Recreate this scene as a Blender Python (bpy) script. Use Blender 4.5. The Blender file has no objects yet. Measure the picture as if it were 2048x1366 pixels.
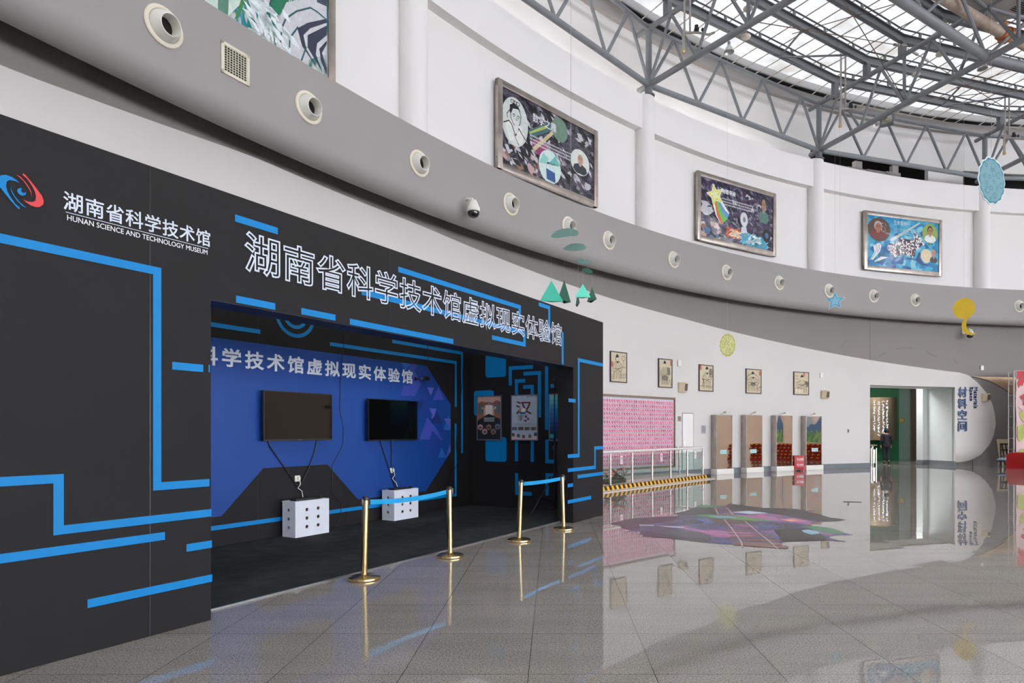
import bpy, bmesh, math, random
from mathutils import Vector, Matrix
random.seed(7)
SC = bpy.context.scene
COL = SC.collection
PI = math.pi
def rad(a): return math.radians(a)

# ------------------------------------------------------------------ camera
F, CX, CY, EYE = 1262.0, 1105.0, 862.0, 1.55     # survey of the photograph (2048 x 1366)
cam = bpy.data.cameras.new('camera')
cam.sensor_width = 36.0
cam.lens = F / 2048 * 36.0
cam.shift_x = -(CX - 1024) / 2048
cam.shift_y = (CY - 683) / 2048
cam.clip_start, cam.clip_end = 0.05, 300
camo = bpy.data.objects.new('camera', cam); COL.objects.link(camo)
camo.location = (0, 0, EYE); camo.rotation_euler = (rad(90), 0, 0)
SC.camera = camo
# ------------------------------------------------------------------ sky, exposure
wd = bpy.data.worlds.new('overcast_sky'); SC.world = wd; wd.use_nodes = True
bg = wd.node_tree.nodes['Background']
bg.inputs[0].default_value = (0.99, 0.973, 0.972, 1); bg.inputs[1].default_value = 6.0
vs = SC.view_settings
vs.view_transform = 'Standard'; vs.look = 'None'; vs.gamma = 1.0; vs.use_curve_mapping = False
vs.exposure = 1.74
SC.cycles.max_bounces = 10; SC.cycles.diffuse_bounces = 5; SC.cycles.glossy_bounces = 4
SC.cycles.transparent_max_bounces = 12; SC.cycles.transmission_bounces = 4
SC.cycles.use_denoising = True
SC.cycles.caustics_reflective = False; SC.cycles.caustics_refractive = False
SC.cycles.sample_clamp_indirect = 4.0

# ------------------------------------------------------------------ materials
def lin(c):
    c = c / 255.0
    return c / 12.92 if c <= 0.04045 else ((c + 0.055) / 1.055) ** 2.4
def rgb(h): return (lin(h[0]), lin(h[1]), lin(h[2]), 1.0)
MATS = {}
def mat(name, col, rough=0.6, metal=0.0, spec=0.5, var=0.06, scale=6.0, bump=0.0, bscale=60.0, coat=0.0):
    if name in MATS: return MATS[name]
    m = bpy.data.materials.new(name); m.use_nodes = True; MATS[name] = m
    nt = m.node_tree; p = nt.nodes['Principled BSDF']
    p.inputs['Roughness'].default_value = rough; p.inputs['Metallic'].default_value = metal
    p.inputs['Specular IOR Level'].default_value = spec
    if coat: p.inputs['Coat Weight'].default_value = coat
    tc = nt.nodes.new('ShaderNodeTexCoord')
    nz = nt.nodes.new('ShaderNodeTexNoise'); nz.inputs['Scale'].default_value = scale; nz.inputs['Detail'].default_value = 3
    nt.links.new(tc.outputs['Object'], nz.inputs['Vector'])
    rp = nt.nodes.new('ShaderNodeValToRGB'); c = rgb(col)
    rp.color_ramp.elements[0].position = 0.3; rp.color_ramp.elements[1].position = 0.7
    rp.color_ramp.elements[0].color = tuple(x * (1 - var) for x in c[:3]) + (1,)
    rp.color_ramp.elements[1].color = tuple(min(1, x * (1 + var)) for x in c[:3]) + (1,)
    nt.links.new(nz.outputs['Fac'], rp.inputs['Fac']); nt.links.new(rp.outputs['Color'], p.inputs['Base Color'])
    if bump:
        n2 = nt.nodes.new('ShaderNodeTexNoise'); n2.inputs['Scale'].default_value = bscale
        nt.links.new(tc.outputs['Object'], n2.inputs['Vector'])
        b = nt.nodes.new('ShaderNodeBump'); b.inputs['Strength'].default_value = bump; b.inputs['Distance'].default_value = 0.01
        nt.links.new(n2.outputs['Fac'], b.inputs['Height']); nt.links.new(b.outputs['Normal'], p.inputs['Normal'])
    return m
def emit(name, col, s):
    if name in MATS: return MATS[name]
    m = mat(name, col, 0.5); p = m.node_tree.nodes['Principled BSDF']
    p.inputs['Emission Color'].default_value = rgb(col); p.inputs['Emission Strength'].default_value = s
    return m
def ramp_mat(name, stops, scale=1.0, rough=0.3, detail=6, dist=1.5, kind='noise', stretch=(1, 1, 1), coat=0.3):
    """printed artwork: a noise field run through a colour ramp"""
    if name in MATS: return MATS[name]
    m = bpy.data.materials.new(name); m.use_nodes = True; MATS[name] = m
    nt = m.node_tree; p = nt.nodes['Principled BSDF']; p.inputs['Roughness'].default_value = rough
    p.inputs['Coat Weight'].default_value = coat; p.inputs['Coat Roughness'].default_value = 0.08
    tc = nt.nodes.new('ShaderNodeTexCoord'); mp = nt.nodes.new('ShaderNodeMapping')
    mp.inputs['Scale'].default_value = stretch
    nt.links.new(tc.outputs['Object'], mp.inputs['Vector'])
    if kind == 'noise':
        n = nt.nodes.new('ShaderNodeTexNoise'); n.inputs['Scale'].default_value = scale
        n.inputs['Detail'].default_value = detail; n.inputs['Distortion'].default_value = dist; out = n.outputs['Fac']
    else:
        n = nt.nodes.new('ShaderNodeTexWave'); n.inputs['Scale'].default_value = scale
        n.inputs['Distortion'].default_value = dist; n.inputs['Detail'].default_value = detail; out = n.outputs['Fac']
    nt.links.new(mp.outputs[0], n.inputs['Vector'])
    r = nt.nodes.new('ShaderNodeValToRGB'); nt.links.new(out, r.inputs['Fac'])
    e = r.color_ramp.elements
    while len(e) < len(stops): e.new(0.5)
    for i, (pos, c) in enumerate(stops): e[i].position = pos; e[i].color = rgb(c)
    nt.links.new(r.outputs['Color'], p.inputs['Base Color'])
    return m

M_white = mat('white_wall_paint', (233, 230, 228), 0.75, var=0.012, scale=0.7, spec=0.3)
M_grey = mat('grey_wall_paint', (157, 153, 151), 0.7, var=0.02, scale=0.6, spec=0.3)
M_white2 = mat('white_wall_paint_dimmed', (210, 206, 203), 0.75, var=0.012, scale=0.7, spec=0.3)  # upper white darkened in colour to offset the stronger light low down
M_greyw = mat('grey_wall_paint_shaded', (138, 132, 128), 0.7, var=0.03, scale=0.6, spec=0.3)  # band grey darkened: shade below the bulkhead is put into the colour
M_grey2 = mat('dark_grey_panel', (128, 126, 126), 0.6, var=0.02)
M_base = mat('grey_baseboard', (112, 116, 122), 0.5, var=0.04)
M_beige = mat('beige_wall', (196, 172, 150), 0.7, var=0.03, scale=0.5)
M_black = mat('black_print_fabric', (30, 28, 29), 0.65, var=0.04, scale=3, bump=0.03, bscale=400, spec=0.25)
M_blue = mat('cyan_blue_print', (3, 126, 194), 0.5, var=0.03, spec=0.25)
M_navy = mat('navy_board', (22, 30, 58), 0.5, var=0.05)
M_royal = mat('royal_blue_print', (17, 66, 142), 0.5, var=0.05, scale=1.2, spec=0.35)
M_letter = mat('pale_grey_lettering', (206, 214, 226), 0.5, var=0.02)
M_letterw = mat('white_lettering', (236, 238, 242), 0.5, var=0.02)
M_red = mat('emblem_red', (214, 52, 58), 0.5, var=0.02)
M_steel = mat('painted_grey_steel', (128, 131, 135), 0.5, var=0.06, scale=4)
M_steel2 = mat('painted_dark_steel', (108, 111, 115), 0.5, var=0.06, scale=4)
M_galv = mat('galvanised_pipe', (176, 172, 168), 0.4, var=0.08, metal=0.3)
M_inox = mat('brushed_stainless', (180, 170, 162), 0.34, metal=1.0, var=0.15, scale=3)
M_chrome = mat('polished_stainless', (205, 200, 196), 0.15, metal=1.0, var=0.05)
M_gold = mat('polished_brass', (196, 172, 122), 0.24, metal=1.0, var=0.06)
M_dgrey = mat('black_plastic', (26, 26, 28), 0.35, var=0.08)
M_rubber = mat('black_cable', (16, 16, 18), 0.5)
M_cream = mat('cream_plastic', (222, 214, 196), 0.45, var=0.03)
M_offw = mat('off_white_metal', (228, 226, 218), 0.4, var=0.02)
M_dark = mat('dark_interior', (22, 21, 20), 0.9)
M_carpet = mat('charcoal_carpet', (46, 50, 50), 0.95, var=0.22, scale=5, bump=0.4, bscale=500, spec=0.1)
M_alu = mat('aluminium_strip', (150, 152, 152), 0.35, metal=0.8)
M_pcwhite = mat('white_lacquer', (226, 230, 240), 0.4, var=0.02)
M_woodhole = mat('raw_board_edge', (120, 84, 58), 0.8)
M_wood = mat('brown_wood_frame', (128, 106, 92), 0.5, var=0.2, scale=14)
M_pink = mat('pink_plastic', (246, 168, 188), 0.5, var=0.05)
M_bluedot = mat('blue_plastic', (70, 130, 200), 0.4)
M_bblue = mat('pale_grey_board', (200, 202, 212), 0.6)
M_hazy = mat('hazard_yellow', (238, 176, 30), 0.6, var=0.05)
M_hazk = mat('hazard_black', (36, 34, 36), 0.6)
M_marble = mat('beige_stone_slab', (206, 200, 190), 0.3, var=0.05, scale=9)
M_redlac = mat('red_lacquer', (186, 26, 34), 0.4, var=0.04)
M_redcarpet = mat('red_carpet', (176, 22, 26), 0.9, var=0.1, scale=20, bump=0.3, bscale=300)
M_paper = mat('sepia_paper', (200, 186, 158), 0.7, var=0.05, scale=9)
M_ink = mat('ink_black', (34, 30, 30), 0.7)
M_inkgrey = mat('ink_grey', (120, 112, 100), 0.7)
M_seal = mat('seal_red', (178, 50, 40), 0.7)
M_frame = mat('dark_wood_frame', (46, 34, 34), 0.4)
M_skin = mat('skin', (214, 166, 140), 0.5, var=0.03)
M_hair = mat('black_hair', (24, 20, 20), 0.5, var=0.2, scale=60)
M_suit = mat('dark_navy_suit', (26, 28, 36), 0.8, var=0.1)
M_shoe = mat('black_leather', (14, 14, 15), 0.3)
M_teal = mat('pale_teal_wall', (120, 146, 140), 0.6, var=0.04)
M_green = mat('green_wall', (24, 104, 66), 0.5, var=0.08)
M_brown = mat('dark_brown_panel', (74, 64, 56), 0.5, var=0.05)
M_signblue = mat('deep_blue_sign', (36, 66, 112), 0.4, var=0.03)
M_bronze = mat('bronze_panel', (176, 152, 124), 0.35, metal=0.7, var=0.12, scale=2)

def glass_mat(name, col, alpha, rough=0.05):
    m = bpy.data.materials.new(name); m.use_nodes = True; nt = m.node_tree
    for n in list(nt.nodes):
        if n.type != 'OUTPUT_MATERIAL': nt.nodes.remove(n)
    out = [n for n in nt.nodes][0]
    t = nt.nodes.new('ShaderNodeBsdfTransparent'); t.inputs[0].default_value = rgb(col)
    g = nt.nodes.new('ShaderNodeBsdfGlossy'); g.inputs['Roughness'].default_value = rough
    fr = nt.nodes.new('ShaderNodeLayerWeight'); fr.inputs[0].default_value = 0.5
    pw = nt.nodes.new('ShaderNodeMath'); pw.operation = 'POWER'; pw.inputs[1].default_value = 5.0
    mx = nt.nodes.new('ShaderNodeMixShader'); ml = nt.nodes.new('ShaderNodeMath'); ml.operation = 'MULTIPLY_ADD'; ml.inputs[1].default_value = alpha; ml.inputs[2].default_value = 0.04
    nt.links.new(fr.outputs['Facing'], pw.inputs[0]); nt.links.new(pw.outputs[0], ml.inputs[0]); nt.links.new(ml.outputs[0], mx.inputs[0])
    nt.links.new(t.outputs[0], mx.inputs[1]); nt.links.new(g.outputs[0], mx.inputs[2]); nt.links.new(mx.outputs[0], out.inputs[0])
    return m
M_glass = glass_mat('clear_glass', (238, 246, 244), 0.8)
M_winglass = glass_mat('window_glass', (236, 239, 243), 0.6)

def skylight_mat():
    m = bpy.data.materials.new('dimmed_stained_skylight_glass'); m.use_nodes = True; nt = m.node_tree  # glass colour darkened to dim the sky seen through it; noise adds brown stains
    for n in list(nt.nodes):
        if n.type != 'OUTPUT_MATERIAL': nt.nodes.remove(n)
    out = list(nt.nodes)[0]
    tc = nt.nodes.new('ShaderNodeTexCoord')
    n1 = nt.nodes.new('ShaderNodeTexNoise'); n1.inputs['Scale'].default_value = 0.9; n1.inputs['Detail'].default_value = 5
    r1 = nt.nodes.new('ShaderNodeValToRGB')
    r1.color_ramp.elements[0].position = 0.34; r1.color_ramp.elements[0].color = (0.026, 0.0252, 0.023, 1)
    r1.color_ramp.elements[1].position = 0.52; r1.color_ramp.elements[1].color = (0.044, 0.0475, 0.0505, 1)
    nt.links.new(tc.outputs['Object'], n1.inputs['Vector']); nt.links.new(n1.outputs['Fac'], r1.inputs['Fac'])
    t = nt.nodes.new('ShaderNodeBsdfTransparent'); nt.links.new(r1.outputs['Color'], t.inputs[0])
    d = nt.nodes.new('ShaderNodeBsdfTranslucent'); d.inputs[0].default_value = (0.075, 0.076, 0.078, 1)
    mx = nt.nodes.new('ShaderNodeMixShader'); mx.inputs[0].default_value = 0.25
    nt.links.new(t.outputs[0], mx.inputs[1]); nt.links.new(d.outputs[0], mx.inputs[2]); nt.links.new(mx.outputs[0], out.inputs[0])
    return m
M_sky = skylight_mat()
M_dome = glass_mat('added_ring_glass', (246, 249, 252), 0.5)

def floor_mat():
    m = bpy.data.materials.new('polished_granite_tiles'); m.use_nodes = True; nt = m.node_tree
    p = nt.nodes['Principled BSDF']; L = nt.links
    tc = nt.nodes.new('ShaderNodeTexCoord')
    T = 0.804
    mp = nt.nodes.new('ShaderNodeMapping'); mp.vector_type = 'POINT'
    mp.inputs['Scale'].default_value = (1 / T, 1 / T, 1)
    mp.inputs['Location'].default_value = (-1.455 / T, -4.822 / T, 0)
    L.new(tc.outputs['Object'], mp.inputs['Vector'])
    sx = nt.nodes.new('ShaderNodeSeparateXYZ'); L.new(mp.outputs[0], sx.inputs[0])
    def math_(op, a, b=None):
        n = nt.nodes.new('ShaderNodeMath'); n.operation = op
        for i, q in enumerate((a, b)):
            if q is None: continue
            if isinstance(q, (int, float)): n.inputs[i].default_value = q
            else: L.new(q, n.inputs[i])
        return n.outputs[0]
    def joint(o):
        f = math_('FRACT', o); d = math_('ABSOLUTE', math_('SUBTRACT', f, 0.5))
        return math_('GREATER_THAN', d, 0.5 - 0.0026)
    j = math_('MAXIMUM', joint(sx.outputs[0]), joint(sx.outputs[1]))
    fl = nt.nodes.new('ShaderNodeVectorMath'); fl.operation = 'FLOOR'; L.new(mp.outputs[0], fl.inputs[0])
    wn = nt.nodes.new('ShaderNodeTexWhiteNoise'); L.new(fl.outputs[0], wn.inputs['Vector'])
    n1 = nt.nodes.new('ShaderNodeTexNoise'); n1.inputs['Scale'].default_value = 90; n1.inputs['Detail'].default_value = 4
    n1.inputs['Roughness'].default_value = 0.75
    L.new(tc.outputs['Object'], n1.inputs['Vector'])
    r1 = nt.nodes.new('ShaderNodeValToRGB'); e = r1.color_ramp.elements
    e[0].position = 0.36; e[0].color = rgb((44, 42, 39)); e[1].position = 0.46; e[1].color = rgb((136, 131, 125))
    q = e.new(0.62); q.color = rgb((164, 158, 151))
    L.new(n1.outputs['Fac'], r1.inputs['Fac'])
    n2 = nt.nodes.new('ShaderNodeTexNoise'); n2.inputs['Scale'].default_value = 1.6; n2.inputs['Detail'].default_value = 4
    mp2 = nt.nodes.new('ShaderNodeMapping'); mp2.inputs['Scale'].default_value = (0.6, 2.4, 1)
    L.new(tc.outputs['Object'], mp2.inputs[0]); L.new(mp2.outputs[0], n2.inputs['Vector'])
    v = math_('ADD', math_('MULTIPLY', n2.outputs['Fac'], 0.34), math_('MULTIPLY', wn.outputs['Value'], 0.10))
    v = math_('ADD', v, 0.80)
    mul = nt.nodes.new('ShaderNodeVectorMath'); mul.operation = 'SCALE'
    L.new(r1.outputs['Color'], mul.inputs[0]); L.new(v, mul.inputs['Scale'])
    mx = nt.nodes.new('ShaderNodeMix'); mx.data_type = 'RGBA'; L.new(j, mx.inputs[0])
    L.new(mul.outputs[0], mx.inputs[6]); mx.inputs[7].default_value = rgb((60, 55, 50))
    L.new(mx.outputs[2], p.inputs['Base Color'])
    p.inputs['Roughness'].default_value = 0.012
    p.inputs['IOR'].default_value = 1.5
    # each slab lies a hair out of level
    wn2 = nt.nodes.new('ShaderNodeTexWhiteNoise'); wn2.noise_dimensions = '3D'; L.new(fl.outputs[0], wn2.inputs['Vector'])
    sub = nt.nodes.new('ShaderNodeVectorMath'); sub.operation = 'SUBTRACT'; L.new(wn2.outputs['Color'], sub.inputs[0]); sub.inputs[1].default_value = (0.5, 0.5, 0.5)
    sc = nt.nodes.new('ShaderNodeVectorMath'); sc.operation = 'MULTIPLY'; L.new(sub.outputs[0], sc.inputs[0]); sc.inputs[1].default_value = (0.004, 0.004, 0)
    ge = nt.nodes.new('ShaderNodeNewGeometry')
    ad = nt.nodes.new('ShaderNodeVectorMath'); ad.operation = 'ADD'; L.new(ge.outputs['Normal'], ad.inputs[0]); L.new(sc.outputs[0], ad.inputs[1])
    nm = nt.nodes.new('ShaderNodeVectorMath'); nm.operation = 'NORMALIZE'; L.new(ad.outputs[0], nm.inputs[0])
    L.new(nm.outputs[0], p.inputs['Normal'])
    return m
M_floor = floor_mat()

# ------------------------------------------------------------------ helpers
class MB:
    """collects shapes for ONE mesh object"""
    def __init__(s): s.v, s.f, s.m, s.mats = [], [], [], []
    def mi(s, m):
        if m not in s.mats: s.mats.append(m)
        return s.mats.index(m)
    def face(s, pts, m):
        b = len(s.v); s.v += [Vector(p) for p in pts]; s.f.append(list(range(b, b + len(pts)))); s.m.append(s.mi(m)); return s
    def mesh(s, verts, faces, m):
        b = len(s.v); s.v += [Vector(p) for p in verts]; k = s.mi(m)
        for f in faces: s.f.append([b + i for i in f]); s.m.append(k)
        return s
    def box(s, x0, x1, y0, y1, z0, z1, m, T=None):
        P = [Vector((x, y, z)) for z in (z0, z1) for (x, y) in ((x0, y0), (x1, y0), (x1, y1), (x0, y1))]
        if T is not None: P = [T @ p for p in P]
        return s.mesh(P, [(3, 2, 1, 0), (4, 5, 6, 7), (0, 1, 5, 4), (1, 2, 6, 5), (2, 3, 7, 6), (3, 0, 4, 7)], m)
    def bbox(s, x0, x1, y0, y1, z0, z1, m, b=0.01, T=None):
        """box with chamfered edges"""
        bm = bmesh.new(); bmesh.ops.create_cube(bm, size=1)
        for v in bm.verts: v.co = Vector(((x0 + x1) / 2 + v.co.x * (x1 - x0), (y0 + y1) / 2 + v.co.y * (y1 - y0), (z0 + z1) / 2 + v.co.z * (z1 - z0)))
        bmesh.ops.bevel(bm, geom=bm.edges[:], offset=b, segments=2, affect='EDGES', profile=0.6)
        return s.bm(bm, m, T)
    def bm(s, bm, m, T=None):
        bm.verts.index_update()
        vs_ = [T @ v.co if T is not None else v.co.copy() for v in bm.verts]
        s.mesh(vs_, [[v.index for v in f.verts] for f in bm.faces], m); bm.free(); return s
    def tube(s, p0, p1, r, m, n=10, r1=None, cap=True):
        return s.sweep([p0, p1], [r, r if r1 is None else r1], m, n, cap)
    def sweep(s, pts, r, m, n=8, cap=True):
        pts = [Vector(p) for p in pts]
        if not isinstance(r, (list, tuple)): r = [r] * len(pts)
        V, Fc = [], []; up = None
        for i, p in enumerate(pts):
            d = (pts[min(i + 1, len(pts) - 1)] - pts[max(i - 1, 0)])
            if d.length < 1e-9: d = Vector((0, 0, 1))
            d.normalize()
            if up is None: up = d.orthogonal().normalized()
            up = (up - d * up.dot(d))
            if up.length < 1e-6: up = d.orthogonal()
            up.normalize(); w = d.cross(up)
            for k in range(n):
                a = 2 * PI * k / n; V.append(p + (up * math.cos(a) + w * math.sin(a)) * r[i])
        for i in range(len(pts) - 1):
            for k in range(n):
                a, b = i * n + k, i * n + (k + 1) % n
                Fc.append((a, b, b + n, a + n))
        if cap: Fc.append(tuple(reversed(range(n)))); Fc.append(tuple(range((len(pts) - 1) * n, len(pts) * n)))
        return s.mesh(V, Fc, m)
    def lathe(s, prof, m, n=24, T=None, close=False):
        """profile of (radius, height) turned about local z"""
        V, Fc = [], []
        for (r, h) in prof:
            for k in range(n):
                a = 2 * PI * k / n; p = Vector((r * math.cos(a), r * math.sin(a), h)); V.append(T @ p if T is not None else p)
        L = len(prof)
        for i in range(L - 1):
            for k in range(n):
                a, b = i * n + k, i * n + (k + 1) % n; Fc.append((a, b, b + n, a + n))
        if prof[0][0] > 1e-5 and not close: Fc.append(tuple(reversed(range(n))))
        if prof[-1][0] > 1e-5 and not close: Fc.append(tuple(range((L - 1) * n, L * n)))
        return s.mesh(V, Fc, m)
    def prism(s, poly, y0, y1, m):
        """polygon in local x,z pushed from y0 (front) to y1 (back)"""
        n = len(poly)
        a = sum(poly[i][0] * poly[(i + 1) % n][1] - poly[(i + 1) % n][0] * poly[i][1] for i in range(n))
        if a < 0: poly = poly[::-1]
        V = [(x, y0, z) for x, z in poly] + [(x, y1, z) for x, z in poly]
        Fc = [tuple(range(n)), tuple(reversed(range(n, 2 * n)))] + [((i + 1) % n, i, n + i, n + (i + 1) % n) for i in range(n)]
        return s.mesh(V, Fc, m)
    def flat(s, poly, y, m):
        n = len(poly)
        a = sum(poly[i][0] * poly[(i + 1) % n][1] - poly[(i + 1) % n][0] * poly[i][1] for i in range(n))
        if a < 0: poly = poly[::-1]
        return s.face([(x, y, z) for x, z in poly], m)
    def line(s, pts, w, y, m, closed=False):
        """flat mitred stroke in the local x,z plane"""
        P = [Vector((p[0], p[1])) for p in pts]; n = len(P); Lf, Rt = [], []
        for i in range(n):
            a = P[i - 1] if (i > 0 or closed) else None; b = P[(i + 1) % n] if (i < n - 1 or closed) else None
            d0 = (P[i] - a).normalized() if a is not None and (P[i] - a).length > 1e-9 else None
            d1 = (b - P[i]).normalized() if b is not None and (b - P[i]).length > 1e-9 else None
            if d0 is None: d0 = d1
            if d1 is None: d1 = d0
            if d0 is None: d0 = d1 = Vector((1, 0))
            n0 = Vector((-d0.y, d0.x)); n1 = Vector((-d1.y, d1.x)); mm = n0 + n1
            if mm.length < 0.2: mm = n0
            mm.normalize(); k = w / 2 / max(0.45, mm.dot(n0))
            Lf.append(P[i] + mm * k); Rt.append(P[i] - mm * k)
        for i in range(n if closed else n - 1):
            j = (i + 1) % n
            s.face([(Rt[i].x, y, Rt[i].y), (Rt[j].x, y, Rt[j].y), (Lf[j].x, y, Lf[j].y), (Lf[i].x, y, Lf[i].y)], m)
        return s
    def disc(s, cx, cz, rx, rz, y, m, n=28, a0=0):
        return s.flat([(cx + rx * math.cos(a0 + 2 * PI * i / n), cz + rz * math.sin(a0 + 2 * PI * i / n)) for i in range(n)], y, m)
    def build(s, name, parent=None, smooth=True, M=None):
        me = bpy.data.meshes.new(name)
        V = s.v
        if M is not None: V = [M @ v for v in V]
        me.from_pydata([tuple(v) for v in V], [], s.f)
        for m in s.mats: me.materials.append(m)
        me.polygons.foreach_set('material_index', s.m)
        if smooth:
            me.polygons.foreach_set('use_smooth', [True] * len(s.f))
            bm = bmesh.new(); bm.from_mesh(me); bmesh.ops.remove_doubles(bm, verts=bm.verts[:], dist=1e-5); bm.to_mesh(me); bm.free()
            me.set_sharp_from_angle(angle=rad(38))
        me.update()
        o = bpy.data.objects.new(name, me); COL.objects.link(o)
        if parent is not None: o.parent = parent
        return o

def tag(o, label, cat, group=None, kind=None):
    if label: o['label'] = label
    if cat: o['category'] = cat
    if group: o['group'] = group
    if kind: o['kind'] = kind
    return o
def thing(name, label, cat, M=None, group=None):
    o = bpy.data.objects.new(name, None); COL.objects.link(o)
    o.empty_display_size = 0.2
    if M is not None: o.matrix_world = M
    return tag(o, label, cat, group)
def struct(o): o['kind'] = 'structure'; return o
def clone(root, M, label, group=None):
    """a copy of a thing with its parts and their sub-parts"""
    r = root.copy(); COL.objects.link(r); r.matrix_world = M; r['label'] = label
    if group: r['group'] = group
    for ch in list(root.children):
        c = ch.copy(); COL.objects.link(c); c.parent = r
        for g in list(ch.children):
            d = g.copy(); COL.objects.link(d); d.parent = c
    return r

_tc = {}
def glyphs(text, bold=0.0, outline=0.0, spacing=1.0, ext=0.0, res=3):
    """outline > 0: hollow letters; bold > 0 on solid letters: the strokes are thickened all round"""
    key = (text, bold, outline, spacing, ext)
    if key in _tc: return _tc[key]
    def one(offset, stroke):
        c = bpy.data.curves.new('lettering', 'FONT'); c.body = text; c.resolution_u = res; c.space_character = spacing
        c.offset = offset; c.extrude = ext
        if stroke: c.fill_mode = 'NONE'; c.bevel_depth = stroke; c.bevel_resolution = 0
        o = bpy.data.objects.new('lettering', c); COL.objects.link(o)
        dg = bpy.context.evaluated_depsgraph_get(); ev = o.evaluated_get(dg); me = ev.to_mesh()
        V = [v.co.copy() for v in me.vertices]; Fc = [list(p.vertices) for p in me.polygons]
        ev.to_mesh_clear(); bpy.data.objects.remove(o); bpy.data.curves.remove(c)
        return V, Fc
    if outline:
        V, Fc = one(bold, outline)
        for v in V: v.z *= 0.02
    else:
        V, Fc = one(0.0, 0.0)
        if bold:
            V2, F2 = one(0.0, bold); k = len(V)
            for v in V2: v.z = ext + v.z * 0.02 if v.z >= 0 else v.z - ext
            V += V2; Fc += [[i + k for i in f] for f in F2]
    _tc[key] = (V, Fc); return _tc[key]
def lettering(mb, text, x0, x1, z0, z1, y, m, bold=0.0, outline=0.0, spacing=1.0, rot=False, ext=0.0):
    """fit a line of writing into a rectangle of the local x,z plane; rot turns it a quarter clockwise"""
    V, Fc = glyphs(text, bold, outline, spacing, ext)
    a0, a1 = min(v.x for v in V), max(v.x for v in V); b0, b1 = min(v.y for v in V), max(v.y for v in V)
    out = []
    for v in V:
        s = (v.x - a0) / (a1 - a0); t = (v.y - b0) / (b1 - b0)
        if rot: px, pz = x0 + (x1 - x0) * t, z1 + (z0 - z1) * s
        else: px, pz = x0 + (x1 - x0) * s, z0 + (z1 - z0) * t
        out.append((px, y - v.z * 0.3, pz))
    mb.mesh(out, Fc, m)

# ------------------------------------------------------------------ survey frames
C0 = Vector((26.115, -6.636))          # centre of the round hall
RV, RW, RU = 34.9, 35.7, 36.2          # bulkhead face, lower wall, recessed upper wall
def rayhit(u, R):
    d = Vector(((u - CX) / F, 1.0)); a = d.dot(d); b = -2 * d.dot(C0); c = C0.dot(C0) - R * R
    return d * ((-b + math.sqrt(b * b - 4 * a * c)) / (2 * a))
def theta(u, R):
    p = rayhit(u, R) - C0; return math.degrees(math.atan2(p.y, p.x))
def zat(v, depth): return EYE + (CY - v) / F * depth
def pol(th, r): return Vector((C0.x + r * math.cos(rad(th)), C0.y + r * math.sin(rad(th))))
def wallM(th, R, z=0.0):
    p = pol(th, R); return Matrix.Translation((p.x, p.y, z)) @ Matrix.Rotation(rad(th - 90), 4, 'Z')
def planeM(p, rotz, z=0.0): return Matrix.Translation((p[0], p[1], z)) @ Matrix.Rotation(rotz, 4, 'Z')
class Frame:
    """a vertical plane standing in the hall: local x runs right, y away from the viewer, z up"""
    def __init__(s, M): s.M = M; s.I = M.inverted()
    def px(s, u, v, y=0.0):
        o = s.I @ Vector((0, 0, EYE)); d = s.I.to_3x3() @ Vector(((u - CX) / F, 1.0, (CY - v) / F))
        t = (y - o.y) / d.y; p = o + d * t; return (p.x, p.z)
def chord(u0, u1, R):
    a, b = rayhit(u0, R), rayhit(u1, R); mid = (a + b) / 2; d = b - a
    return Frame(planeM(mid, math.atan2(d.y, d.x))), d.length
def floor_pt(u, v, z=0.0):
    y = F * (EYE - z) / (v - CY); return Vector(((u - CX) / F * y, y, z))
def at_depth(u, v, y): return Vector(((u - CX) / F * y, y, zat(v, y)))

# ================================================================== THE SETTING
mb = MB(); mb.face([(-12, -46, 0), (66, -46, 0), (66, 44, 0), (-12, 44, 0)], M_floor)
struct(mb.build('floor', smooth=False))

def arc(mb, th0, th1, r0, r1, zlo, zhi, m, step=0.5, caps=True):
    """curved slab between radii r0 (room side) and r1; zlo/zhi numbers or functions of the angle"""
    fl = zlo if callable(zlo) else (lambda t: zlo); fh = zhi if callable(zhi) else (lambda t: zhi)
    n = max(1, int(abs(th1 - th0) / step + 0.5)); V, Fc = [], []
    for i in range(n + 1):
        t = th0 + (th1 - th0) * i / n; a, b = pol(t, r0), pol(t, r1); l, h = fl(t), fh(t)
        V += [(a.x, a.y, l), (a.x, a.y, h), (b.x, b.y, h), (b.x, b.y, l)]
    for i in range(n):
        k = i * 4
        for j in range(4): Fc.append((k + j, k + (j + 1) % 4, k + 4 + (j + 1) % 4, k + 4 + j))
    if caps: Fc.append((3, 2, 1, 0)); e = n * 4; Fc.append((e, e + 1, e + 2, e + 3))
    mb.mesh(V, Fc, m)

TH_L, TH_R = 200.0, 78.0
thD0 = theta(1740, RW); thD1 = theta(1910, RW)           # doorway
Z_DOOR = zat(770, rayhit(1740, RW).y)
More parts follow.
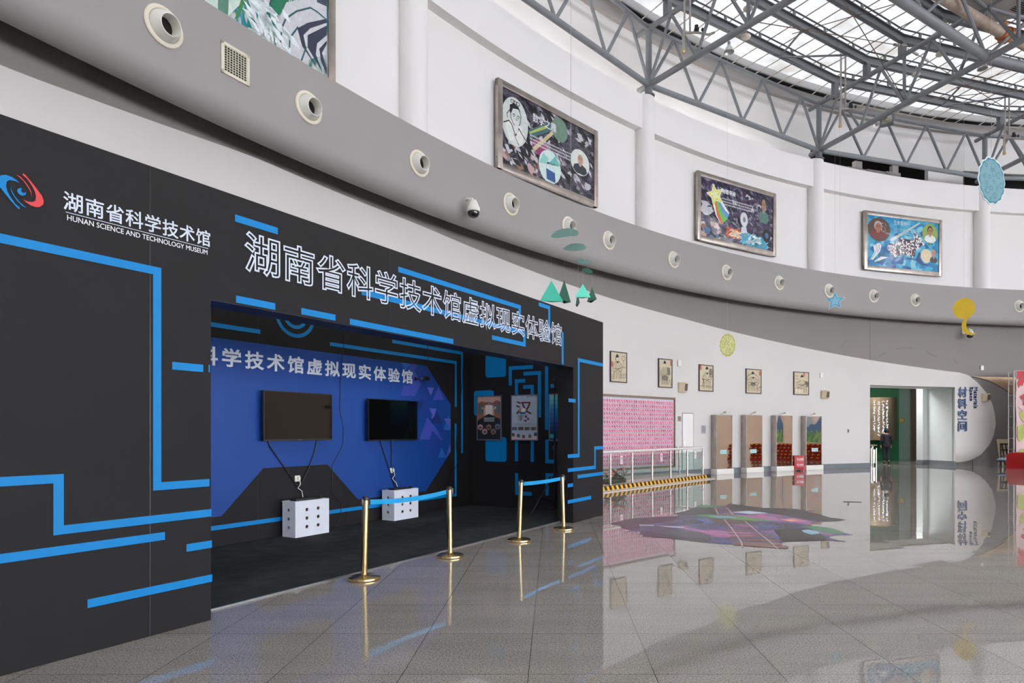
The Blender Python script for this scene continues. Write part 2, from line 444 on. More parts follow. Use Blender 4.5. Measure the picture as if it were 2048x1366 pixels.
# grey wall layer behind
mb = MB()
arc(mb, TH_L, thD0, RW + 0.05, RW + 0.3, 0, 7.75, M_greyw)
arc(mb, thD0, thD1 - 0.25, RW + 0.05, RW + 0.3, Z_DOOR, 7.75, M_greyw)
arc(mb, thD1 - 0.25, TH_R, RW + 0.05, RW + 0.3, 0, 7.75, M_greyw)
M_seam = mat('wall_seam', (96, 92, 90), 0.7); M_scuff = mat('wall_scuff', (120, 114, 110), 0.7)
frw = Frame(wallM(theta(1740, RW + 0.05), RW + 0.05))
mb.box(-0.008, 0.008, -0.003, 0.01, 4.5, 6.9, M_seam, frw.M)
for pts in ([(1793, 697.5), (1808, 695.5), (1826, 696)], [(1757, 713), (1771, 705)], [(1852, 703), (1872, 713.5)], [(1683, 695), (1692, 681)], [(1906, 716), (1914, 727)]):
    um = sum(q[0] for q in pts) / len(pts); fq = Frame(wallM(theta(um, RW + 0.05), RW + 0.042)); sub = MB(); sub.line([fq.px(*q) for q in pts], 0.03, 0, M_scuff); mb.mesh([fq.M @ v for v in sub.v], sub.f, M_scuff)
struct(mb.build('wall_back'))
# white layer with the sloping top and the rounded end
top_px = [(0, 131), (300, 240), (500, 310), (683, 388), (840, 450), (1000, 517), (1200, 590), (1366, 637), (1550, 683), (1740, 720), (1900, 743),
          (1918, 744.7), (1937, 750.4), (1956, 765.7), (1973, 785.7), (1984.6, 806.6), (1991, 833), (1991.8, 848)]
bot_px = [(1910, 924.8), (1923.7, 924), (1942.7, 920), (1961.7, 909.4), (1979, 890), (1987.4, 871), (1991.6, 852), (1991.8, 848)]
def table(px): return sorted([(theta(u, RW), zat(v, rayhit(u, RW).y)) for u, v in px])
def lerp(tab):
    def f(t):
        if t <= tab[0][0]: return tab[0][1]
        for (a, za), (b, zb) in zip(tab, tab[1:]):
            if t <= b: return za + (zb - za) * (t - a) / (b - a) if b > a else zb
        return tab[-1][1]
    return f
topf = lerp(table(top_px)); botf = lerp(table(bot_px))
smooth_top = lambda t: (topf(t - 0.6) + 2 * topf(t) + topf(t + 0.6)) / 4 if t > thD1 + 0.8 else topf(t)
thE = theta(1991.8, RW)
mb = MB()
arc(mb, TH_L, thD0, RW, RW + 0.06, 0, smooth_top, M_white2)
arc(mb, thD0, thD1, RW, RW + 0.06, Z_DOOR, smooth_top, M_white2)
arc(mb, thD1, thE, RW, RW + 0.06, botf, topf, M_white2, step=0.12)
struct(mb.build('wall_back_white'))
# baseboard
mb = MB(); arc(mb, TH_L, thD0, RW - 0.025, RW + 0.03, 0, 0.2, M_base); struct(mb.build('baseboard_back'))
mb = MB(); arc(mb, thD1, theta(1916, RW), RW - 0.025, RW + 0.03, 0, 0.13, M_base); struct(mb.build('baseboard_right'))
# bulkhead band with rolled lower edge
prof = [(RV + 1.4, 7.77), (RV, 7.77), (RV, 6.56)]
for i in range(1, 15):
    a = PI * i / 14; prof.append((RV + 0.28 * (1 - math.cos(a)), 6.52 - 0.28 * math.sin(a)))
prof += [(RV + 0.6, 6.98), (RV + 0.95, 7.0)]
mb = MB(); V, Fc = [], []; n = 244; L = len(prof)
for i in range(n + 1):
    t = TH_L + (TH_R - TH_L) * i / n
    for r, z in prof: p = pol(t, r); V.append((p.x, p.y, z))
for i in range(n):
    for j in range(L - 1): Fc.append((i * L + j, i * L + j + 1, (i + 1) * L + j + 1, (i + 1) * L + j))
mb.mesh(V, Fc, M_grey); struct(mb.build('trim_1'))
# upper wall: recessed field, lintel band, half round columns
COLS = [144.3 + 14.64 * k for k in (3, 2, 1, 0, -1, -2, -3, -4)]       # angles of the columns
mb = MB(); arc(mb, TH_L, TH_R, RU, RU + 0.3, 7.7, 12.3, M_white)
arc(mb, TH_L, TH_R, RU - 0.28, RU + 0.1, 11.55, 12.66, M_white)
struct(mb.build('wall_upper'))
for i, t in enumerate(COLS):
    mb = MB(); p = pol(t, RU - 0.12)
    mb.lathe([(0.33, 7.7), (0.33, 12.55), (0.31, 12.68), (0.24, 12.74), (0, 12.75)], M_white, 28, Matrix.Translation((p.x, p.y, 0)))
    mb.box(-0.3, 0.3, -0.1, 0.2, 7.7, 12.7, M_white, wallM(t, RU))
    struct(mb.build('trim_%d' % (i + 2)))
# clerestory wall behind the roof truss, open below it in two bays
mb = MB()
arc(mb, TH_L, 114.0, RU + 0.75, RU + 0.95, 12.0, 15.9, M_white)
arc(mb, 114.0, 103.6, RU + 0.75, RU + 0.95, 13.8, 15.9, M_white)
arc(mb, 103.6, 100.6, RU + 0.75, RU + 0.95, 12.0, 15.9, M_white)
arc(mb, 100.6, TH_R, RU + 0.75, RU + 0.95, 13.8, 15.9, M_white)
arc(mb, TH_L, TH_R, RU + 0.55, RU + 0.75, 15.45, 15.9, M_grey)          # gutter fascia
struct(mb.build('wall_clerestory'))
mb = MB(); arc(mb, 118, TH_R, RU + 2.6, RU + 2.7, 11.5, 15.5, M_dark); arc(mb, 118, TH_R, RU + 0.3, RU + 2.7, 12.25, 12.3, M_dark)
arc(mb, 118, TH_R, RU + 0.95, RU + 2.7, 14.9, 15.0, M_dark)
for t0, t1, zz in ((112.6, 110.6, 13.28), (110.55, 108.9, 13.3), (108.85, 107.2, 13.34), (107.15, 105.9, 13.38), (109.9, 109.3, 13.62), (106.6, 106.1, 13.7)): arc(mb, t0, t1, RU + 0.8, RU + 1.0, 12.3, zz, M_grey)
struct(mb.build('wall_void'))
# the rest of the round hall, behind and beside the camera
mb = MB(); arc(mb, TH_R, 20, RW, RW + 0.3, 0, 15.9, M_beige, 1); struct(mb.build('wall_right'))
mb = MB(); arc(mb, -160, -100, RW, RW + 0.3, 0, 15.9, M_white, 1); struct(mb.build('wall_left'))
mb = MB(); arc(mb, 20, -100, RW, RW + 0.3, 11.6, 15.9, M_white, 1); struct(mb.build('wall_front'))
k = 0
for i in range(12):
    a, b = 20 - i * 10, 20 - (i + 1) * 10
    o = MB(); arc(o, a, b, RW + 0.1, RW + 0.12, 0, 11.6, M_winglass, 2.5); win = struct(o.build('window_%d' % (i + 30)))
    o = MB()
    for j in range(5):
        t = a - j * 2.0
        o.box(-0.05, 0.05, -0.05, 0.15, 0, 11.6, M_steel2, wallM(t, RW))
    for z in (0.02, 2.8, 5.7, 8.6, 11.5): arc(o, a, b, RW, RW + 0.1, z, z + 0.1, M_steel2, 2.5)
    o.build('mullion', win)

# ------------------------------------------------------------------ doorway to the materials hall
DR = chord(1740, 1910, RW + 0.05)[0]
DM = DR.M
yr = next(y / 50 for y in range(1, 300) if DR.px(1857, 900, y / 50)[0] > DR.px(1910, 900)[0] - 0.04)
yc = next(y / 50 for y in range(1, 300) if DR.px(1845.5, 900, y / 50)[0] > DR.px(1910, 900)[0] - 0.36)
xl, _ = DR.px(1740, 900); xr, _ = DR.px(1910, 900)
mb = MB()
mb.box(xl - 0.3, xl, 0.0, 1.6, 0, Z_DOOR + 0.4, M_white, DM)
M_rev = mat('reveal_paint_dimmed', (200, 206, 205), 0.7, var=0.02); mb.box(xr - 0.05, xr + 0.3, 0.02, yr, 0, Z_DOOR + 0.4, M_rev, DM); mb.box(xr - 0.05, xr + 0.02, -0.04, 0.1, 0, Z_DOOR + 0.1, M_rev, DM)  # wall white dulled: the weaker light in the reveal is put into its colour
mb.box(xl - 0.3, xr + 0.3, 0.2, yr, Z_DOOR, Z_DOOR + 0.4, M_white, DM)
mb.box(xr - 0.36, xr, max(yr, yc), max(yr, yc) + 0.35, 0, Z_DOOR + 0.1, M_rev, DM)
struct(mb.build('door_1'))
mb = MB()
mb.box(xr - 0.06, xr - 0.03, -0.07, yr, 0, 0.2, M_base, DM); mb.box(xr - 0.38, xr, max(yr, yc) - 0.02, max(yr, yc) + 0.37, 0, 0.2, M_base, DM)
struct(mb.build('baseboard_door'))
CF = Frame(planeM((0, 33.4), 0))                        # plane of the far corridor wall
def at_back(u, y=0.0): return CF.px(u, 850, y)[0]
g1, g2, g3 = at_back(1798), at_back(1826), at_back(1900)
mb = MB()
mb.box(12.4, g1, 0, 0.2, 0, 4.5, M_green, CF.M)
mb.box(g1, g2, 0.25, 0.45, 0, 4.5, M_teal, CF.M)
mb.box(g2, g3 + 1.0, 0.1, 0.3, 0, 4.5, M_brown, CF.M)
mb.box(12.3, 12.45, -5.6, 0.3, 0, 4.5, M_teal, CF.M); mb.box(g3 + 1, g3 + 1.2, -4.6, 0.3, 0, 4.5, M_teal, CF.M)
struct(mb.build('wall_corridor'))
mb = MB(); mb.box(12.3, g3 + 1.2, -3.4, 0.4, 4.3, 4.5, M_white, CF.M); struct(mb.build('ceiling_corridor'))
lt = bpy.data.lights.new('corridor_fill', 'AREA'); lt.energy = 9; lt.size = 0.7; lt.color = (0.95, 1.0, 0.93)  # unseen fill light added to brighten the corridor
lo = bpy.data.objects.new('corridor_fill', lt); COL.objects.link(lo)
lo.matrix_world = Matrix.Translation((15.4, 31.2, 4.2))
# ================================================================== THE BOOTH
BO = (0.932, 11.64)
BF = Frame(planeM(BO, rad(60))); SF = Frame(planeM(BO, rad(-30)))
S2B = BF.I @ SF.M
XL, XO0, XO1, HB, HT, BD = -9.8, -7.466, -1.167, 2.63, 3.552, 3.07
booth = thing('exhibition_booth', 'black walk-in exhibition booth with cyan circuit lines and outlined Chinese title', 'booth', BF.M)
def snap(px, fr, y):
    P = [list(fr.px(u, v, y)) for u, v in px]
    for i in range(len(P) - 1):
        if abs(P[i][0] - P[i + 1][0]) > abs(P[i][1] - P[i + 1][1]):
            z = (P[i][1] + P[i + 1][1]) / 2; P[i][1] = P[i + 1][1] = z
        else:
            x = (P[i][0] + P[i + 1][0]) / 2; P[i][0] = P[i + 1][0] = x
    return P
def stripes(mb, lst, fr, y, w=0.06, m=None):
    for px in lst: mb.line(snap(px, fr, y), w, y, m or M_blue)
FY = -0.003
# left pillar with emblem and museum name
mb = MB(); mb.box(XL, XO0, 0, 0.30, 0, HT, M_black)
stripes(mb, [[(-60, 462), (313, 543), (316, 973), (419, 965)],
             [(-60, 966), (117, 958), (117.5, 1061), (423, 1025)],
             [(-60, 1127), (330, 1071)], [(373, 1096), (424, 1088)], [(175, 1208), (424.5, 1155.5)],
             [(344.5, 731.5), (406.5, 736.5)], [(417, 737), (420, 737.3)]], BF, FY)
xs = BF.px(300, 500)[0]
mb.box(xs - 0.003, xs + 0.003, -0.002, 0.0, 0, HT, M_dgrey)
pil = mb.build('pillar', booth); tag(pil, 'broad black left pillar with museum emblem', None)
def Z7(x, y): return BF.px(x / 4.763, 330 + y / 4.763, FY)
redS = [(220, 80), (240, 95), (300, 165), (350, 230), (395, 290), (415, 340), (410, 375), (380, 400), (340, 402), (290, 385), (245, 355),
        (218, 328), (260, 348), (310, 355), (335, 340), (342, 300), (330, 250), (300, 195), (255, 130), (215, 97)]
thinB = [(100, 200), (108, 240), (135, 290), (180, 350), (245, 407), (212, 392), (165, 345), (125, 290), (103, 245)]
cxz = Z7(201, 251); rot180 = lambda p: (2 * cxz[0] - p[0], 2 * cxz[1] - p[1])
R_ = [Z7(*p) for p in redS]; B_ = [Z7(*p) for p in thinB]
mb = MB(); mb.prism(R_, -0.006, 0, M_red); mb.prism([rot180(p) for p in R_], -0.006, 0, M_blue)
mb.prism(B_, -0.006, 0, M_blue); mb.prism([rot180(p) for p in B_], -0.006, 0, M_red)
ic = Z7(205, 256); ir = (Z7(247, 256)[0] - Z7(163, 256)[0]) / 2
cres = []
for i in range(25):
    a = rad(75) + rad(290) * i / 24 + rad(10); cres.append((ic[0] + ir * math.cos(a + rad(10)), ic[1] + ir * math.sin(a + rad(10))))
for i in range(13):
    a = rad(330) - rad(200) * i / 12; cres.append((ic[0] + ir * 0.40 + ir * 0.52 * math.cos(a + rad(0)), ic[1] + ir * 0.36 + ir * 0.52 * math.sin(a)))
mb.prism(cres, -0.006, 0, M_blue)
tag(mb.build('emblem', pil), 'blue and red eye shaped emblem', None)
mb = MB()
z0 = BF.px(420, 494)[1]; z1 = BF.px(420, 466)[1]
lettering(mb, '湖南省科学技术馆', BF.px(126, 400)[0], BF.px(420, 480)[0], z0 - 0.004, z1 + 0.012, FY, M_letter, bold=0.012, spacing=1.06)
zl = BF.px(415, 497)[1]; xa, xb = BF.px(131, 425)[0], BF.px(416, 497)[0]
mb.box(xa, xb, -0.004, 0, zl - 0.002, zl + 0.002, M_letter)
zz0, zz1 = BF.px(135, 440.5)[1], BF.px(135, 429.5)[1]
lettering(mb, 'HUNAN SCIENCE AND TECHNOLOGY MUSEUM', BF.px(134, 435)[0], BF.px(414.5, 505)[0], zz0, zz1, FY, M_letterw, bold=0.004)
tag(mb.build('lettering', pil), 'pale grey museum name in Chinese and English', None)
# header
mb = MB(); mb.box(XO0, XO1, 0, 0.30, HB, HT, M_black); mb.box(XO0, XO1, 0.004, 0.296, HB - 0.006, HB, M_navy)
stripes(mb, [[(470, 436), (555.7, 462)], [(472, 598.5), (550.7, 612.6)], [(602.5, 622.6), (671, 635)], [(699.7, 643.6), (906.6, 682.7)],
             [(796.5, 540), (1039.5, 613), (1039.5, 640)],
             [(723.5, 590), (1049, 666 - 5), (1049, 688.7), (984, 675)],
             [(1077.5, 608.6), (1098.5, 615), (1098.5, 683)], [(1125.3, 664), (1125.3, 728.5)]], BF, FY)
for uu in (780, 940):
    xs = BF.px(uu, 600)[0]; mb.box(xs - 0.002, xs + 0.002, -0.001, 0.0, HB, HT, M_dgrey)
hd = mb.build('header', booth)
mb = MB()
za, zb = BF.px(522, 556)[1], BF.px(522, 468)[1]
lettering(mb, '湖南省科学技术馆虚拟现实体验馆', BF.px(487, 510)[0], BF.px(1122.5, 665)[0], za, zb, FY - 0.006, M_letter, bold=0.012, outline=0.020, spacing=1.05)
tag(mb.build('lettering', hd), 'outlined pale Chinese title lettering', None)
# right pillar
mb = MB(); mb.box(XO1, 0, 0, 0.30, 0, HT, M_black)
stripes(mb, [[(1206.3, 731), (1157.5, 719), (1157.5, 910.6), (1135.5, 913)], [(1137, 801), (1151, 801)],
             [(1206.3, 895.6), (1190, 895.6), (1190, 934.6), (1135.5, 940.6)], [(1155, 953.5), (1206.3, 946.6)],
             [(1135.5, 971.5), (1145.8, 969.7)], [(1135.5, 1004.5), (1182, 994.6)]], BF, FY)
mb.build('pillar', booth)
# back wall with the visor graphic
def BP(u, v): return BF.px(u, v, BD - 0.004)
mb = MB(); mb.box(XL, 0.05, BD, BD + 0.06, 0, HT, M_black)
vis_r = [BP(853, 731.6), BP(901.4, 809), BP(901.8, 903.4), BP(851.6, 983), BP(716, 998), BP(655, 929)]
notch_l = [BP(527, 932), BP(445, 1031)]
xc = (BP(655, 929)[0] + BP(527, 932)[0]) / 2
mir = lambda p: (2 * xc - p[0], p[1])
zt = vis_r[0][1]
zb_ = (vis_r[3][1] + vis_r[4][1]) / 2; vis_r[3] = (vis_r[3][0], zb_); vis_r[4] = (vis_r[4][0], zb_); zn = vis_r[5][1]
vis = vis_r + [mir(p) for p in reversed(vis_r)]
def visor_parts(mb):
    # split the concave outline into simple pieces
    a, b, c, d, e, f_ = vis_r
    for g in (lambda p: p, mir):
        mb.flat([g(p) for p in ((xc, zt), a, b, c, d, e, f_, (xc, zn))], BD - 0.003, M_royal)
visor_parts(mb)
TB = [mat('print_blue_%d' % i, c, 0.5, var=0.03) for i, c in enumerate([(58, 74, 168), (20, 56, 138), (84, 92, 184), (30, 96, 176), (14, 44, 110)])]
def Z6(x, y): return BF.px(680 + x / 4.879, 640 + y / 4.879, BD - 0.006)
tris = [([(620, 640), (595, 733), (730, 745), (795, 620), (720, 480), (690, 630)], 0), ([(600, 415), (690, 428), (640, 500)], 3), ([(690, 428), (760, 436), (720, 500), (660, 500)], 0),
        ([(740, 480), (795, 455), (860, 560), (800, 670)], 1), ([(800, 670), (870, 545), (930, 640), (850, 790), (740, 780)], 1), ([(850, 655), (918, 660), (885, 740)], 2),
        ([(960, 650), (1020, 780), (905, 780)], 0), ([(730, 790), (850, 790), (800, 900)], 4), ([(850, 860), (940, 865), (905, 985)], 2), ([(830, 770), (770, 930), (850, 1010), (900, 930)], 1),
        ([(1060, 920), (1080, 1075), (1005, 1075)], 3), ([(860, 1010), (950, 900), (1000, 1010)], 4), ([(850, 950), (770, 1165), (1000, 1168), (940, 1060)], 0), ([(980, 1010), (1075, 1160), (1005, 1165)], 1),
        ([(900, 1080), (820, 1340), (960, 1345), (1010, 1200)], 1), ([(990, 1240), (955, 1345), (1035, 1345)], 3), ([(1070, 1200), (1078, 1280), (1030, 1352)], 2), ([(1010, 960), (1078, 965), (1078, 1060)], 2)]
for k, (tr, c) in enumerate(tris): mb.flat([Z6(*p) for p in tr], BD - 0.0045 - 0.0004 * k, TB[c])
stripes(mb, [[(380, 643), (520.7, 663)], [(660, 687), (911.6, 725.7), (911.6, 814)], [(911.3, 847), (911.3, 990), (380, 1062)],
             [(784.5, 682.4), (924, 706.6), (924, 906)]], BF, BD - 0.004, 0.06)
c0 = BP(591, 628); r0 = abs(BP(632, 640)[0] - BP(551, 640)[0]) / 2
for rr in (r0 - 0.03, r0 - 0.16):
    mb.line([(c0[0] + rr * math.cos(2 * PI * i / 48), c0[1] + rr * math.sin(2 * PI * i / 48)) for i in range(48)], 0.055, BD - 0.004, M_blue, closed=True)
for uu in (516, 695):
    xs = BP(uu, 700)[0]; mb.box(xs - 0.002, xs + 0.002, BD - 0.0015, BD, 0, HT, M_dgrey)
bw = mb.build('back_wall', booth)
mb = MB()
x1 = BP(824.5, 750)[0]; xg = BP(441, 700)[0]; pitch = (x1 - xg) / 10.9
za, zb = BP(812, 768)[1], BP(812, 739)[1]
lettering(mb, '湖南省科学技术馆虚拟现实体验馆', xg - pitch * 4, x1, za, zb, BD - 0.012, M_letter, bold=0.026, spacing=1.3)
tag(mb.build('lettering', bw), 'solid pale Chinese title on the blue visor', None)
# side wall
mb = MB(); mb.box(-BD, -0.02, 0, 0.04, 0, HT, M_black)
def Z7b(x, y): return (930 + x / 3.332, 690 + y / 3.332)
def rrect(mb, a, b, m, y=-0.003, r=0.06):
    (xa, za), (xb, zb) = a, b; x0, x1 = min(xa, xb), max(xa, xb); z0, z1 = min(za, zb), max(za, zb); P = []
    for cx_, cz_, s in ((x1 - r, z1 - r, 0), (x0 + r, z1 - r, 90), (x0 + r, z0 + r, 180), (x1 - r, z0 + r, 270)):
        for i in range(6): a_ = rad(s + 18 * i); P.append((cx_ + r * math.cos(a_), cz_ + r * math.sin(a_)))
    mb.flat(P, y, m)
for (x0, y0, x1, y1) in ((137, 65, 274, 211), (60, 306, 193, 469), (137, 614, 277, 779)):
    rrect(mb, SF.px(*Z7b(x0, y0)), SF.px(*Z7b(x1, y1)), M_blue)
sp = [[(302, 270), (302, 152), (453, 148)], [(390, 190), (496, 187), (496, 483)], [(343, 775), (343, 239), (402, 239)], [(387, 279), (448, 279), (448, 779)],
      [(544, 135), (544, 565)], [(546, 630), (546, 775), (600, 777)], [(570, 272), (600, 272)], [(587, 685), (600, 685)], [(344, 853), (344, 989), (445, 990)], [(547, 1003), (547, 868), (600, 868)]]
stripes(mb, [[Z7b(*p) for p in q] for q in sp], SF, -0.003, 0.075)
mb.build('side_wall', booth, M=S2B)
# carpet
mb = MB(); mb.box(XL, -0.01, 0.27, BD - 0.01, 0.0, 0.012, M_carpet); cp = mb.build('carpet'); cp.matrix_world = BF.M
tag(cp, 'charcoal needle felt carpet covering the booth floor', 'carpet')
mb = MB(); mb.box(XO0, XO1, 0.25, 0.27, 0.0, 0.014, M_alu); tag(mb.build('edge_strip', cp), 'aluminium edge strip', None)

# posters on the side wall
def poster(name, label, px0, px1, art):
    a, b = SF.px(*Z7b(*px0)), SF.px(*Z7b(*px1)); w, h = abs(b[0] - a[0]), abs(a[1] - b[1])
    root = thing('poster', label, 'poster', SF.M @ Matrix.Translation((min(a[0], b[0]), -0.022, min(a[1], b[1]))), 'posters on the booth side wall')
    mb = MB(); fw = 0.022
    for x0, x1, z0, z1 in ((0, w, 0, fw), (0, w, h - fw, h), (0, fw, fw, h - fw), (w - fw, w, fw, h - fw)): mb.box(x0, x1, -0.006, 0.02, z0, z1, M_alu)
    mb.build('frame', root)
    mb = MB(); art(mb, w, h); mb.build('print', root); return root
P_ = lambda n, c: mat(n, c, 0.35, var=0.04)
def scan(mb, w, h, x0, x1, z, m, s=0.012, k=14):
    """rows of unreadably small print"""
    x = x0 * w
    while x < x1 * w:
        l = random.uniform(0.6, 1.0) * s; mb.flat([(x, z * h), (x + l, z * h), (x + l, z * h + s), (x, z * h + s)], -0.004, m); x += s * 1.35
def artA(mb, w, h):
    mb.box(0.01, w - 0.01, 0, 0.015, 0.01, h - 0.01, P_('poster_soot', (50, 54, 54)))
    q = lambda *p: [(a * w, b * h) for a, b in p]
    mb.flat(q((0.03, 0.83), (0.97, 0.83), (0.97, 0.98), (0.03, 0.98)), -0.0010, P_('poster_dust_sky', (196, 156, 146)))
    mb.flat(q((0.03, 0.68), (0.97, 0.68), (0.97, 0.86), (0.8, 0.9), (0.65, 0.84), (0.35, 0.86), (0.2, 0.88), (0.03, 0.85)), -0.0014, P_('poster_canyon', (136, 88, 72)))
    mb.flat(q((0.03, 0.58), (0.3, 0.58), (0.3, 0.80), (0.03, 0.82)), -0.0018, P_('poster_hatch', (92, 98, 98)))
    mb.flat(q((0.7, 0.58), (0.97, 0.58), (0.97, 0.82), (0.7, 0.80)), -0.0018, P_('poster_hatch', (92, 98, 98)))
    mb.flat(q((0.03, 0.45), (0.5, 0.6), (0.97, 0.47), (0.97, 0.60), (0.03, 0.60)), -0.0020, P_('poster_ground', (150, 100, 78)))
    mb.flat(q((0.36, 0.58), (0.64, 0.58), (0.66, 0.78), (0.56, 0.80), (0.44, 0.80), (0.34, 0.78)), -0.0024, P_('poster_suit', (214, 210, 204)))
    for s in (-1, 1): mb.flat(q((0.5 + s * 0.14, 0.76), (0.5 + s * 0.21, 0.70), (0.5 + s * 0.21, 0.56), (0.5 + s * 0.13, 0.56)), -0.0026, P_('poster_sleeve', (206, 158, 120)))
    mb.disc(0.5 * w, 0.825 * h, 0.08 * w, 0.035 * h, -0.0028, P_('poster_helmet', (66, 70, 66))); mb.disc(0.5 * w, 0.82 * h, 0.05 * w, 0.02 * h, -0.0031, P_('poster_visor', (186, 140, 132)))
    mb.flat(q((0.03, 0.44), (0.5, 0.60), (0.97, 0.46), (0.97, 0.02), (0.03, 0.02)), -0.0034, P_('poster_soot2', (36, 40, 40)))
    for z in (0.495, 0.462, 0.428): scan(mb, w, h, 0.3, 0.7, z, M_letterw, 0.014)
    lettering(mb, '火', 0.2 * w, 0.31 * w, 0.70 * h, 0.76 * h, -0.004, M_letterw); lettering(mb, '游', 0.68 * w, 0.80 * w, 0.70 * h, 0.76 * h, -0.004, M_letterw)
    for i, (x, z) in enumerate(((0.15, 0.30), (0.50, 0.30), (0.85, 0.31), (0.33, 0.20), (0.68, 0.20))):
        mb.disc(x * w, z * h, 0.115 * w, 0.07 * h, -0.0038, P_('poster_hex_%d' % (i % 3), ((196, 150, 136), (150, 110, 84), (120, 132, 132))[i % 3]), 6, rad(30))
        mb.disc(x * w, (z - 0.01) * h, 0.06 * w, 0.03 * h, -0.0042, P_('poster_hexcore', (60, 84, 92)))
def artB(mb, w, h):
    mb.box(0.01, w - 0.01, 0, 0.015, 0.01, h - 0.01, P_('poster_grey_blue', (176, 190, 204)))
    lettering(mb, '汉', 0.18 * w, 0.78 * w, 0.57 * h, 0.86 * h, -0.003, P_('poster_maroon', (96, 24, 32)), bold=0.012)
    lettering(mb, '字', 0.26 * w, 0.47 * w, 0.42 * h, 0.56 * h, -0.003, P_('poster_maroon', (96, 24, 32)))
    for x, z in ((0.52, 0.50), (0.60, 0.45), (0.50, 0.41)): mb.flat([(x * w, z * h), ((x + 0.08) * w, z * h), ((x + 0.08) * w, (z + 0.045) * h), (x * w, (z + 0.045) * h)], -0.002, P_('poster_smallprint', (96, 60, 70)))
    mb.disc(0.44 * w, 0.64 * h, 0.15 * w, 0.065 * h, -0.0045, P_('poster_mask_blue', (52, 104, 140))); mb.disc(0.46 * w, 0.665 * h, 0.11 * w, 0.045 * h, -0.005, P_('poster_mask_white', (222, 226, 226)))
    mb.disc(0.35 * w, 0.665 * h, 0.05 * w, 0.04 * h, -0.0055, P_('poster_mask_ochre', (206, 160, 90))); mb.disc(0.34 * w, 0.675 * h, 0.022 * w, 0.016 * h, -0.006, M_red)
    for z in (0.365, 0.345, 0.325): scan(mb, w, h, 0.05, 0.93, z, P_('poster_faint', (120, 130, 144)), 0.007)
    for i in range(4):
        x = 0.04 + 0.235 * i; mb.flat([(x * w, 0.225 * h), ((x + 0.19) * w, 0.225 * h), ((x + 0.19) * w, 0.295 * h), (x * w, 0.295 * h)], -0.002, P_('poster_photo_%d' % i, ((60, 92, 116), (84, 62, 66), (120, 104, 72), (104, 98, 84))[i]))
        mb.flat([((x + 0.04) * w, 0.235 * h), ((x + 0.12) * w, 0.235 * h), ((x + 0.12) * w, 0.27 * h), (x + 0.04, 0.27 * h)][:3] + [((x + 0.04) * w, 0.27 * h)], -0.0026, P_('poster_photo_%d' % ((i + 2) % 4), ((60, 92, 116), (84, 62, 66), (120, 104, 72), (104, 98, 84))[(i + 2) % 4]))
    mb.flat([(0.02 * w, 0.01 * h), (0.98 * w, 0.01 * h), (0.98 * w, 0.11 * h), (0.88 * w, 0.12 * h), (0.78 * w, 0.05 * h), (0.35 * w, 0.04 * h), (0.15 * w, 0.11 * h), (0.02 * w, 0.12 * h)], -0.0015, P_('poster_cloud', (222, 190, 184)))
    for x, z, c in ((0.08, 0.13, (90, 84, 56)), (0.28, 0.11, (70, 96, 98)), (0.47, 0.09, (140, 76, 64)), (0.70, 0.10, (118, 96, 64)), (0.91, 0.14, (36, 66, 116))):
        mb.flat([((x - 0.05) * w, (z - 0.04) * h), ((x + 0.06) * w, (z - 0.035) * h), ((x + 0.05) * w, (z + 0.03) * h), ((x - 0.04) * w, (z + 0.035) * h)], -0.0025, P_('poster_book_%d' % int(x * 100), c))
    mb.disc(0.62 * w, 0.945 * h, 0.03 * w, 0.006 * h, -0.002, M_ink); scan(mb, w, h, 0.67, 0.78, 0.94, M_ink, 0.008); scan(mb, w, h, 0.82, 0.95, 0.94, P_('poster_faint', (120, 130, 144)), 0.006)
def artC(mb, w, h):
    mb.box(0.01, w - 0.01, 0, 0.015, 0.01, h - 0.01, P_('poster_deep_sea', (10, 40, 66)))
    cs = [(16, 56, 110), (20, 74, 140), (26, 92, 162), (30, 112, 176), (36, 132, 186), (56, 154, 196), (90, 182, 204), (112, 196, 206)]
    for i, c in enumerate(cs):
        z = 0.2 + 0.097 * i; mb.flat([(0.03 * w, z * h), (0.97 * w, (z + 0.012) * h), (0.97 * w, (z + 0.112) * h), (0.03 * w, (z + 0.1) * h)], -0.001 - 0.0002 * i, P_('poster_sea_%d' % i, c))
    mb.disc(0.12 * w, 0.1 * h, 0.08 * w, 0.05 * h, -0.003, P_('poster_coral', (40, 170, 190))); mb.disc(0.3 * w, 0.05 * h, 0.14 * w, 0.03 * h, -0.003, P_('poster_sea_0', cs[0]))
poster('wall_poster', 'dark poster of a figure in a white space suit with hexagon pictures', (83, 342), (247, 637), artA)
poster('wall_poster', 'pale grey blue poster with large maroon Chinese characters', (311, 334), (490, 638), artB)
poster('wall_poster', 'turquoise and deep blue sea poster half hidden by the right pillar', (563, 328), (730, 640), artC)

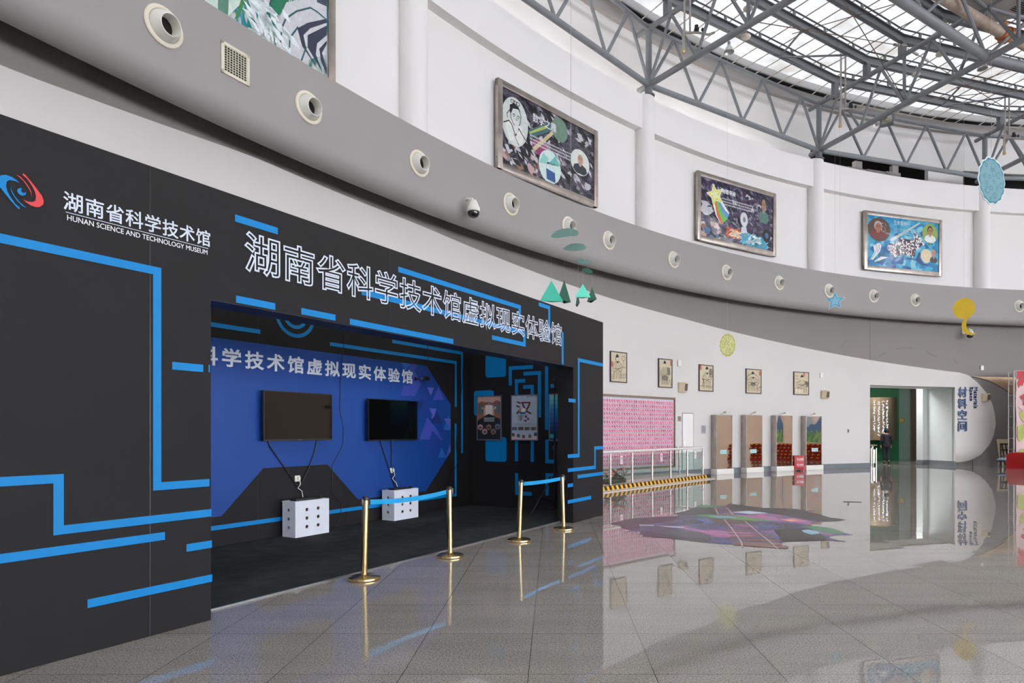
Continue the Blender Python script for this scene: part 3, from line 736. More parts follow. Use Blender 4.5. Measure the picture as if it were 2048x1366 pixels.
# televisions
def tv(label, c, cables):
    y = BD - 0.11
    P = [BF.px(u, v, y) for u, v in c]; x0, x1 = (P[0][0] + P[3][0]) / 2, (P[1][0] + P[2][0]) / 2; z0, z1 = (P[2][1] + P[3][1]) / 2, (P[0][1] + P[1][1]) / 2
    w, h = x1 - x0, z1 - z0
    root = thing('television', label, 'television', BF.M @ Matrix.Translation(((x0 + x1) / 2, y, z0)), 'televisions on the blue back wall')
    mb = MB(); mb.bbox(-w / 2, w / 2, 0.002, 0.05, 0, h, M_dgrey, 0.006)
    for a, b, e, f_ in ((-w / 2, w / 2, 0, 0.022), (-w / 2, w / 2, h - 0.012, h), (-w / 2, -w / 2 + 0.012, 0.02, h - 0.01), (w / 2 - 0.012, w / 2, 0.02, h - 0.01)): mb.box(a, b, -0.004, 0.004, e, f_, M_dgrey)
    mb.build('casing', root)
    mb = MB(); mb.box(-w / 2 + 0.012, w / 2 - 0.012, 0, 0.003, 0.022, h - 0.012, mat('glossy_black_screen', (9, 10, 10), 0.06, spec=0.6, var=0.02)); mb.build('screen', root)
    mb = MB(); mb.box(-w * 0.22, w * 0.22, 0.05, 0.075, h * 0.25, h * 0.75, M_dgrey); mb.box(-0.25, -0.2, 0.075, 0.11, h * 0.2, h * 0.8, M_dgrey); mb.box(0.2, 0.25, 0.075, 0.11, h * 0.2, h * 0.8, M_dgrey); mb.build('wall_bracket', root)
    mb = MB()
    for k in (-1, 1): mb.box(k * 0.01, k * 0.03, -0.006, -0.002, 0.008, 0.013, M_alu)
    mb.build('badge', root)
    for cb in cables:
        mb = MB(); T = root.matrix_world.inverted() @ BF.M
        pts = []
        for u, v in cb: a = BF.px(u, v, BD - 0.02); pts.append(T @ Vector((a[0], BD - 0.02, a[1])))
        mb.sweep(pts, 0.008, M_rubber, 6); mb.build('cable', root)
    return root
tv('left television reflecting grey light, above the nearer white box', [(526.5, 781), (664, 787.6), (664, 879.6), (527.6, 882.8)],
   [[(535, 878), (540, 893), (560, 922), (580, 950), (594, 972)], [(634, 880), (629, 905), (618, 935), (606, 960), (600, 972)]])
tv('right television with near black screen, above the farther white box', [(736.8, 797.4), (834.7, 801.7), (835, 879), (736.8, 883.3)],
   [[(761, 882), (766, 900), (776, 930), (785, 958), (790, 973)], [(782, 881), (784, 900), (783, 925), (788, 950), (793, 975)]])

# white perforated computer boxes
def holed(w, h, pts, r, t, m, mb, T):
    c = bpy.data.curves.new('panel', 'CURVE'); c.dimensions = '2D'; c.fill_mode = 'BOTH'; c.extrude = t / 2
    def spl(P):
        s = c.splines.new('POLY'); s.points.add(len(P) - 1)
        for q, p in zip(s.points, P): q.co = (p[0], p[1], 0, 1)
        s.use_cyclic_u = True
    spl([(0, 0), (w, 0), (w, h), (0, h)])
    for x, z in pts: spl([(x + r * math.cos(2 * PI * i / 20), z + r * math.sin(2 * PI * i / 20)) for i in range(20)])
    o = bpy.data.objects.new('panel', c); COL.objects.link(o); dg = bpy.context.evaluated_depsgraph_get(); ev = o.evaluated_get(dg); me = ev.to_mesh()
    mb.mesh([T @ Vector((v.co.x, v.co.z, v.co.y)) for v in me.vertices], [list(reversed(p.vertices)) for p in me.polygons], m)
    ev.to_mesh_clear(); bpy.data.objects.remove(o); bpy.data.curves.remove(c)
def pcbox(label):
    w, d, h = 0.60, 0.30, 0.52
    root = thing('computer_box', label, 'box', None, 'white perforated boxes under the televisions')
    mb = MB(); t = 0.015
    mb.box(t, w - t, d - t, d, 0, h - t, M_pcwhite); mb.bbox(0, w, 0, d, h - t, h, M_pcwhite, 0.003)
    mb.box(t, w - t, t, d - t, 0, 0.012, M_woodhole); mb.build('carcass', root)
    mb = MB(); holed(w, h - t, [(x, z) for x in (0.2, 0.4) for z in (0.14, 0.265, 0.39)], 0.026, t, M_pcwhite, mb, Matrix.Translation((0, t / 2, 0))); mb.build('front_panel', root)
    for x in (0, w - t):
        mb = MB(); holed(d - 2 * t, h - t, [((d - 2 * t) / 2, z) for z in (0.14, 0.265, 0.39)], 0.026, t, M_pcwhite, mb, Matrix.Translation((x + t / 2, t, 0)) @ Matrix.Rotation(rad(90), 4, 'Z')); mb.build('side_panel', root)
    mb = MB(); mb.box(0.12, w - 0.12, 0.05, d - 0.05, 0.012, 0.42, M_woodhole); mb.build('inner_shelf', root)
    return root
b1 = BF.px(598, 1079, 0); p1 = BF.I @ floor_pt(598, 1079); p2 = BF.I @ floor_pt(792, 1044)
box1 = pcbox('white perforated box under the left television, with keyboard on top')
box1.matrix_world = BF.M @ Matrix.Translation((p1.x, BD - 0.36, 0.012))
box2 = clone(box1, BF.M @ Matrix.Translation((p2.x, BD - 0.36, 0.012)), 'white perforated box under the right television, behind the blue belt')
def keyboard(M, label):
    root = thing('keyboard', label, 'keyboard', M, 'keyboards on the white boxes')
    mb = MB(); mb.bbox(-0.21, 0.21, -0.07, 0.07, 0, 0.018, M_dgrey, 0.004); mb.build('base', root)
    mb = MB()
    for j in range(5):
        for i in range(16): mb.box(-0.2 + i * 0.025, -0.178 + i * 0.025, -0.06 + j * 0.024, -0.04 + j * 0.024, 0.018, 0.025, mat('key_caps', (40, 40, 42), 0.5))
    mb.build('keys', root)
def mouse(M, label):
    root = thing('computer_mouse', label, 'mouse', M, 'mice on the white boxes')
    mb = MB(); bm = bmesh.new(); bmesh.ops.create_uvsphere(bm, u_segments=16, v_segments=10, radius=1)
    for v in bm.verts: v.co = Vector((v.co.x * 0.032, v.co.y * 0.055, max(0, v.co.z) * 0.035))
    mb.bm(bm, M_dgrey); mb.build('shell', root)
    mb = MB(); mb.lathe([(0.008, -0.003), (0.008, 0.003)], M_alu, 10, Matrix.Translation((0, -0.02, 0.033)) @ Matrix.Rotation(rad(90), 4, 'Y')); mb.build('wheel', root)
for bx, nm in ((box1, 'nearer'), (box2, 'farther')):
    keyboard(bx.matrix_world @ Matrix.Translation((0.26, 0.12, 0.52)), 'black keyboard lying on the %s white box' % nm)
    mouse(bx.matrix_world @ Matrix.Translation((0.53, 0.12, 0.52)), 'black mouse beside the keyboard on the %s white box' % nm)
# sockets with plugs
def socket(label, u, v, cable):
    a = BF.px(u, v, BD); root = thing('power_socket', label, 'socket', BF.M @ Matrix.Translation((a[0], BD - 0.014, a[1])), 'white sockets on the booth back wall')
    mb = MB(); mb.bbox(-0.045, 0.045, 0, 0.012, -0.045, 0.045, M_offw, 0.004); mb.build('plate', root)
    mb = MB(); mb.bbox(-0.005, 0.03, -0.03, 0.0, -0.02, 0.025, M_offw, 0.004); mb.build('plug', root)
    mb = MB(); mb.sweep([Vector((0.012, -0.03, 0))] + [Vector((BF.px(x, y, BD)[0] - a[0], -0.03, BF.px(x, y, BD)[1] - a[1])) for x, y in cable], 0.007, M_offw, 6); mb.build('cable', root)
socket('white socket with white plug above the nearer white box', 594, 957, [(597, 968), (592, 976), (600, 982), (602, 994)])
socket('white socket above the farther white box', 783, 941, [(786, 950), (781, 957), (789, 966), (791, 973)])
# tracking sensor and loose wires
a = BF.px(853, 757, BD - 0.22); root = thing('tracking_sensor', 'small black tracking sensor on a bracket at the blue visor corner', 'sensor', BF.M @ Matrix.Translation((a[0], BD, a[1])))
mb = MB(); mb.bbox(-0.04, 0.05, -0.26, -0.17, -0.045, 0.045, M_dgrey, 0.012); mb.build('sensor_head', root)
mb = MB(); mb.lathe([(0.035, -0.012), (0.035, 0.0)], M_dgrey, 16, Matrix.Translation((-0.06, 0, 0)) @ Matrix.Rotation(rad(90), 4, 'X') @ Matrix.Scale(-1, 4, (0, 0, 1)))
mb.tube((-0.06, -0.01, 0), (-0.03, -0.1, 0), 0.012, M_dgrey, 8); mb.tube((-0.03, -0.1, 0), (0, -0.18, 0), 0.009, M_alu, 8); mb.build('bracket', root)
def wire(label, px, y, r=0.005):
    mb = MB(); pts = [BF.M @ Vector((BF.px(u, v, y)[0], y, BF.px(u, v, y)[1])) for u, v in px]
    mb.sweep(pts, r, M_rubber, 6); tag(mb.build('loose_wire'), label, 'wire', 'wires hanging in the booth')
wire('thin black wire hanging down to the tracking sensor', [(855, 688), (855.5, 720), (855, 755)], BD - 0.2)
wire('thin black wire hanging between the two televisions', [(687, 655), (687.5, 690), (681, 760), (680, 820), (688, 858), (686, 890), (665, 930), (664, 985), (684, 1010), (678, 1045)], BD - 0.015)
wire('thin black wire beside the cyan vertical line near the inner corner', [(928, 703), (924, 770), (916, 840), (912, 895), (917, 920), (904, 950), (898, 975), (890, 1005), (868, 1028), (842, 1026)], BD - 0.018)
# light stand behind the right pillar
lb = BF.M @ Matrix.Translation((-0.30, 0.86, 0.012))
root = thing('light_stand', 'black folding light stand half hidden behind the right pillar', 'stand', lb)
mb = MB(); mb.tube((0, 0, 0.1), (0, 0, 1.4), 0.014, M_dgrey); mb.tube((0, 0, 1.4), (0, 0, 2.48), 0.010, M_dgrey); mb.build('pole', root)
for z in (1.38, 0.72):
    mb = MB(); mb.lathe([(0.022, z - 0.03), (0.022, z + 0.03)], M_dgrey, 12); mb.build('collar', root)
for k in range(3):
    a = rad(150 + 120 * k); mb = MB(); mb.tube((0.02 * math.cos(a), 0.02 * math.sin(a), 0.72), (0.5 * math.cos(a), 0.5 * math.sin(a), 0.012), 0.011, M_dgrey)
    mb.tube((0, 0, 0.2), (0.3 * math.cos(a), 0.3 * math.sin(a), 0.30), 0.007, M_dgrey); mb.build('leg', root)
mb = MB(); mb.lathe([(0.02, 2.48), (0.02, 2.52), (0.012, 2.55)], M_dgrey, 12); mb.build('stud', root)
# small drop hanger at the inner corner
# stanchions with belts
def stanchion(label, u, v, utop, lean=0):
    p = floor_pt(u, v); root = thing('stanchion', label, 'stanchion', planeM(p, rad(lean)), 'brass belt posts in front of the booth')
    tilt = (utop - u) / F * p.y
    mb = MB(); mb.lathe([(0.165, 0), (0.168, 0.012), (0.165, 0.028), (0.15, 0.036), (0.06, 0.045), (0.034, 0.055), (0, 0.055)], M_gold, 40); mb.build('base', root)
    c, s = math.cos(-rad(lean)), math.sin(-rad(lean)); tv_ = Vector((tilt * c, tilt * s, 0.84))
    mb = MB(); mb.tube((0, 0, 0.045), tv_, 0.0315, M_gold, 24); mb.build('post', root)
    mb = MB(); q = tv_
    mb.lathe([(0.033, -0.012), (0.034, 0.0), (0.034, 0.018), (0.028, 0.026), (0, 0.028)], M_dgrey, 24, Matrix.Translation((q.x, q.y, q.z + 0.0)))
    mb.bbox(-0.018, 0.018, -0.046, -0.026, -0.075, 0.005, M_dgrey, 0.004, Matrix.Translation(q)); mb.build('belt_head', root)
    return root, root.matrix_world @ (q + Vector((0, 0, -0.035)))
s1, q1 = stanchion('brass belt post nearest the viewer, in front of the nearer white box', 728, 1159, 731.5, -60)
s2, q2 = stanchion('brass belt post in front of the booth inner corner', 900, 1114, 898.5, 120)
s3, q3 = stanchion('brass belt post at the carpet edge below the pale poster', 1038, 1082.5, 1042, -60)
s4, q4 = stanchion('brass belt post beside the right pillar of the booth', 1127, 1059.5, 1124, 120)
def belt(root, a, b, sag):
    d = (b - a).normalized(); a = a + d * 0.04; b = b - d * 0.04; I = root.matrix_world.inverted(); mb = MB(); V, Fc = [], []
    n = 16; side = Vector((-d.y, d.x, 0)) * 0.0015
    for i in range(n + 1):
        t = i / n; p = a.lerp(b, t) - Vector((0, 0, sag * 4 * t * (1 - t)))
        for s in (side, -side):
            for z in (-0.026, 0.026): V.append(I @ (p + s + Vector((0, 0, z))))
    for i in range(n):
        k = i * 4
        for A in ((0, 1, 5, 4), (2, 6, 7, 3), (1, 3, 7, 5), (0, 4, 6, 2)): Fc.append([k + j for j in A])
    mb.mesh(V, Fc, mat('turquoise_blue_belt', (0, 154, 214), 0.6)); tag(mb.build('belt', root, smooth=False), 'stretched cyan belt', None)
    for e in (a, b):
        mb = MB(); mb.bbox(-0.02, 0.02, -0.006, 0.006, -0.032, 0.032, M_dgrey, 0.003, I @ Matrix.Translation(e) @ Matrix.Rotation(math.atan2(d.y, d.x), 4, 'Z')); mb.build('belt_clip', root)
belt(s1, q1, q2, 0.03); belt(s3, q3, q4, 0.012)
# ================================================================== THE ROOF
TH = [144.3 + 14.64 * k for k in (3, 2, 1, 0, -1, -2, -3, -4, -5)]
rest = TH[-1] + 160.0; TH2 = [TH[-1] - rest * i / 14 for i in range(1, 15)]
ZG = 16.0
def p3(th, r, z): p = pol(th, r); return Vector((p.x, p.y, z))
RO, RI = RU + 0.85, 29.3
nwin = 1
allth = TH + TH2 + [TH[0] + (360 - (TH[0] - TH2[-1])) * (1 - i / 3) for i in range(1, 3)]
seq = [TH2[-1] + 0] ; segs = list(zip(TH + TH2[:-1], (TH + TH2)[1:]))
gap0, gap1 = TH2[-1], TH[0] - 360
segs += [(gap0 + (gap1 - gap0) * i / 3, gap0 + (gap1 - gap0) * (i + 1) / 3) for i in range(3)]
PURL = [35.1, 33.65, 32.2, 30.75]
for a, b in segs:
    vis = b > 80 and a < 160
    o = MB(); o.face([p3(a, RO, ZG), p3(b, RO, ZG), p3(b, RI, ZG), p3(a, RI, ZG)], M_sky)
    w = struct(o.build('window_%d' % nwin, smooth=False)); nwin += 1
    bars = MB(); n = 14 if vis else 6
    for i in range(n + 1):
        t = i / n; q0 = p3(a, RO, ZG).lerp(p3(b, RO, ZG), t); q1 = p3(a, RI, ZG).lerp(p3(b, RI, ZG), t)
        # bars run square to the purlins
        mid = p3((a + b) / 2, 1, 0) - Vector((C0.x, C0.y, 0)); mid.normalize()
        L = (RO - RI) * math.cos(rad((a - b) / 2)); q1 = q0 - mid * L
        lim = p3(b if t > 0.5 else a, RI, ZG)
        e0 = (p3(a, RI, ZG) - Vector((C0.x, C0.y, ZG))); 
        # clip the bar at the radial hip lines
        def inside(P):
            an = math.degrees(math.atan2(P.y - C0.y, P.x - C0.x)); mm = (a + b) / 2
            d = (an - mm + 180) % 360 - 180; return abs(d) <= abs(a - b) / 2 + 0.02
        if not inside(q1):
            lo, hi = 0.0, 1.0
            for _ in range(18):
                m_ = (lo + hi) / 2
                if inside(q0.lerp(q1, m_)): lo = m_
                else: hi = m_
            q1 = q0.lerp(q1, lo)
        if (q1 - q0).length > 0.15: bars.tube(q0 + Vector((0, 0, -0.03)), q1 + Vector((0, 0, -0.03)), 0.022, mat('weathered_glazing_bar', (176, 168, 158), 0.5, var=0.1), 6)
    bars.build('glazing_bar', w)
# solid centre of the roof, its soffit, and the roof edge outside
mb = MB()
arc(mb, 0, 360, 26.4, 29.5, 15.1, 15.3, M_grey, 4, False)
arc(mb, 0, 360, 29.25, 29.5, 15.1, 16.4, M_grey, 4, False); arc(mb, 0, 360, 26.4, 26.6, 15.1, 16.4, M_grey, 4, False)
arc(mb, 0, 360, RO - 0.4, 39.5, 16.03, 16.3, M_grey, 4, False)
mb.face([p3(360 * i / 48, 25.2, 16.25) for i in range(48)][::-1], M_grey)
struct(mb.build('ceiling', smooth=False))
# unseen glazed ring round the roof centre, added to let in more daylight
mb = MB(); n = 72
for i in range(n):
    t0, t1 = 360 * i / n, 360 * (i + 1) / n; mb.face([p3(t0, 26.55, 16.35), p3(t1, 26.55, 16.35), p3(t1, 25.0, 16.35), p3(t0, 25.0, 16.35)], M_dome)
dome = struct(mb.build('window_%d' % nwin, smooth=False))
mb = MB()
for i in range(36): mb.box(-0.05, 0.05, -1.4, 0, 16.2, 16.33, M_steel, wallM(i * 10, 26.4))
for r in (25.8,): arc(mb, 0, 360, r, r + 0.12, 16.2, 16.33, M_steel, 5, False)
mb.build('glazing_bar', dome)

Z0, Z1 = 13.06, 14.95
RT = 35.9
names = ['far left', 'upper left', 'middle', 'right', 'far right']
def ibeam(mb, a, b, h, w, m, t=0.02):
    d = (b - a); L = d.length; d.normalize(); ang = math.atan2(d.y, d.x)
    T = Matrix.Translation(a) @ Matrix.Rotation(ang, 4, 'Z')
    mb.box(0, L, -t / 2, t / 2, -h / 2, h / 2, m, T); mb.box(0, L, -w / 2, w / 2, h / 2 - t, h / 2, m, T); mb.box(0, L, -w / 2, w / 2, -h / 2, -h / 2 + t, m, T)
bays = [(144.3, 129.66), (129.66, 115.02), (115.02, 100.38), (100.38, 85.74)]
bay_lab = ['at the top edge of the view, left of the upper column', 'over the mural with the shooting star', 'over the blue mural, with a dark gap beneath', 'at the right edge behind the blue moon cutout']
for (a, b), lb in zip(bays, bay_lab):
    A0, B0, A1, B1 = p3(a, RT, Z0), p3(b, RT, Z0), p3(a, RT, Z1), p3(b, RT, Z1)
    root = thing('ring_truss', 'grey ring truss bay ' + lb, 'truss', Matrix.Translation(A0), 'ring truss bays on the white columns')
    I = Matrix.Translation(-A0)
    mb = MB(); mb.tube(A0, B0, 0.095, M_steel, 14); mb.build('bottom_chord', root, M=I)
    mb = MB(); mb.tube(A1, B1, 0.075, M_steel, 14); mb.build('top_chord', root, M=I)
    for i in range(4):
        top = A1.lerp(B1, (2 * i + 1) / 8)
        for q in (i / 4, (i + 1) / 4):
            mb = MB(); mb.tube(A0.lerp(B0, q), top, 0.055, M_steel, 10); mb.build('diagonal', root, M=I)
rad_lab = {129.66: 'rising from the upper white column beside the framed mural', 115.02: 'rising from the middle white column toward the centre', 100.38: 'at the right edge, behind the blue moon cutout', 144.3: 'above the top left column'}
TN, BN = [34.95, 33.05, 31.1, 29.3], [35.9, 33.95, 32.12, 30.2, 28.4]
for t in (144.3, 129.66, 115.02, 100.38):
    base = p3(t, RT, 12.72); I = Matrix.Translation(-base)
    root = thing('radial_truss', 'grey tubular radial roof truss ' + rad_lab[t], 'truss', Matrix.Translation(base), 'radial roof trusses')
    mb = MB(); mb.tube(p3(t, RT, 12.72), p3(t, RT, Z1 + 0.1), 0.105, M_steel, 16); mb.lathe([(0.2, 0), (0.2, 0.03), (0.13, 0.04), (0.13, 0.3)], M_steel2, 20, Matrix.Translation(p3(t, RT, 12.7))); mb.build('post', root, M=I)
    mb = MB(); mb.tube(p3(t, 36.35, Z0 - 0.02), p3(t, 26.2, Z0 + 0.34), 0.10, M_steel, 14); mb.build('bottom_chord', root, M=I)
    mb = MB(); mb.tube(p3(t, 36.4, Z1), p3(t, 26.2, Z1), 0.085, M_steel, 14); mb.build('top_chord', root, M=I)
    zb = lambda r: Z0 + 0.42 * (RT - r) / 12; zt_ = lambda r: Z1
    for i, r in enumerate(TN):
        for rb in (BN[i], BN[i + 1]):
            mb = MB(); mb.tube(p3(t, rb, zb(rb)), p3(t, r, zt_(r)), 0.052, M_steel, 10); mb.build('diagonal', root, M=I)
    for r in (32.12, 28.4):
        mb = MB(); mb.tube(p3(t, r, zb(r)), p3(t, r, zt_(r)), 0.055, M_steel, 10); mb.build('vertical', root, M=I)
    for r in PURL:
        mb = MB(); mb.box(-0.1, 0.1, -0.1, 0.1, zt_(r), 15.40, M_steel2, wallM(t, r)); mb.build('stub', root, M=I)
# inner ring beam
for (a, b), lb in zip(bays, ['above the top of the view', 'running down from the top centre', 'right of the pipe junction', 'far right']):
    A, B = p3(a, 29.33, Z0 + 0.30), p3(b, 29.33, Z0 + 0.30); I = Matrix.Translation(-A)
    root = thing('ring_beam', 'thick grey inner ring tube ' + lb + ' in the roof', 'beam', Matrix.Translation(A), 'inner ring tubes')
    mb = MB(); mb.tube(A, B, 0.14, M_steel, 18); mb.build('tube', root, M=I)
    T1, T2 = p3(a, 29.33, Z1), p3(b, 29.33, Z1)
    mb = MB(); mb.tube(T1, T2, 0.08, M_steel, 12); mb.build('top_tube', root, M=I)
    for i in range(2):
        tp = T1.lerp(T2, (2 * i + 1) / 4)
        for q in (i / 2, (i + 1) / 2):
            mb = MB(); mb.tube(A.lerp(B, q), tp, 0.055, M_steel, 8); mb.build('diagonal', root, M=I)
# purlins: I beam, short posts and rail under the glass
row_lab = ['outermost', 'second outermost', 'third from the gutter', 'innermost']
bay_pl = ['top left roof bay', 'roof bay over the shooting star mural', 'roof bay over the blue mural', 'roof bay at the right edge']
for (a, b), bl in zip(bays, bay_pl):
    for r, rl in zip(PURL, row_lab):
        A, B = p3(a, r, 15.55), p3(b, r, 15.55); I = Matrix.Translation(-A)
        root = thing('purlin', '%s grey purlin in the %s' % (rl, bl), 'purlin', Matrix.Translation(A), 'roof purlins under the skylight')
        mb = MB(); ibeam(mb, A, B, 0.30, 0.16, M_steel); mb.build('beam', root, M=I)
        mb = MB(); mb.tube(A + Vector((0, 0, 0.36)), B + Vector((0, 0, 0.36)), 0.03, M_steel2, 6); mb.build('rail', root, M=I)
        n = 5
        for i in range(n):
            q = A.lerp(B, (i + 0.5) / n); mb = MB(); mb.box(-0.035, 0.035, -0.035, 0.035, 0.15, 0.36, M_steel, Matrix.Translation(q) @ Matrix.Rotation(rad((a + b) / 2 - 90), 4, 'Z')); mb.build('post', root, M=I)
# gutter clips and small brace tubes between purlins
for (a, b), bl in zip(bays[1:], bay_pl[1:]):
    f0 = lambda q, r: p3(a, r, 15.38).lerp(p3(b, r, 15.38), q)
    for q0, r0, q1, r1, nm in ((0.55, 33.65, 0.62, 35.1, 'short'), (0.62, 35.1, 0.86, 33.65, 'slanting'), (0.62, 35.1, 0.98, 35.0, 'level')):
        A, B = f0(q0, r0), f0(q1, r1); mb = MB(); mb.tube(A, B, 0.036, M_steel, 8)
        o = mb.build('brace_tube', None, M=Matrix.Translation(-A)); o.location = A
        tag(o, '%s thin grey brace tube between purlins in the %s' % (nm, bl), 'brace', 'thin brace tubes under the skylight')
# tension cables with turnbuckles
def cable(A, B, label, tb=None):
    root = thing('tension_cable', label, 'cable', Matrix.Translation(A), 'tension cables in the roof'); I = Matrix.Translation(-A)
    m = mat('rusty_steel_cable', (110, 92, 78), 0.6, var=0.15)
    mb = MB(); mb.tube(A, B, 0.014, m, 6); mb.build('rod', root, M=I)
    for t in (tb or []):
        q = A.lerp(B, t); d = (B - A).normalized(); mb = MB(); mb.tube(q - d * 0.16, q + d * 0.16, 0.045, M_galv, 8); mb.build('turnbuckle', root, M=I)
T1_, T2_, T3_ = 129.66, 115.02, 100.38
cable(p3(T1_, 32.1, 13.3), p3(T2_, 31.9, 15.1), 'rusty cable crossing the left roof bay to the middle truss', [0.9, 0.95])
cable(p3(T1_, 30.6, 15.1), p3(T2_, 32.1, 13.3), 'rusty cable falling across the left roof bay to the middle truss', [])
cable(p3(T2_, 32.0, 15.1), p3(T3_, 33.4, 14.2), 'rusty cable from the middle truss toward the right edge', [0.05, 0.12])
cable(p3(T2_, 32.1, 13.3), p3(T3_, 31.9, 15.1), 'rusty cable rising from the middle truss lower chord', [])
cable(p3(T2_ + 7, 33.6, 15.3), p3(T2_ + 4, 30.7, 15.3), 'thin dark tie rod between the purlins left of the middle truss')
cable(p3(T3_ + 7, 33.6, 15.3), p3(T3_ + 4, 30.7, 15.3), 'thin dark tie rod between the purlins right of the middle truss')

# pendant high bay lamps
def highbay(label, u, v, depth, drop=1.0, n='pendant_lamp'):
    p = at_depth(u, v, depth); root = thing(n, label, 'lamp', Matrix.Translation(p) @ Matrix.Scale(0.68, 4), 'bell shaped lamps under the trusses')
    mb = MB(); mb.lathe([(0.235, -0.17), (0.23, -0.16), (0.17, 0.0), (0.09, 0.12), (0.06, 0.16), (0.055, 0.15), (0.08, 0.11), (0.16, -0.005), (0.222, -0.165)], mat('ribbed_lamp_shade', (206, 206, 206), 0.3, metal=0.5), 24, None, True); mb.build('lamp_shade', root)
    mb = MB(); mb.lathe([(0.06, 0.15), (0.07, 0.18), (0.07, 0.30), (0.03, 0.34), (0, 0.34)], M_galv, 16); mb.build('ballast', root)
    mb = MB(); mb.lathe([(0, -0.1), (0.05, -0.06), (0.05, 0.02), (0.03, 0.1)], M_offw, 12); mb.build('bulb', root)
    mb = MB(); mb.tube((0, 0, 0.33), (0, 0, 0.33 + drop), 0.012, M_galv, 6); mb.build('hook_rod', root)
highbay('bell shaped lamp under the left radial truss', 1458, 97, 19.9, 0.35)
highbay('bell shaped lamp at the far right under the middle truss', 1965, 131, 20.9, 0.55)
highbay('small bell shaped lamp beside the square floodlight', 1753, 243, 25.2, 0.5)
# round smoke detectors on the chords
def detector(label, u, v, depth, L):
    p = at_depth(u, v, depth); root = thing('smoke_detector', label, 'detector', Matrix.Translation(p), 'cream round detectors under the roof')
    mb = MB(); mb.lathe([(0.0, -0.10), (0.08, -0.09), (0.13, -0.05), (0.14, -0.02), (0.13, 0.0), (0.10, 0.03), (0.0, 0.04)], M_cream, 22); mb.build('housing', root)
    mb = MB(); mb.tube((0, 0, 0.03), (0, 0, L), 0.02, M_galv, 8); mb.build('stem', root)
detector('cream round detector under the left radial truss', 1492, 72, 18.6, 0.4)
detector('cream round detector on the long white pipe at top right', 1880, 107, 22.0, 2.2)
detector('cream round detector under the middle radial truss', 1816, 203, 22.4, 0.3)
detector('cream sounder box high on the left radial truss', 1496, 16, 18.3, 0.3)
detector('cream sounder on the middle radial truss pipe', 1832, 148, 22.4, 0.3)
# water cannon sprinkler assemblies
def sprinkler(label, u, v, depth, drop):
    p = at_depth(u, v, depth); root = thing('sprinkler_unit', label, 'sprinkler', Matrix.Translation(p), 'sprinkler pipe units under the roof'); m = mat('weathered_pipe', (172, 166, 160), 0.5, var=0.1)
    for x in (0.0, 0.17):
        mb = MB(); mb.tube((x, 0, 0.0), (x, 0, 2.3), 0.03, m, 10); mb.build('riser', root)
    mb = MB(); mb.sweep([(-0.05, 0, 0.02), (0.05, 0, -0.02), (0.4, 0, -0.02), (0.75, 0.05, -0.05), (0.95, 0.1, 0.05)], 0.035, m, 10); mb.build('feed_pipe', root)
    mb = MB(); mb.bbox(0.30, 0.44, -0.06, 0.06, 0.0, 0.12, M_dgrey, 0.02); mb.lathe([(0.05, 0.12), (0.06, 0.15), (0.06, 0.2), (0, 0.22)], M_dgrey, 12, Matrix.Translation((0.37, 0, 0))); mb.lathe([(0.03, 0), (0.05, 0.05), (0.03, 0.1)], M_dgrey, 10, Matrix.Translation((0.56, 0, 0.02))); mb.build('valve', root)
    mb = MB(); mb.tube((-0.03, 0, 0.02), (-0.03, 0, -drop), 0.045, m, 12); mb.build('drop_pipe', root)
    mb = MB(); mb.lathe([(0.05, -0.0), (0.06, -0.03), (0.07, -0.06), (0.05, -0.11), (0, -0.13)], mat('brass_nozzle', (190, 170, 120), 0.4, metal=0.6), 14, Matrix.Translation((-0.03, 0, -drop))); mb.build('nozzle', root)
sprinkler('sprinkler drop pipe with valve left of the bell lamp', 1369, 64, 19.5, 0.55)
sprinkler('sprinkler drop pipe with valve near the middle column', 1682, 217, 24.2, 0.62)
sprinkler('sprinkler drop pipe with valve at the right edge', 2010, 275, 26.6, 0.62)
# floodlight
p = at_depth(1774, 238, 23.2); root = thing('floodlight', 'square grey floodlight clamped under the middle radial truss', 'floodlight', Matrix.Translation(p) @ Matrix.Rotation(rad(-30), 4, 'Z') @ Matrix.Rotation(rad(-25), 4, 'X'))
mb = MB(); mb.bbox(-0.22, 0.22, 0.0, 0.14, -0.25, 0.25, mat('floodlight_housing', (96, 102, 104), 0.5), 0.03); mb.build('housing', root)
mb = MB(); mb.box(-0.17, 0.17, -0.006, 0.0, -0.2, 0.16, mat('floodlight_glass', (170, 168, 156), 0.15, metal=0.4)); mb.build('glass', root)
mb = MB(); mb.lathe([(0.06, -0.02), (0.06, 0.0)], M_cream, 16, Matrix.Translation((0, -0.006, -0.02)) @ Matrix.Rotation(rad(90), 4, 'X')); mb.build('lamp', root)
mb = MB(); mb.sweep([(-0.24, 0.07, 0), (-0.24, 0.07, 0.34), (0.24, 0.07, 0.34), (0.24, 0.07, 0)], 0.014, M_steel2, 6); mb.build('yoke', root)
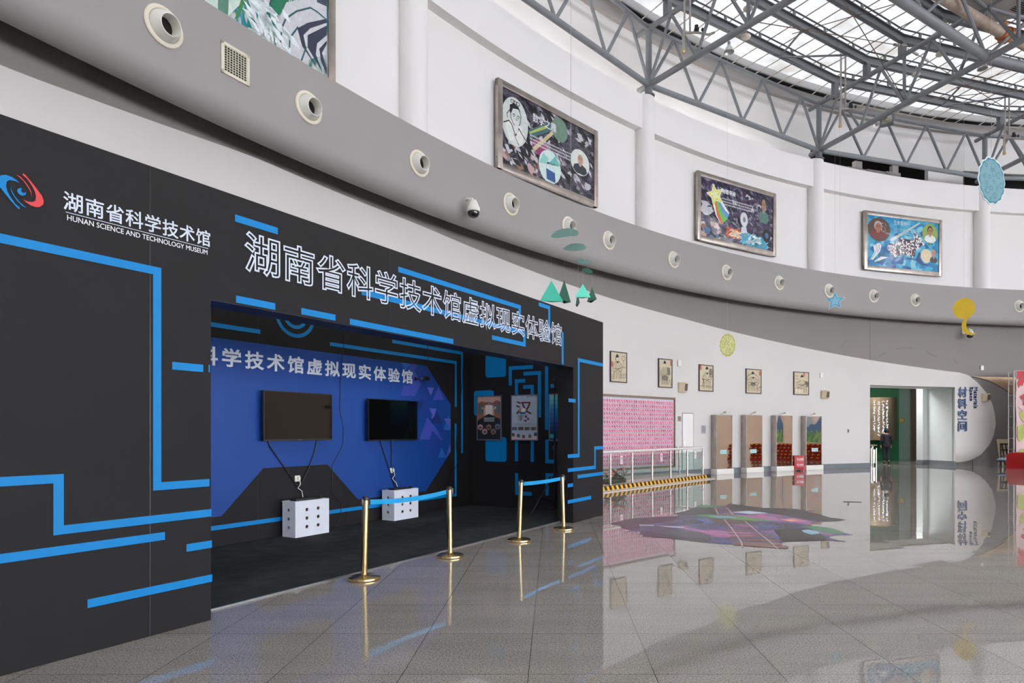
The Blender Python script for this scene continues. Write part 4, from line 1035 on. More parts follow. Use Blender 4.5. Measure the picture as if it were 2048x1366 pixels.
# brown fire main with orange couplings, and the duct soffit at top right
A, B = at_depth(1905, 8, 19.4), at_depth(2003, 66, 20.3)
root = thing('fire_pipe', 'weathered brown pipe with an orange coupling at top right', 'pipe', Matrix.Translation(A)); I = Matrix.Translation(-A)
pm = mat('weathered_brown_pipe', (172, 154, 140), 0.6, var=0.14, scale=9); om = mat('orange_coupling', (188, 104, 52), 0.6, var=0.2, scale=20)
mb = MB(); mb.tube(A + (A - B) * 0.6, B, 0.16, pm, 18); mb.build('pipe', root, M=I)
d = (B - A).normalized(); mb = MB(); mb.tube(B - d * 0.02, B + d * 0.2, 0.21, om, 18); mb.tube(B + d * 0.2, B + d * 0.26, 0.26, om, 14); mb.bbox(-0.06, 0.06, -0.12, 0.12, 0.18, 0.34, om, 0.02, Matrix.Translation(B + d * 0.1)); mb.build('coupling', root, M=I)
mb = MB(); mb.tube(B + d * 0.26, B + d * 1.6, 0.12, pm, 16); mb.build('branch_pipe', root, M=I)
for t in (0.35, 0.7):
    q = A.lerp(B, t); mb = MB(); mb.tube(q + Vector((0, 0, 0.15)), q + Vector((0, 0, 1.1)), 0.015, M_galv, 6); mb.build('hanger', root, M=I)
# flat grey duct under the roof at the top right corner
zd = 14.92
def at_z(u, v, z): y = (z - EYE) * F / (CY - v); return at_depth(u, v, y)
D = [at_z(u, v, zd) for u, v in ((1874, -6), (1984, 47), (2030, 36), (2130, -20), (2060, -90), (1950, -60))]
root = thing('air_duct', 'flat grey duct with a dark louvre at the top right corner', 'duct', Matrix.Translation(D[0])); I = Matrix.Translation(-D[0]); n = len(D)
mb = MB(); up = Vector((0, 0, 0.14)); mb.mesh([q for q in D] + [q + up for q in D], [tuple(range(n)), tuple(reversed(range(n, 2 * n)))] + [(i, (i + 1) % n, n + (i + 1) % n, n + i) for i in range(n)], mat('duct_grey', (168, 166, 164), 0.6, var=0.03)); mb.build('casing', root, smooth=False, M=I)
a, b, c, d = [at_z(u, v, zd - 0.012) for u, v in ((2019, 19), (2046, 30), (2085, 8), (2060, -6))]
mb = MB()
for i in range(9):
    t0, t1 = i / 9, (i + 0.55) / 9; mb.face([a.lerp(d, t0), b.lerp(c, t0), b.lerp(c, t1), a.lerp(d, t1)], M_dark)
mb.build('louvre', root, smooth=False, M=I)
mb = MB(); e0, e1 = at_z(1960, 53, zd + 0.1), at_z(2055, -2, zd + 0.1); mb.tube(e0, e1, 0.05, M_steel, 8); mb.build('support_bar', root, M=I)
# ================================================================== ON THE ROUND WALL
# air nozzles on the bulkhead
def nozzle_proto():
    root = thing('air_nozzle', 'x', 'air vent', None, 'round air nozzles on the grey bulkhead')
    R = Matrix.Rotation(rad(90), 4, 'X')          # lathe axis -> toward the viewer (-y)
    mb = MB(); mb.lathe([(0.215, 0.0), (0.27, 0.0), (0.272, 0.012), (0.262, 0.026), (0.225, 0.034), (0.212, 0.026), (0.212, 0.0)], M_cream, 40, R, True); mb.build('flange', root)
    mb = MB(); mb.lathe([(0.208, 0.004), (0.205, 0.03), (0.19, 0.07), (0.165, 0.12), (0.145, 0.165), (0.134, 0.17), (0.128, 0.162), (0.125, 0.05), (0.118, -0.0)], M_offw, 40, R @ Matrix.Rotation(rad(7), 4, 'X'), True)
    mb.build('cone', root)
    mb = MB(); mb.lathe([(0.0, 0.004), (0.14, 0.004)], M_dark, 28, R, True); mb.build('throat', root)
    return root
vents = [(327, 'largest round air nozzle at top left, left of the square grille'), (617, 'round air nozzle right of the square grille'), (838, 'round air nozzle left below the number mural, above the pan camera'),
         (1021, 'round air nozzle just below the left corner of the number mural'), (1137, 'round air nozzle partly hidden by the green mobile'), (1217, 'round air nozzle right of the green mobile'),
         (1347, 'round air nozzle left below the shooting star mural'), (1453, 'round air nozzle below the middle of the shooting star mural'), (1558, 'round air nozzle between the shooting star mural and the cyan star'),
         (1658, 'round air nozzle touching the hanging cyan star'), (1747, 'round air nozzle below the left corner of the blue mural'), (1830, 'round air nozzle below the right half of the blue mural'), (2038, 'rightmost round air nozzle, right of the yellow ribbon')]
np_ = nozzle_proto()
for i, (u, lb) in enumerate(vents):
    M = wallM(theta(u, RV), RV - 0.002, 7.05)
    if i == 0: np_.matrix_world = M; np_['label'] = lb
    else: clone(np_, M, lb)
# square grille
t = theta(470, RV); zc = zat(128, rayhit(470, RV).y)
root = thing('air_grille', 'square cream air grille between the two leftmost nozzles', 'air vent', wallM(t, RV - 0.003, zc))
w = 0.235; mb = MB()
for a, b, c, d in ((-w, w, w - 0.045, w), (-w, w, -w, -w + 0.045), (-w, -w + 0.045, -w, w), (w - 0.045, w, -w, w)): mb.box(a, b, -0.02, 0, c, d, M_cream)
mb.build('frame', root)
mb = MB()
for i in range(9):
    x = -w + 0.05 + i * (2 * w - 0.1) / 8; mb.box(x - 0.004, x + 0.004, -0.016, -0.002, -w + 0.04, w - 0.04, M_cream)
for i in range(11):
    x = -w + 0.05 + i * (2 * w - 0.1) / 10; mb.box(-w + 0.04, w - 0.04, -0.01, -0.001, x - 0.004, x + 0.004, M_cream)
mb.build('grid', root)
mb = MB(); mb.box(-w + 0.04, w - 0.04, -0.001, 0.002, -w + 0.04, w - 0.04, M_dark); mb.build('backing', root)
# security cameras
def pan_camera(label, M):
    root = thing('security_camera', label, 'camera', M, 'pan cameras on the grey band')
    mb = MB(); mb.bbox(-0.07, 0.07, -0.03, 0, -0.12, 0.12, M_offw, 0.01); mb.sweep([(0, -0.02, 0.06), (0, -0.18, 0.10), (0, -0.32, 0.06), (0, -0.36, 0.0)], 0.035, M_offw, 10); mb.build('wall_arm', root)
    T = Matrix.Translation((0, -0.36, -0.02)); mb = MB(); mb.lathe([(0, 0.06), (0.06, 0.05), (0.09, 0.0), (0.14, -0.12), (0.145, -0.2), (0.13, -0.21), (0, -0.21)], M_offw, 24, T); mb.build('housing', root)
    mb = MB(); mb.lathe([(0.128, -0.21), (0.125, -0.26), (0.10, -0.31), (0.05, -0.335), (0, -0.34)], mat('smoked_dome', (20, 21, 24), 0.08, spec=0.7), 24, T); mb.build('dome', root)
pan_camera('white pan camera with dark dome above the booth title', wallM(theta(930, RV), RV + 0.10, 6.62))
pan_camera('white pan camera behind the tail of the yellow ribbon', wallM(theta(1926, RW + 0.05), RW + 0.045, zat(662, rayhit(1926, RW).y)))

# murals in stainless frames
def ell(mb, fr, Z, cx, cy, rx, ry, y, m, n=32):
    c = fr.px(*Z(cx, cy)); a = (fr.px(*Z(cx + rx, cy))[0] - fr.px(*Z(cx - rx, cy))[0]) / 2; b = (fr.px(*Z(cx, cy - ry))[1] - fr.px(*Z(cx, cy + ry))[1]) / 2
    mb.disc(c[0], c[1], a, b, y, m, n); return c, a, b
def portrait(mb, c, a, b, y, skin, hair, coat, beard=None):
    x, z = c
    mb.flat([(x - a * .75, z - b * .62), (x - a * .62, z - b * .28), (x - a * .2, z - b * .12), (x + a * .2, z - b * .12), (x + a * .62, z - b * .28), (x + a * .75, z - b * .62), (x + a * .4, z - b * .88), (x - a * .4, z - b * .88)], y, coat)
    mb.flat([(x - a * .12, z - b * .3), (x + a * .12, z - b * .3), (x + a * .14, z + .02), (x - a * .14, z + .02)], y - .001, skin)
    mb.disc(x, z + b * .34, a * .36, b * .46, y - .002, hair); mb.disc(x + a * .02, z + b * .22, a * .30, b * .40, y - .003, skin)
    for s in (-1, 1): mb.disc(x + a * .02 + s * a * .12, z + b * .27, a * .055, b * .03, y - .004, M_ink); mb.line([(x + a * .02 + s * a * .05, z + b * .36), (x + a * .02 + s * a * .19, z + b * .36)], b * .03, y - .004, M_ink)
    mb.line([(x + a * .02, z + b * .26), (x + a * .05, z + b * .13), (x, z + b * .12)], b * .02, y - .004, M_inkgrey)
    mb.line([(x - a * .08, z + b * .02), (x + a * .12, z + b * .02)], b * .03, y - .004, M_seal)
    if beard: mb.flat([(x - a * .2, z + b * .05), (x + a * .24, z + b * .05), (x + a * .1, z - b * .3), (x, z - b * .4), (x - a * .08, z - b * .3)], y - .0035, beard)
def specks(mb, rect, y, m, n, s, seed, long=1.0, ang=0.0):
    rnd = random.Random(seed)
    for _ in range(n):
        x = rnd.uniform(rect[0], rect[1]); z = rnd.uniform(rect[2], rect[3]); l = rnd.uniform(.4, 1) * s * long; k = rnd.uniform(.3, 1) * s * .4; a = ang + rnd.uniform(-.5, .5)
        dx, dz = math.cos(a) * l / 2, math.sin(a) * l / 2; nx, nz = -math.sin(a) * k / 2, math.cos(a) * k / 2
        mb.flat([(x - dx, z - dz), (x + nx, z + nz), (x + dx, z + dz), (x - nx, z - nz)], y, m)
def blob(mb, rect, y, mats, n, s, seed):
    """torn paint-like patches of the printed collage"""
    rnd = random.Random(seed)
    for i in range(n):
        x = rnd.uniform(rect[0], rect[1]); z = rnd.uniform(rect[2], rect[3]); k = rnd.randint(7, 11); r = rnd.uniform(.4, 1) * s; a0 = rnd.uniform(0, 6)
        P = []
        for j in range(k):
            a = a0 + 2 * PI * j / k; q = r * rnd.uniform(.45, 1.0); P.append((min(rect[1], max(rect[0], x + q * 1.4 * math.cos(a))), min(rect[3], max(rect[2], z + q * math.sin(a)))))
        mb.flat(P, y - 0.00001 * i, rnd.choice(mats))
def textrows(mb, x0, x1, z, rows, s, y, m, seed):
    rnd = random.Random(seed)
    for r in range(rows):
        x = x0
        while x < x1:
            mb.flat([(x, z - r * s * 1.7), (x + s * .55, z - r * s * 1.7), (x + s * .55, z - r * s * 1.7 + s * rnd.uniform(.6, 1)), (x, z - r * s * 1.7 + s)], y, m); x += s * rnd.choice((1, 1, 1, 1.1))
def mural(label, fr, x0, x1, z0, z1, bgm, art):
    root = thing('mural', label, 'mural', fr.M, 'framed murals on the upper wall')
    fw = 0.17; mb = MB()
    for a, b, c, d in ((x0, x1, z1 - fw, z1), (x0, x1, z0, z0 + fw)): mb.bbox(a, b, -0.06, 0.06, c, d, M_inox, 0.008)
    for a, b in ((x0, x0 + fw), (x1 - fw, x1)): mb.bbox(a, b, -0.064, 0.06, z0, z1, M_inox, 0.008)
    mb.build('frame', root)
    mb = MB(); r = (x0 + fw, x1 - fw, z0 + fw, z1 - fw); mb.box(r[0], r[1], -0.02, 0.03, r[2], r[3], bgm)
    art(mb, r); mb.build('print', root)
    return root
P2 = lambda n, c: mat('mural_' + n, c, 0.3, var=0.08, scale=12, coat=0.3)
dark_ink = ramp_mat('mural_ink_wash', [(0.30, (26, 26, 34)), (0.42, (52, 50, 62)), (0.52, (98, 92, 108)), (0.60, (36, 38, 48)), (0.72, (150, 146, 156))], 3.2, dist=2.2)
cosmos = ramp_mat('mural_cosmos', [(0.30, (22, 22, 36)), (0.42, (54, 50, 78)), (0.53, (74, 62, 90)), (0.60, (120, 116, 138)), (0.72, (34, 46, 82))], 3.0, dist=2.5)
sea = ramp_mat('mural_sea', [(0.30, (20, 92, 150)), (0.44, (24, 140, 190)), (0.54, (70, 178, 208)), (0.62, (150, 208, 220)), (0.74, (30, 80, 140))], 0.9, dist=1.2)
aurora = ramp_mat('mural_aurora', [(0.28, (206, 208, 208)), (0.40, (150, 176, 168)), (0.47, (206, 206, 206)), (0.54, (40, 120, 100)), (0.60, (36, 140, 170)), (0.68, (196, 200, 198))], 0.8, dist=3.0, stretch=(1.6, 1, 0.6))
inkblobs = [P2('ink', (28, 28, 36)), P2('slate', (58, 58, 72)), P2('lilac', (140, 134, 148)), P2('silver', (196, 194, 200)), P2('ink', (28, 28, 36))]
# number mural
f1, w1 = chord(993, 1193, 36.06)
Zm1 = lambda x, y: (980 + x / 5.06, 150 + y / 5.06)
def art1(mb, r):
    blob(mb, r, -0.021, inkblobs, 150, 0.15, 11); specks(mb, r, -0.0272, P2('ink', (28, 28, 36)), 60, .5, 12, 1.3, -.6); specks(mb, r, -0.0273, P2('silver', (196, 194, 200)), 40, .3, 13, 1.2, -.6)
    blob(mb, (r[0], r[0] + 1.5, r[2], r[2] + 0.9), -0.0255, [P2('pinkish', (190, 160, 160)), P2('tan', (150, 112, 92)), P2('silver', (196, 194, 200)), P2('ink', (28, 28, 36))], 36, 0.15, 3)
    q = lambda *p: [f1.px(*Zm1(*a)) for a in p]
    mb.flat(q((380, 560), (600, 480), (640, 560), (400, 640)), -0.0275, P2('teal_haze', (70, 112, 116))); mb.flat(q((390, 580), (560, 510), (580, 540), (395, 600)), -0.0278, P2('lime', (170, 186, 96)))
    mb.flat(q((420, 740), (620, 570), (640, 600), (450, 770)), -0.0280, P2('pale_gold', (206, 190, 146))); ell(mb, f1, Zm1, 500, 740, 80, 80, -0.0277, P2('magenta', (150, 66, 110)))
    ell(mb, f1, Zm1, 700, 560, 80, 120, -0.0274, P2('sage', (110, 140, 124)))
    c, a, b = ell(mb, f1, Zm1, 245, 480, 135, 245, -0.029, P2('sketch_ground', (206, 212, 208)))
    x, z = c
    O = lambda *p: [(x + a * s, z + b * t) for s, t in p]
    mb.flat(O((-.75, -.3), (-.3, .05), (.3, .05), (.75, -.35), (.5, -.78), (-.4, -.82)), -0.0295, P2('robe_white', (226, 226, 222)))
    mb.line(O((-.85, -.22), (-.45, -.05), (-.25, -.15), (.05, -.55), (.3, -.2), (.8, -.55)), .03, -0.03, M_ink); mb.line(O((-.1, -.5), (.3, -.9)), .02, -0.03, M_ink)
    mb.line(O((-.35, .42), (-.30, .1), (-.1, -.12), (.15, -.18), (.38, .0), (.45, .35), (.3, .62), (-.1, .64), (-.35, .42)), .022, -0.03, M_ink)
    mb.flat(O((-.4, .3), (-.38, .62), (-.1, .74), (.25, .7), (.42, .52), (.2, .58), (-.15, .52), (-.28, .3)), -0.0302, P2('ink', (28, 28, 36)))
    for s in (-.2, .0, .2): mb.line([(x + a * (s + .02) + a * .14 * math.cos(k), z + b * .80 + b * .07 * math.sin(k)) for k in [i * PI / 6 for i in range(12)]], .018, -0.0303, M_ink, True)
    for s in (-.08, .26): mb.line(O((s - .1, .28), (s, .31), (s + .1, .27)), .022, -0.0303, M_ink); mb.disc(x + a * s, z + b * .22, a * .05, b * .02, -0.0304, M_ink)
    mb.line(O((.1, .24), (.16, .12), (.06, .1)), .014, -0.0303, M_ink); mb.flat(O((-.05, .02), (.3, .04), (.25, -.3), (.15, -.5), (.02, -.3)), -0.0305, P2('beard_white', (216, 216, 214)))
    mb.line(O((-.4, .4), (-.6, .2), (-.55, .05)), .02, -0.0303, M_ink)
    c, a, b = ell(mb, f1, Zm1, 600, 935, 112, 165, -0.029, P2('mint_white', (206, 226, 222))); x, z = c
    mb.flat(O((-.75, .25), (-.2, .1), (.5, .85), (.9, .3), (.1, .2)), -0.0293, P2('aqua', (104, 184, 178))); mb.flat(O((-.95, .0), (-.3, .1), (-.1, .45), (-.6, .7)), -0.0294, P2('aqua2', (140, 204, 194)))
    mb.flat(O((-.35, -.15), (.45, -.25), (.5, -.85), (-.3, -.8)), -0.0296, P2('block_blue', (44, 84, 146))); mb.line(O((-.35, -.15), (-.3, .1), (.1, .2), (.45, -.25)), .02, -0.0298, P2('silver', (196, 194, 200)))
    c, a, b = ell(mb, f1, Zm1, 905, 890, 95, 130, -0.029, P2('pale_halo', (216, 220, 216)))
    portrait(mb, c, a, b, -0.0295, P2('face_a', (196, 158, 136)), P2('white_hair', (222, 222, 220)), P2('coat_a', (48, 58, 66)))
    a0, a1 = f1.px(*Zm1(425, 430)), f1.px(*Zm1(662, 530)); lettering(mb, '数学之趣', a0[0], a1[0], f1.px(*Zm1(540, 530))[1], f1.px(*Zm1(540, 440))[1], -0.031, M_letterw, bold=0.006)
    s = f1.px(*Zm1(400, 600)); e = f1.px(*Zm1(830, 700)); textrows(mb, s[0], e[0], s[1] - 0.05, 3, 0.055, -0.031, P2('print_white', (222, 224, 228)), 5)
pz = lambda fr, u, v: fr.px(u, v)[1]
mural('number mural with a bearded scholar sketch and a cube disc', f1, -w1 / 2, w1 / 2, (pz(f1, 993, 337) + pz(f1, 1193, 415)) / 2, (pz(f1, 993, 158) + pz(f1, 1193, 262)) / 2, dark_ink, art1)
# shooting star mural
f2, w2 = chord(1393, 1550, 36.06)
Zm2 = lambda x, y: (1380 + x / 7.19, 330 + y / 7.19)
def art2(mb, r):
    blob(mb, r, -0.021, [P2('night', (30, 30, 50)), P2('indigo', (58, 54, 86)), P2('lilac', (140, 134, 148)), P2('plum', (80, 50, 76)), P2('night', (30, 30, 50)), P2('silver', (196, 194, 200))], 140, 0.15, 21); specks(mb, r, -0.02465, P2('night', (30, 30, 50)), 70, .5, 22, 1.3, -.9); specks(mb, r, -0.0247, P2('lilac', (140, 134, 148)), 40, .3, 23, 1.2, -.7)
    q = lambda *p: [f2.px(*Zm2(*a)) for a in p]
    blob(mb, (r[0], r[0] + .8, r[2] + .7, r[2] + 1.3), -0.0252, [P2('pale_green', (176, 206, 190)), P2('silver', (196, 194, 200)), P2('night', (30, 30, 50))], 8, .25, 5)
    blob(mb, (r[0], r[0] + 1.0, r[2], r[2] + .6), -0.0254, [P2('pinkish', (190, 160, 160)), P2('ink', (28, 28, 36)), P2('tan', (150, 112, 92)), P2('steel_blue', (80, 110, 150))], 14, .2, 6)
    c = q((630, 1010))[0]; specks(mb, (c[0] - .35, c[0] + .3, c[1] - .1, c[1] + .22), -0.0275, P2('spark_orange', (240, 120, 70)), 50, .3, 4, 1.2, .1); specks(mb, (c[0] - .25, c[0] + .3, c[1] - .05, c[1] + .16), -0.0278, P2('spark_white', (250, 226, 200)), 30, .26, 8, 1.2, .1)
    c = q((900, 1100))[0]; specks(mb, (c[0] - .6, c[0] + .7, c[1] - .2, c[1] + .25), -0.0275, P2('bolt_cyan', (110, 196, 224)), 60, .5, 9, 1.2, .5); specks(mb, (c[0] - .3, c[0] + .4, c[1] - .1, c[1] + .2), -0.0279, P2('bolt_white', (220, 244, 250)), 24, .4, 10, 1.2, .3)
    ell(mb, f2, Zm2, 1090, 1020, 60, 95, -0.0276, P2('porthole', (26, 30, 40))); ell(mb, f2, Zm2, 1095, 1020, 25, 40, -0.0282, P2('steel_blue', (80, 110, 150)))
    ell(mb, f2, Zm2, 770, 790, 54, 105, -0.028, P2('dish_white', (214, 216, 222))); ell(mb, f2, Zm2, 772, 790, 20, 40, -0.0284, P2('lilac', (140, 134, 148))); mb.flat(q((735, 890), (800, 895), (815, 980), (720, 985)), -0.0279, P2('dish_white', (214, 216, 222)))
    ctr = q((1050, 640))[0]; portrait(mb, (ctr[0], ctr[1]), .42, .62, -0.0285, P2('face_b', (170, 136, 112)), P2('dark_hair', (34, 44, 44)), P2('coat_b', (92, 128, 118)))
    star = [(325, 280), (365, 375), (448, 358), (405, 450), (460, 550), (380, 505), (328, 590), (312, 475), (240, 405), (312, 390)]
    mb.flat(q((325, 265), (372, 362), (470, 345), (420, 450), (480, 570), (560, 700), (520, 780), (440, 860), (370, 740), (330, 610), (300, 480), (225, 400), (302, 378)), -0.029, P2('cutout_white', (236, 236, 232)))
    mb.flat(q((345, 540), (372, 520), (400, 680), (470, 835), (440, 855), (380, 730)), -0.0295, P2('rb_orange', (222, 110, 72))); mb.flat(q((372, 520), (402, 530), (450, 680), (525, 785), (470, 835), (400, 680)), -0.0295, P2('rb_green', (104, 196, 92)))
    mb.flat(q((402, 530), (430, 545), (500, 660), (556, 712), (525, 785), (450, 680)), -0.0295, P2('rb_blue', (112, 150, 202))); mb.flat(q(*star), -0.03, P2('star_yellow', (226, 220, 104)))
    mb.flat([((x * .6 + f2.px(*Zm2(350, 425))[0] * .4), (z * .6 + f2.px(*Zm2(350, 425))[1] * .4)) for x, z in q(*star)], -0.0305, P2('star_pale', (226, 232, 184)))
    a0, a1 = f2.px(*Zm2(447, 400)), f2.px(*Zm2(648, 420)); lettering(mb, '物理寻秘', a0[0], a1[0], f2.px(*Zm2(548, 435))[1], f2.px(*Zm2(548, 365))[1], -0.031, M_letterw, bold=0.02)
    s = f2.px(*Zm2(445, 470)); e = f2.px(*Zm2(900, 590)); textrows(mb, s[0], e[0], s[1] - .05, 3, .06, -0.031, P2('print_white', (222, 224, 228)), 6)
mural('dark cosmic mural with a yellow shooting star and rainbow tail', f2, -w2 / 2, w2 / 2, (pz(f2, 1393, 480) + pz(f2, 1550, 513)) / 2, (pz(f2, 1393, 345) + pz(f2, 1550, 385)) / 2, cosmos, art2)
# blue mural
f3, w3 = chord(1727, 1882, 36.06)
Zm3 = lambda x, y: (1715 + x / 9.1, 410 + y / 9.1)
def art3(mb, r):
    q = lambda *p: [f3.px(*Zm3(*a)) for a in p]
    blob(mb, r, -0.021, [P2('sea1', (30, 130, 184)), P2('sea2', (70, 172, 206)), P2('sea3', (130, 200, 218)), P2('sea4', (24, 92, 156))], 110, .2, 31)
    mb.flat(q((560, 640), (1100, 330), (1150, 330), (640, 660)), -0.0245, P2('beam', (190, 204, 196)))
    mb.flat(q((850, 960), (1050, 985), (1110, 860), (1150, 880), (1120, 960), (1180, 1060), (1300, 1090), (1270, 1120), (1150, 1090), (1040, 1000), (900, 990)), -0.0250, P2('whale', (46, 66, 132)))
    mb.flat(q((560, 960), (850, 930), (820, 1080), (640, 1070)), -0.0247, P2('sea_deep', (34, 96, 160)))
    body = q((540, 720), (690, 690), (760, 610), (1010, 640), (1010, 540), (1040, 500), (1130, 600), (1210, 710), (1040, 830), (1040, 930), (990, 950), (860, 900), (640, 950), (570, 860)); mb.flat(body, -0.0255, P2('wing_ink', (52, 44, 62)))
    def scat(poly, n, s, m, y, seed):
        rnd = random.Random(seed); xs = [p[0] for p in poly]; zs = [p[1] for p in poly]; k = 0
        while k < n:
            x, z = rnd.uniform(min(xs), max(xs)), rnd.uniform(min(zs), max(zs)); ins = False
            for i in range(len(poly)):
                (xa, za), (xb, zb) = poly[i], poly[i - 1]
                if (za > z) != (zb > z) and x < (xb - xa) * (z - za) / (zb - za) + xa: ins = not ins
            if ins: mb.disc(x, z, s * rnd.uniform(.5, 1), s * rnd.uniform(.5, 1), y - 0.00001 * k, m, 7); k += 1
    scat(body, 150, .055, P2('feather_white', (232, 228, 226)), -0.0258, 1); scat(body, 45, .03, P2('feather_red', (178, 66, 62)), -0.0275, 2); scat(body, 30, .04, P2('wing_ink', (52, 44, 62)), -0.0281, 3)
    for i in range(6): mb.line(q((545 + 12 * i, 730 + 34 * i), (690, 760 + 28 * i)), .03, -0.0285, P2('feather_pink', (206, 186, 198)))
    mb.flat(q((380, 690), (430, 740), (400, 850), (270, 1000), (225, 990), (300, 860), (280, 740)), -0.026, P2('bone_white', (226, 228, 228))); mb.line(q((330, 720), (350, 800), (300, 900), (245, 985)), .02, -0.0265, P2('sea4', (24, 92, 156))); mb.line(q((380, 720), (390, 800), (350, 880)), .02, -0.0265, P2('sea4', (24, 92, 156)))
    mb.flat(q((300, 1020), (420, 940), (560, 950), (400, 1010), (300, 1040)), -0.026, P2('bone_white', (226, 228, 228))); mb.flat(q((380, 880), (500, 850), (490, 1040), (340, 1040)), -0.0253, P2('fin_blue', (60, 112, 148)))
    c, a, b = ell(mb, f3, Zm3, 385, 450, 205, 215, -0.029, P2('library_brown', (96, 70, 62)))
    specks(mb, (c[0], c[0] + a * .6, c[1] - b * .3, c[1] + b * .6), -0.0292, P2('book_cream', (200, 184, 164)), 40, .1, 12, 1, 1.4); portrait(mb, (c[0] - a * .1, c[1]), a * .95, b * .9, -0.0295, P2('face_c', (170, 112, 96)), P2('grey_hair', (190, 184, 180)), P2('coat_red', (126, 62, 60)))
    c, a, b = ell(mb, f3, Zm3, 1310, 530, 138, 180, -0.029, P2('meadow', (146, 170, 84))); portrait(mb, c, a, b, -0.0295, P2('face_d', (176, 128, 104)), P2('short_hair', (60, 50, 48)), P2('shirt_white', (226, 228, 230)))
    ell(mb, f3, Zm3, 1240, 930, 100, 125, -0.0285, P2('sheep_cream', (226, 212, 178))); c = q((1375, 930))[0]; portrait(mb, c, .30, .36, -0.029, P2('face_e', (204, 140, 122)), P2('face_e', (204, 140, 122)), P2('coat_dark', (66, 68, 78)), P2('beard_grey', (170, 140, 124)))
    a0, a1 = f3.px(*Zm3(648, 330)), f3.px(*Zm3(890, 350)); lettering(mb, '生命奥秘', a0[0], a1[0], f3.px(*Zm3(765, 375))[1], f3.px(*Zm3(765, 290))[1], -0.031, P2('title_pale', (206, 222, 226)), bold=0.006)
    s = f3.px(*Zm3(640, 430)); e = f3.px(*Zm3(1140, 470)); textrows(mb, s[0], e[0], s[1] - .03, 3, .05, -0.031, P2('rows_blue', (150, 196, 212)), 7)
mural('blue mural with a white feathered bird shape over the sea', f3, -w3 / 2, w3 / 2, (pz(f3, 1727, 540) + pz(f3, 1882, 552)) / 2, (pz(f3, 1727, 422) + pz(f3, 1882, 440)) / 2, sea, art3)
# mural cut by the top of the view
thr = theta(667, 36.06); a_, b_ = pol(thr + 6.6, 36.06), pol(thr, 36.06); d_ = b_ - a_
f0 = Frame(planeM((a_ + b_) / 2, math.atan2(d_.y, d_.x))); w0 = d_.length
Zm0 = lambda x, y: (400 + x / 7.314, y / 7.314)
def art0(mb, r):
    q = lambda *p: [f0.px(*Zm0(*a)) for a in p]
    def cl(P): return [(min(r[1], max(r[0], x)), min(r[3], max(r[2], z))) for x, z in P]
    for k, (P, m) in enumerate([(((60, -300), (620, -300), (600, 50), (380, 420), (60, 300)), P2('pale_mint', (206, 222, 214))), (((250, -300), (420, -300), (400, 230), (250, 150)), P2('moss', (92, 136, 118))), (((690, -300), (760, -300), (560, 260), (490, 300)), P2('leaf', (72, 140, 84))), (((740, -300), (900, -300), (870, 180), (760, 420), (670, 400)), P2('sea_green', (36, 130, 120))),
                                (((820, -300), (930, -300), (880, 100), (800, 260)), P2('azure', (36, 150, 196))), (((1000, -300), (1320, -300), (1280, 60), (1080, 300), (980, 420), (1000, 600), (880, 520)), P2('emerald', (42, 122, 92))), (((930, -300), (1080, -300), (960, 260), (870, 560), (800, 460)), P2('chalk', (204, 206, 208))), (((950, 280), (1010, 400), (1000, 620), (930, 540)), P2('cobalt', (36, 96, 160))),
                                (((1250, 40), (1840, -60), (1840, 800), (1500, 900), (1100, 700), (1120, 330)), P2('fog', (206, 208, 212))), (((1650, -300), (1840, -300), (1840, 100), (1700, 40)), P2('slate2', (66, 74, 90))),
                                (((1410, 420), (1560, 340), (1840, 280), (1840, 340), (1600, 420), (1500, 520), (1540, 720), (1720, 1030), (1480, 680)), P2('ink_blue', (56, 62, 82))), (((1560, 520), (1840, 380), (1840, 520), (1700, 640), (1680, 800), (1780, 1060), (1560, 700)), P2('ink_blue', (56, 62, 82))), (((1730, 720), (1840, 600), (1840, 650), (1770, 780), (1840, 1000), (1840, 1100), (1760, 900)), P2('ink_blue', (56, 62, 82)))]):
        mb.flat(cl(q(*P)), -0.021 - 0.0005 * k, m)
    for P in (((1160, 680), (1180, 420), (1240, 280), (1400, 170), (1600, 120), (1700, 180), (1830, 290)), ((880, 500), (960, 230), (1060, -100)), ((1470, 890), (1540, 690)), ((1290, 770), (1300, 560), (1420, 400))): mb.line(cl(q(*P)), .03, -0.029, P2('vein', (50, 92, 98)))
    c = q((970, 260))[0]; specks(mb, (c[0] - .4, c[0] + .55, c[1] - .45, c[1] + .3), -0.0295, P2('frost', (228, 238, 240)), 40, .4, 14, 1.3, -.6)
    textrows(mb, f0.px(*Zm0(820, 450))[0], f0.px(*Zm0(1330, 780))[0], f0.px(*Zm0(1330, 780))[1], 1, .07, -0.03, M_letterw, 3)
zl0, zh0 = 8.33, 10.85
mural('green and white abstract mural cut by the top left of the view', f0, -w0 / 2, w0 / 2, zl0, zh0, aurora, art0)

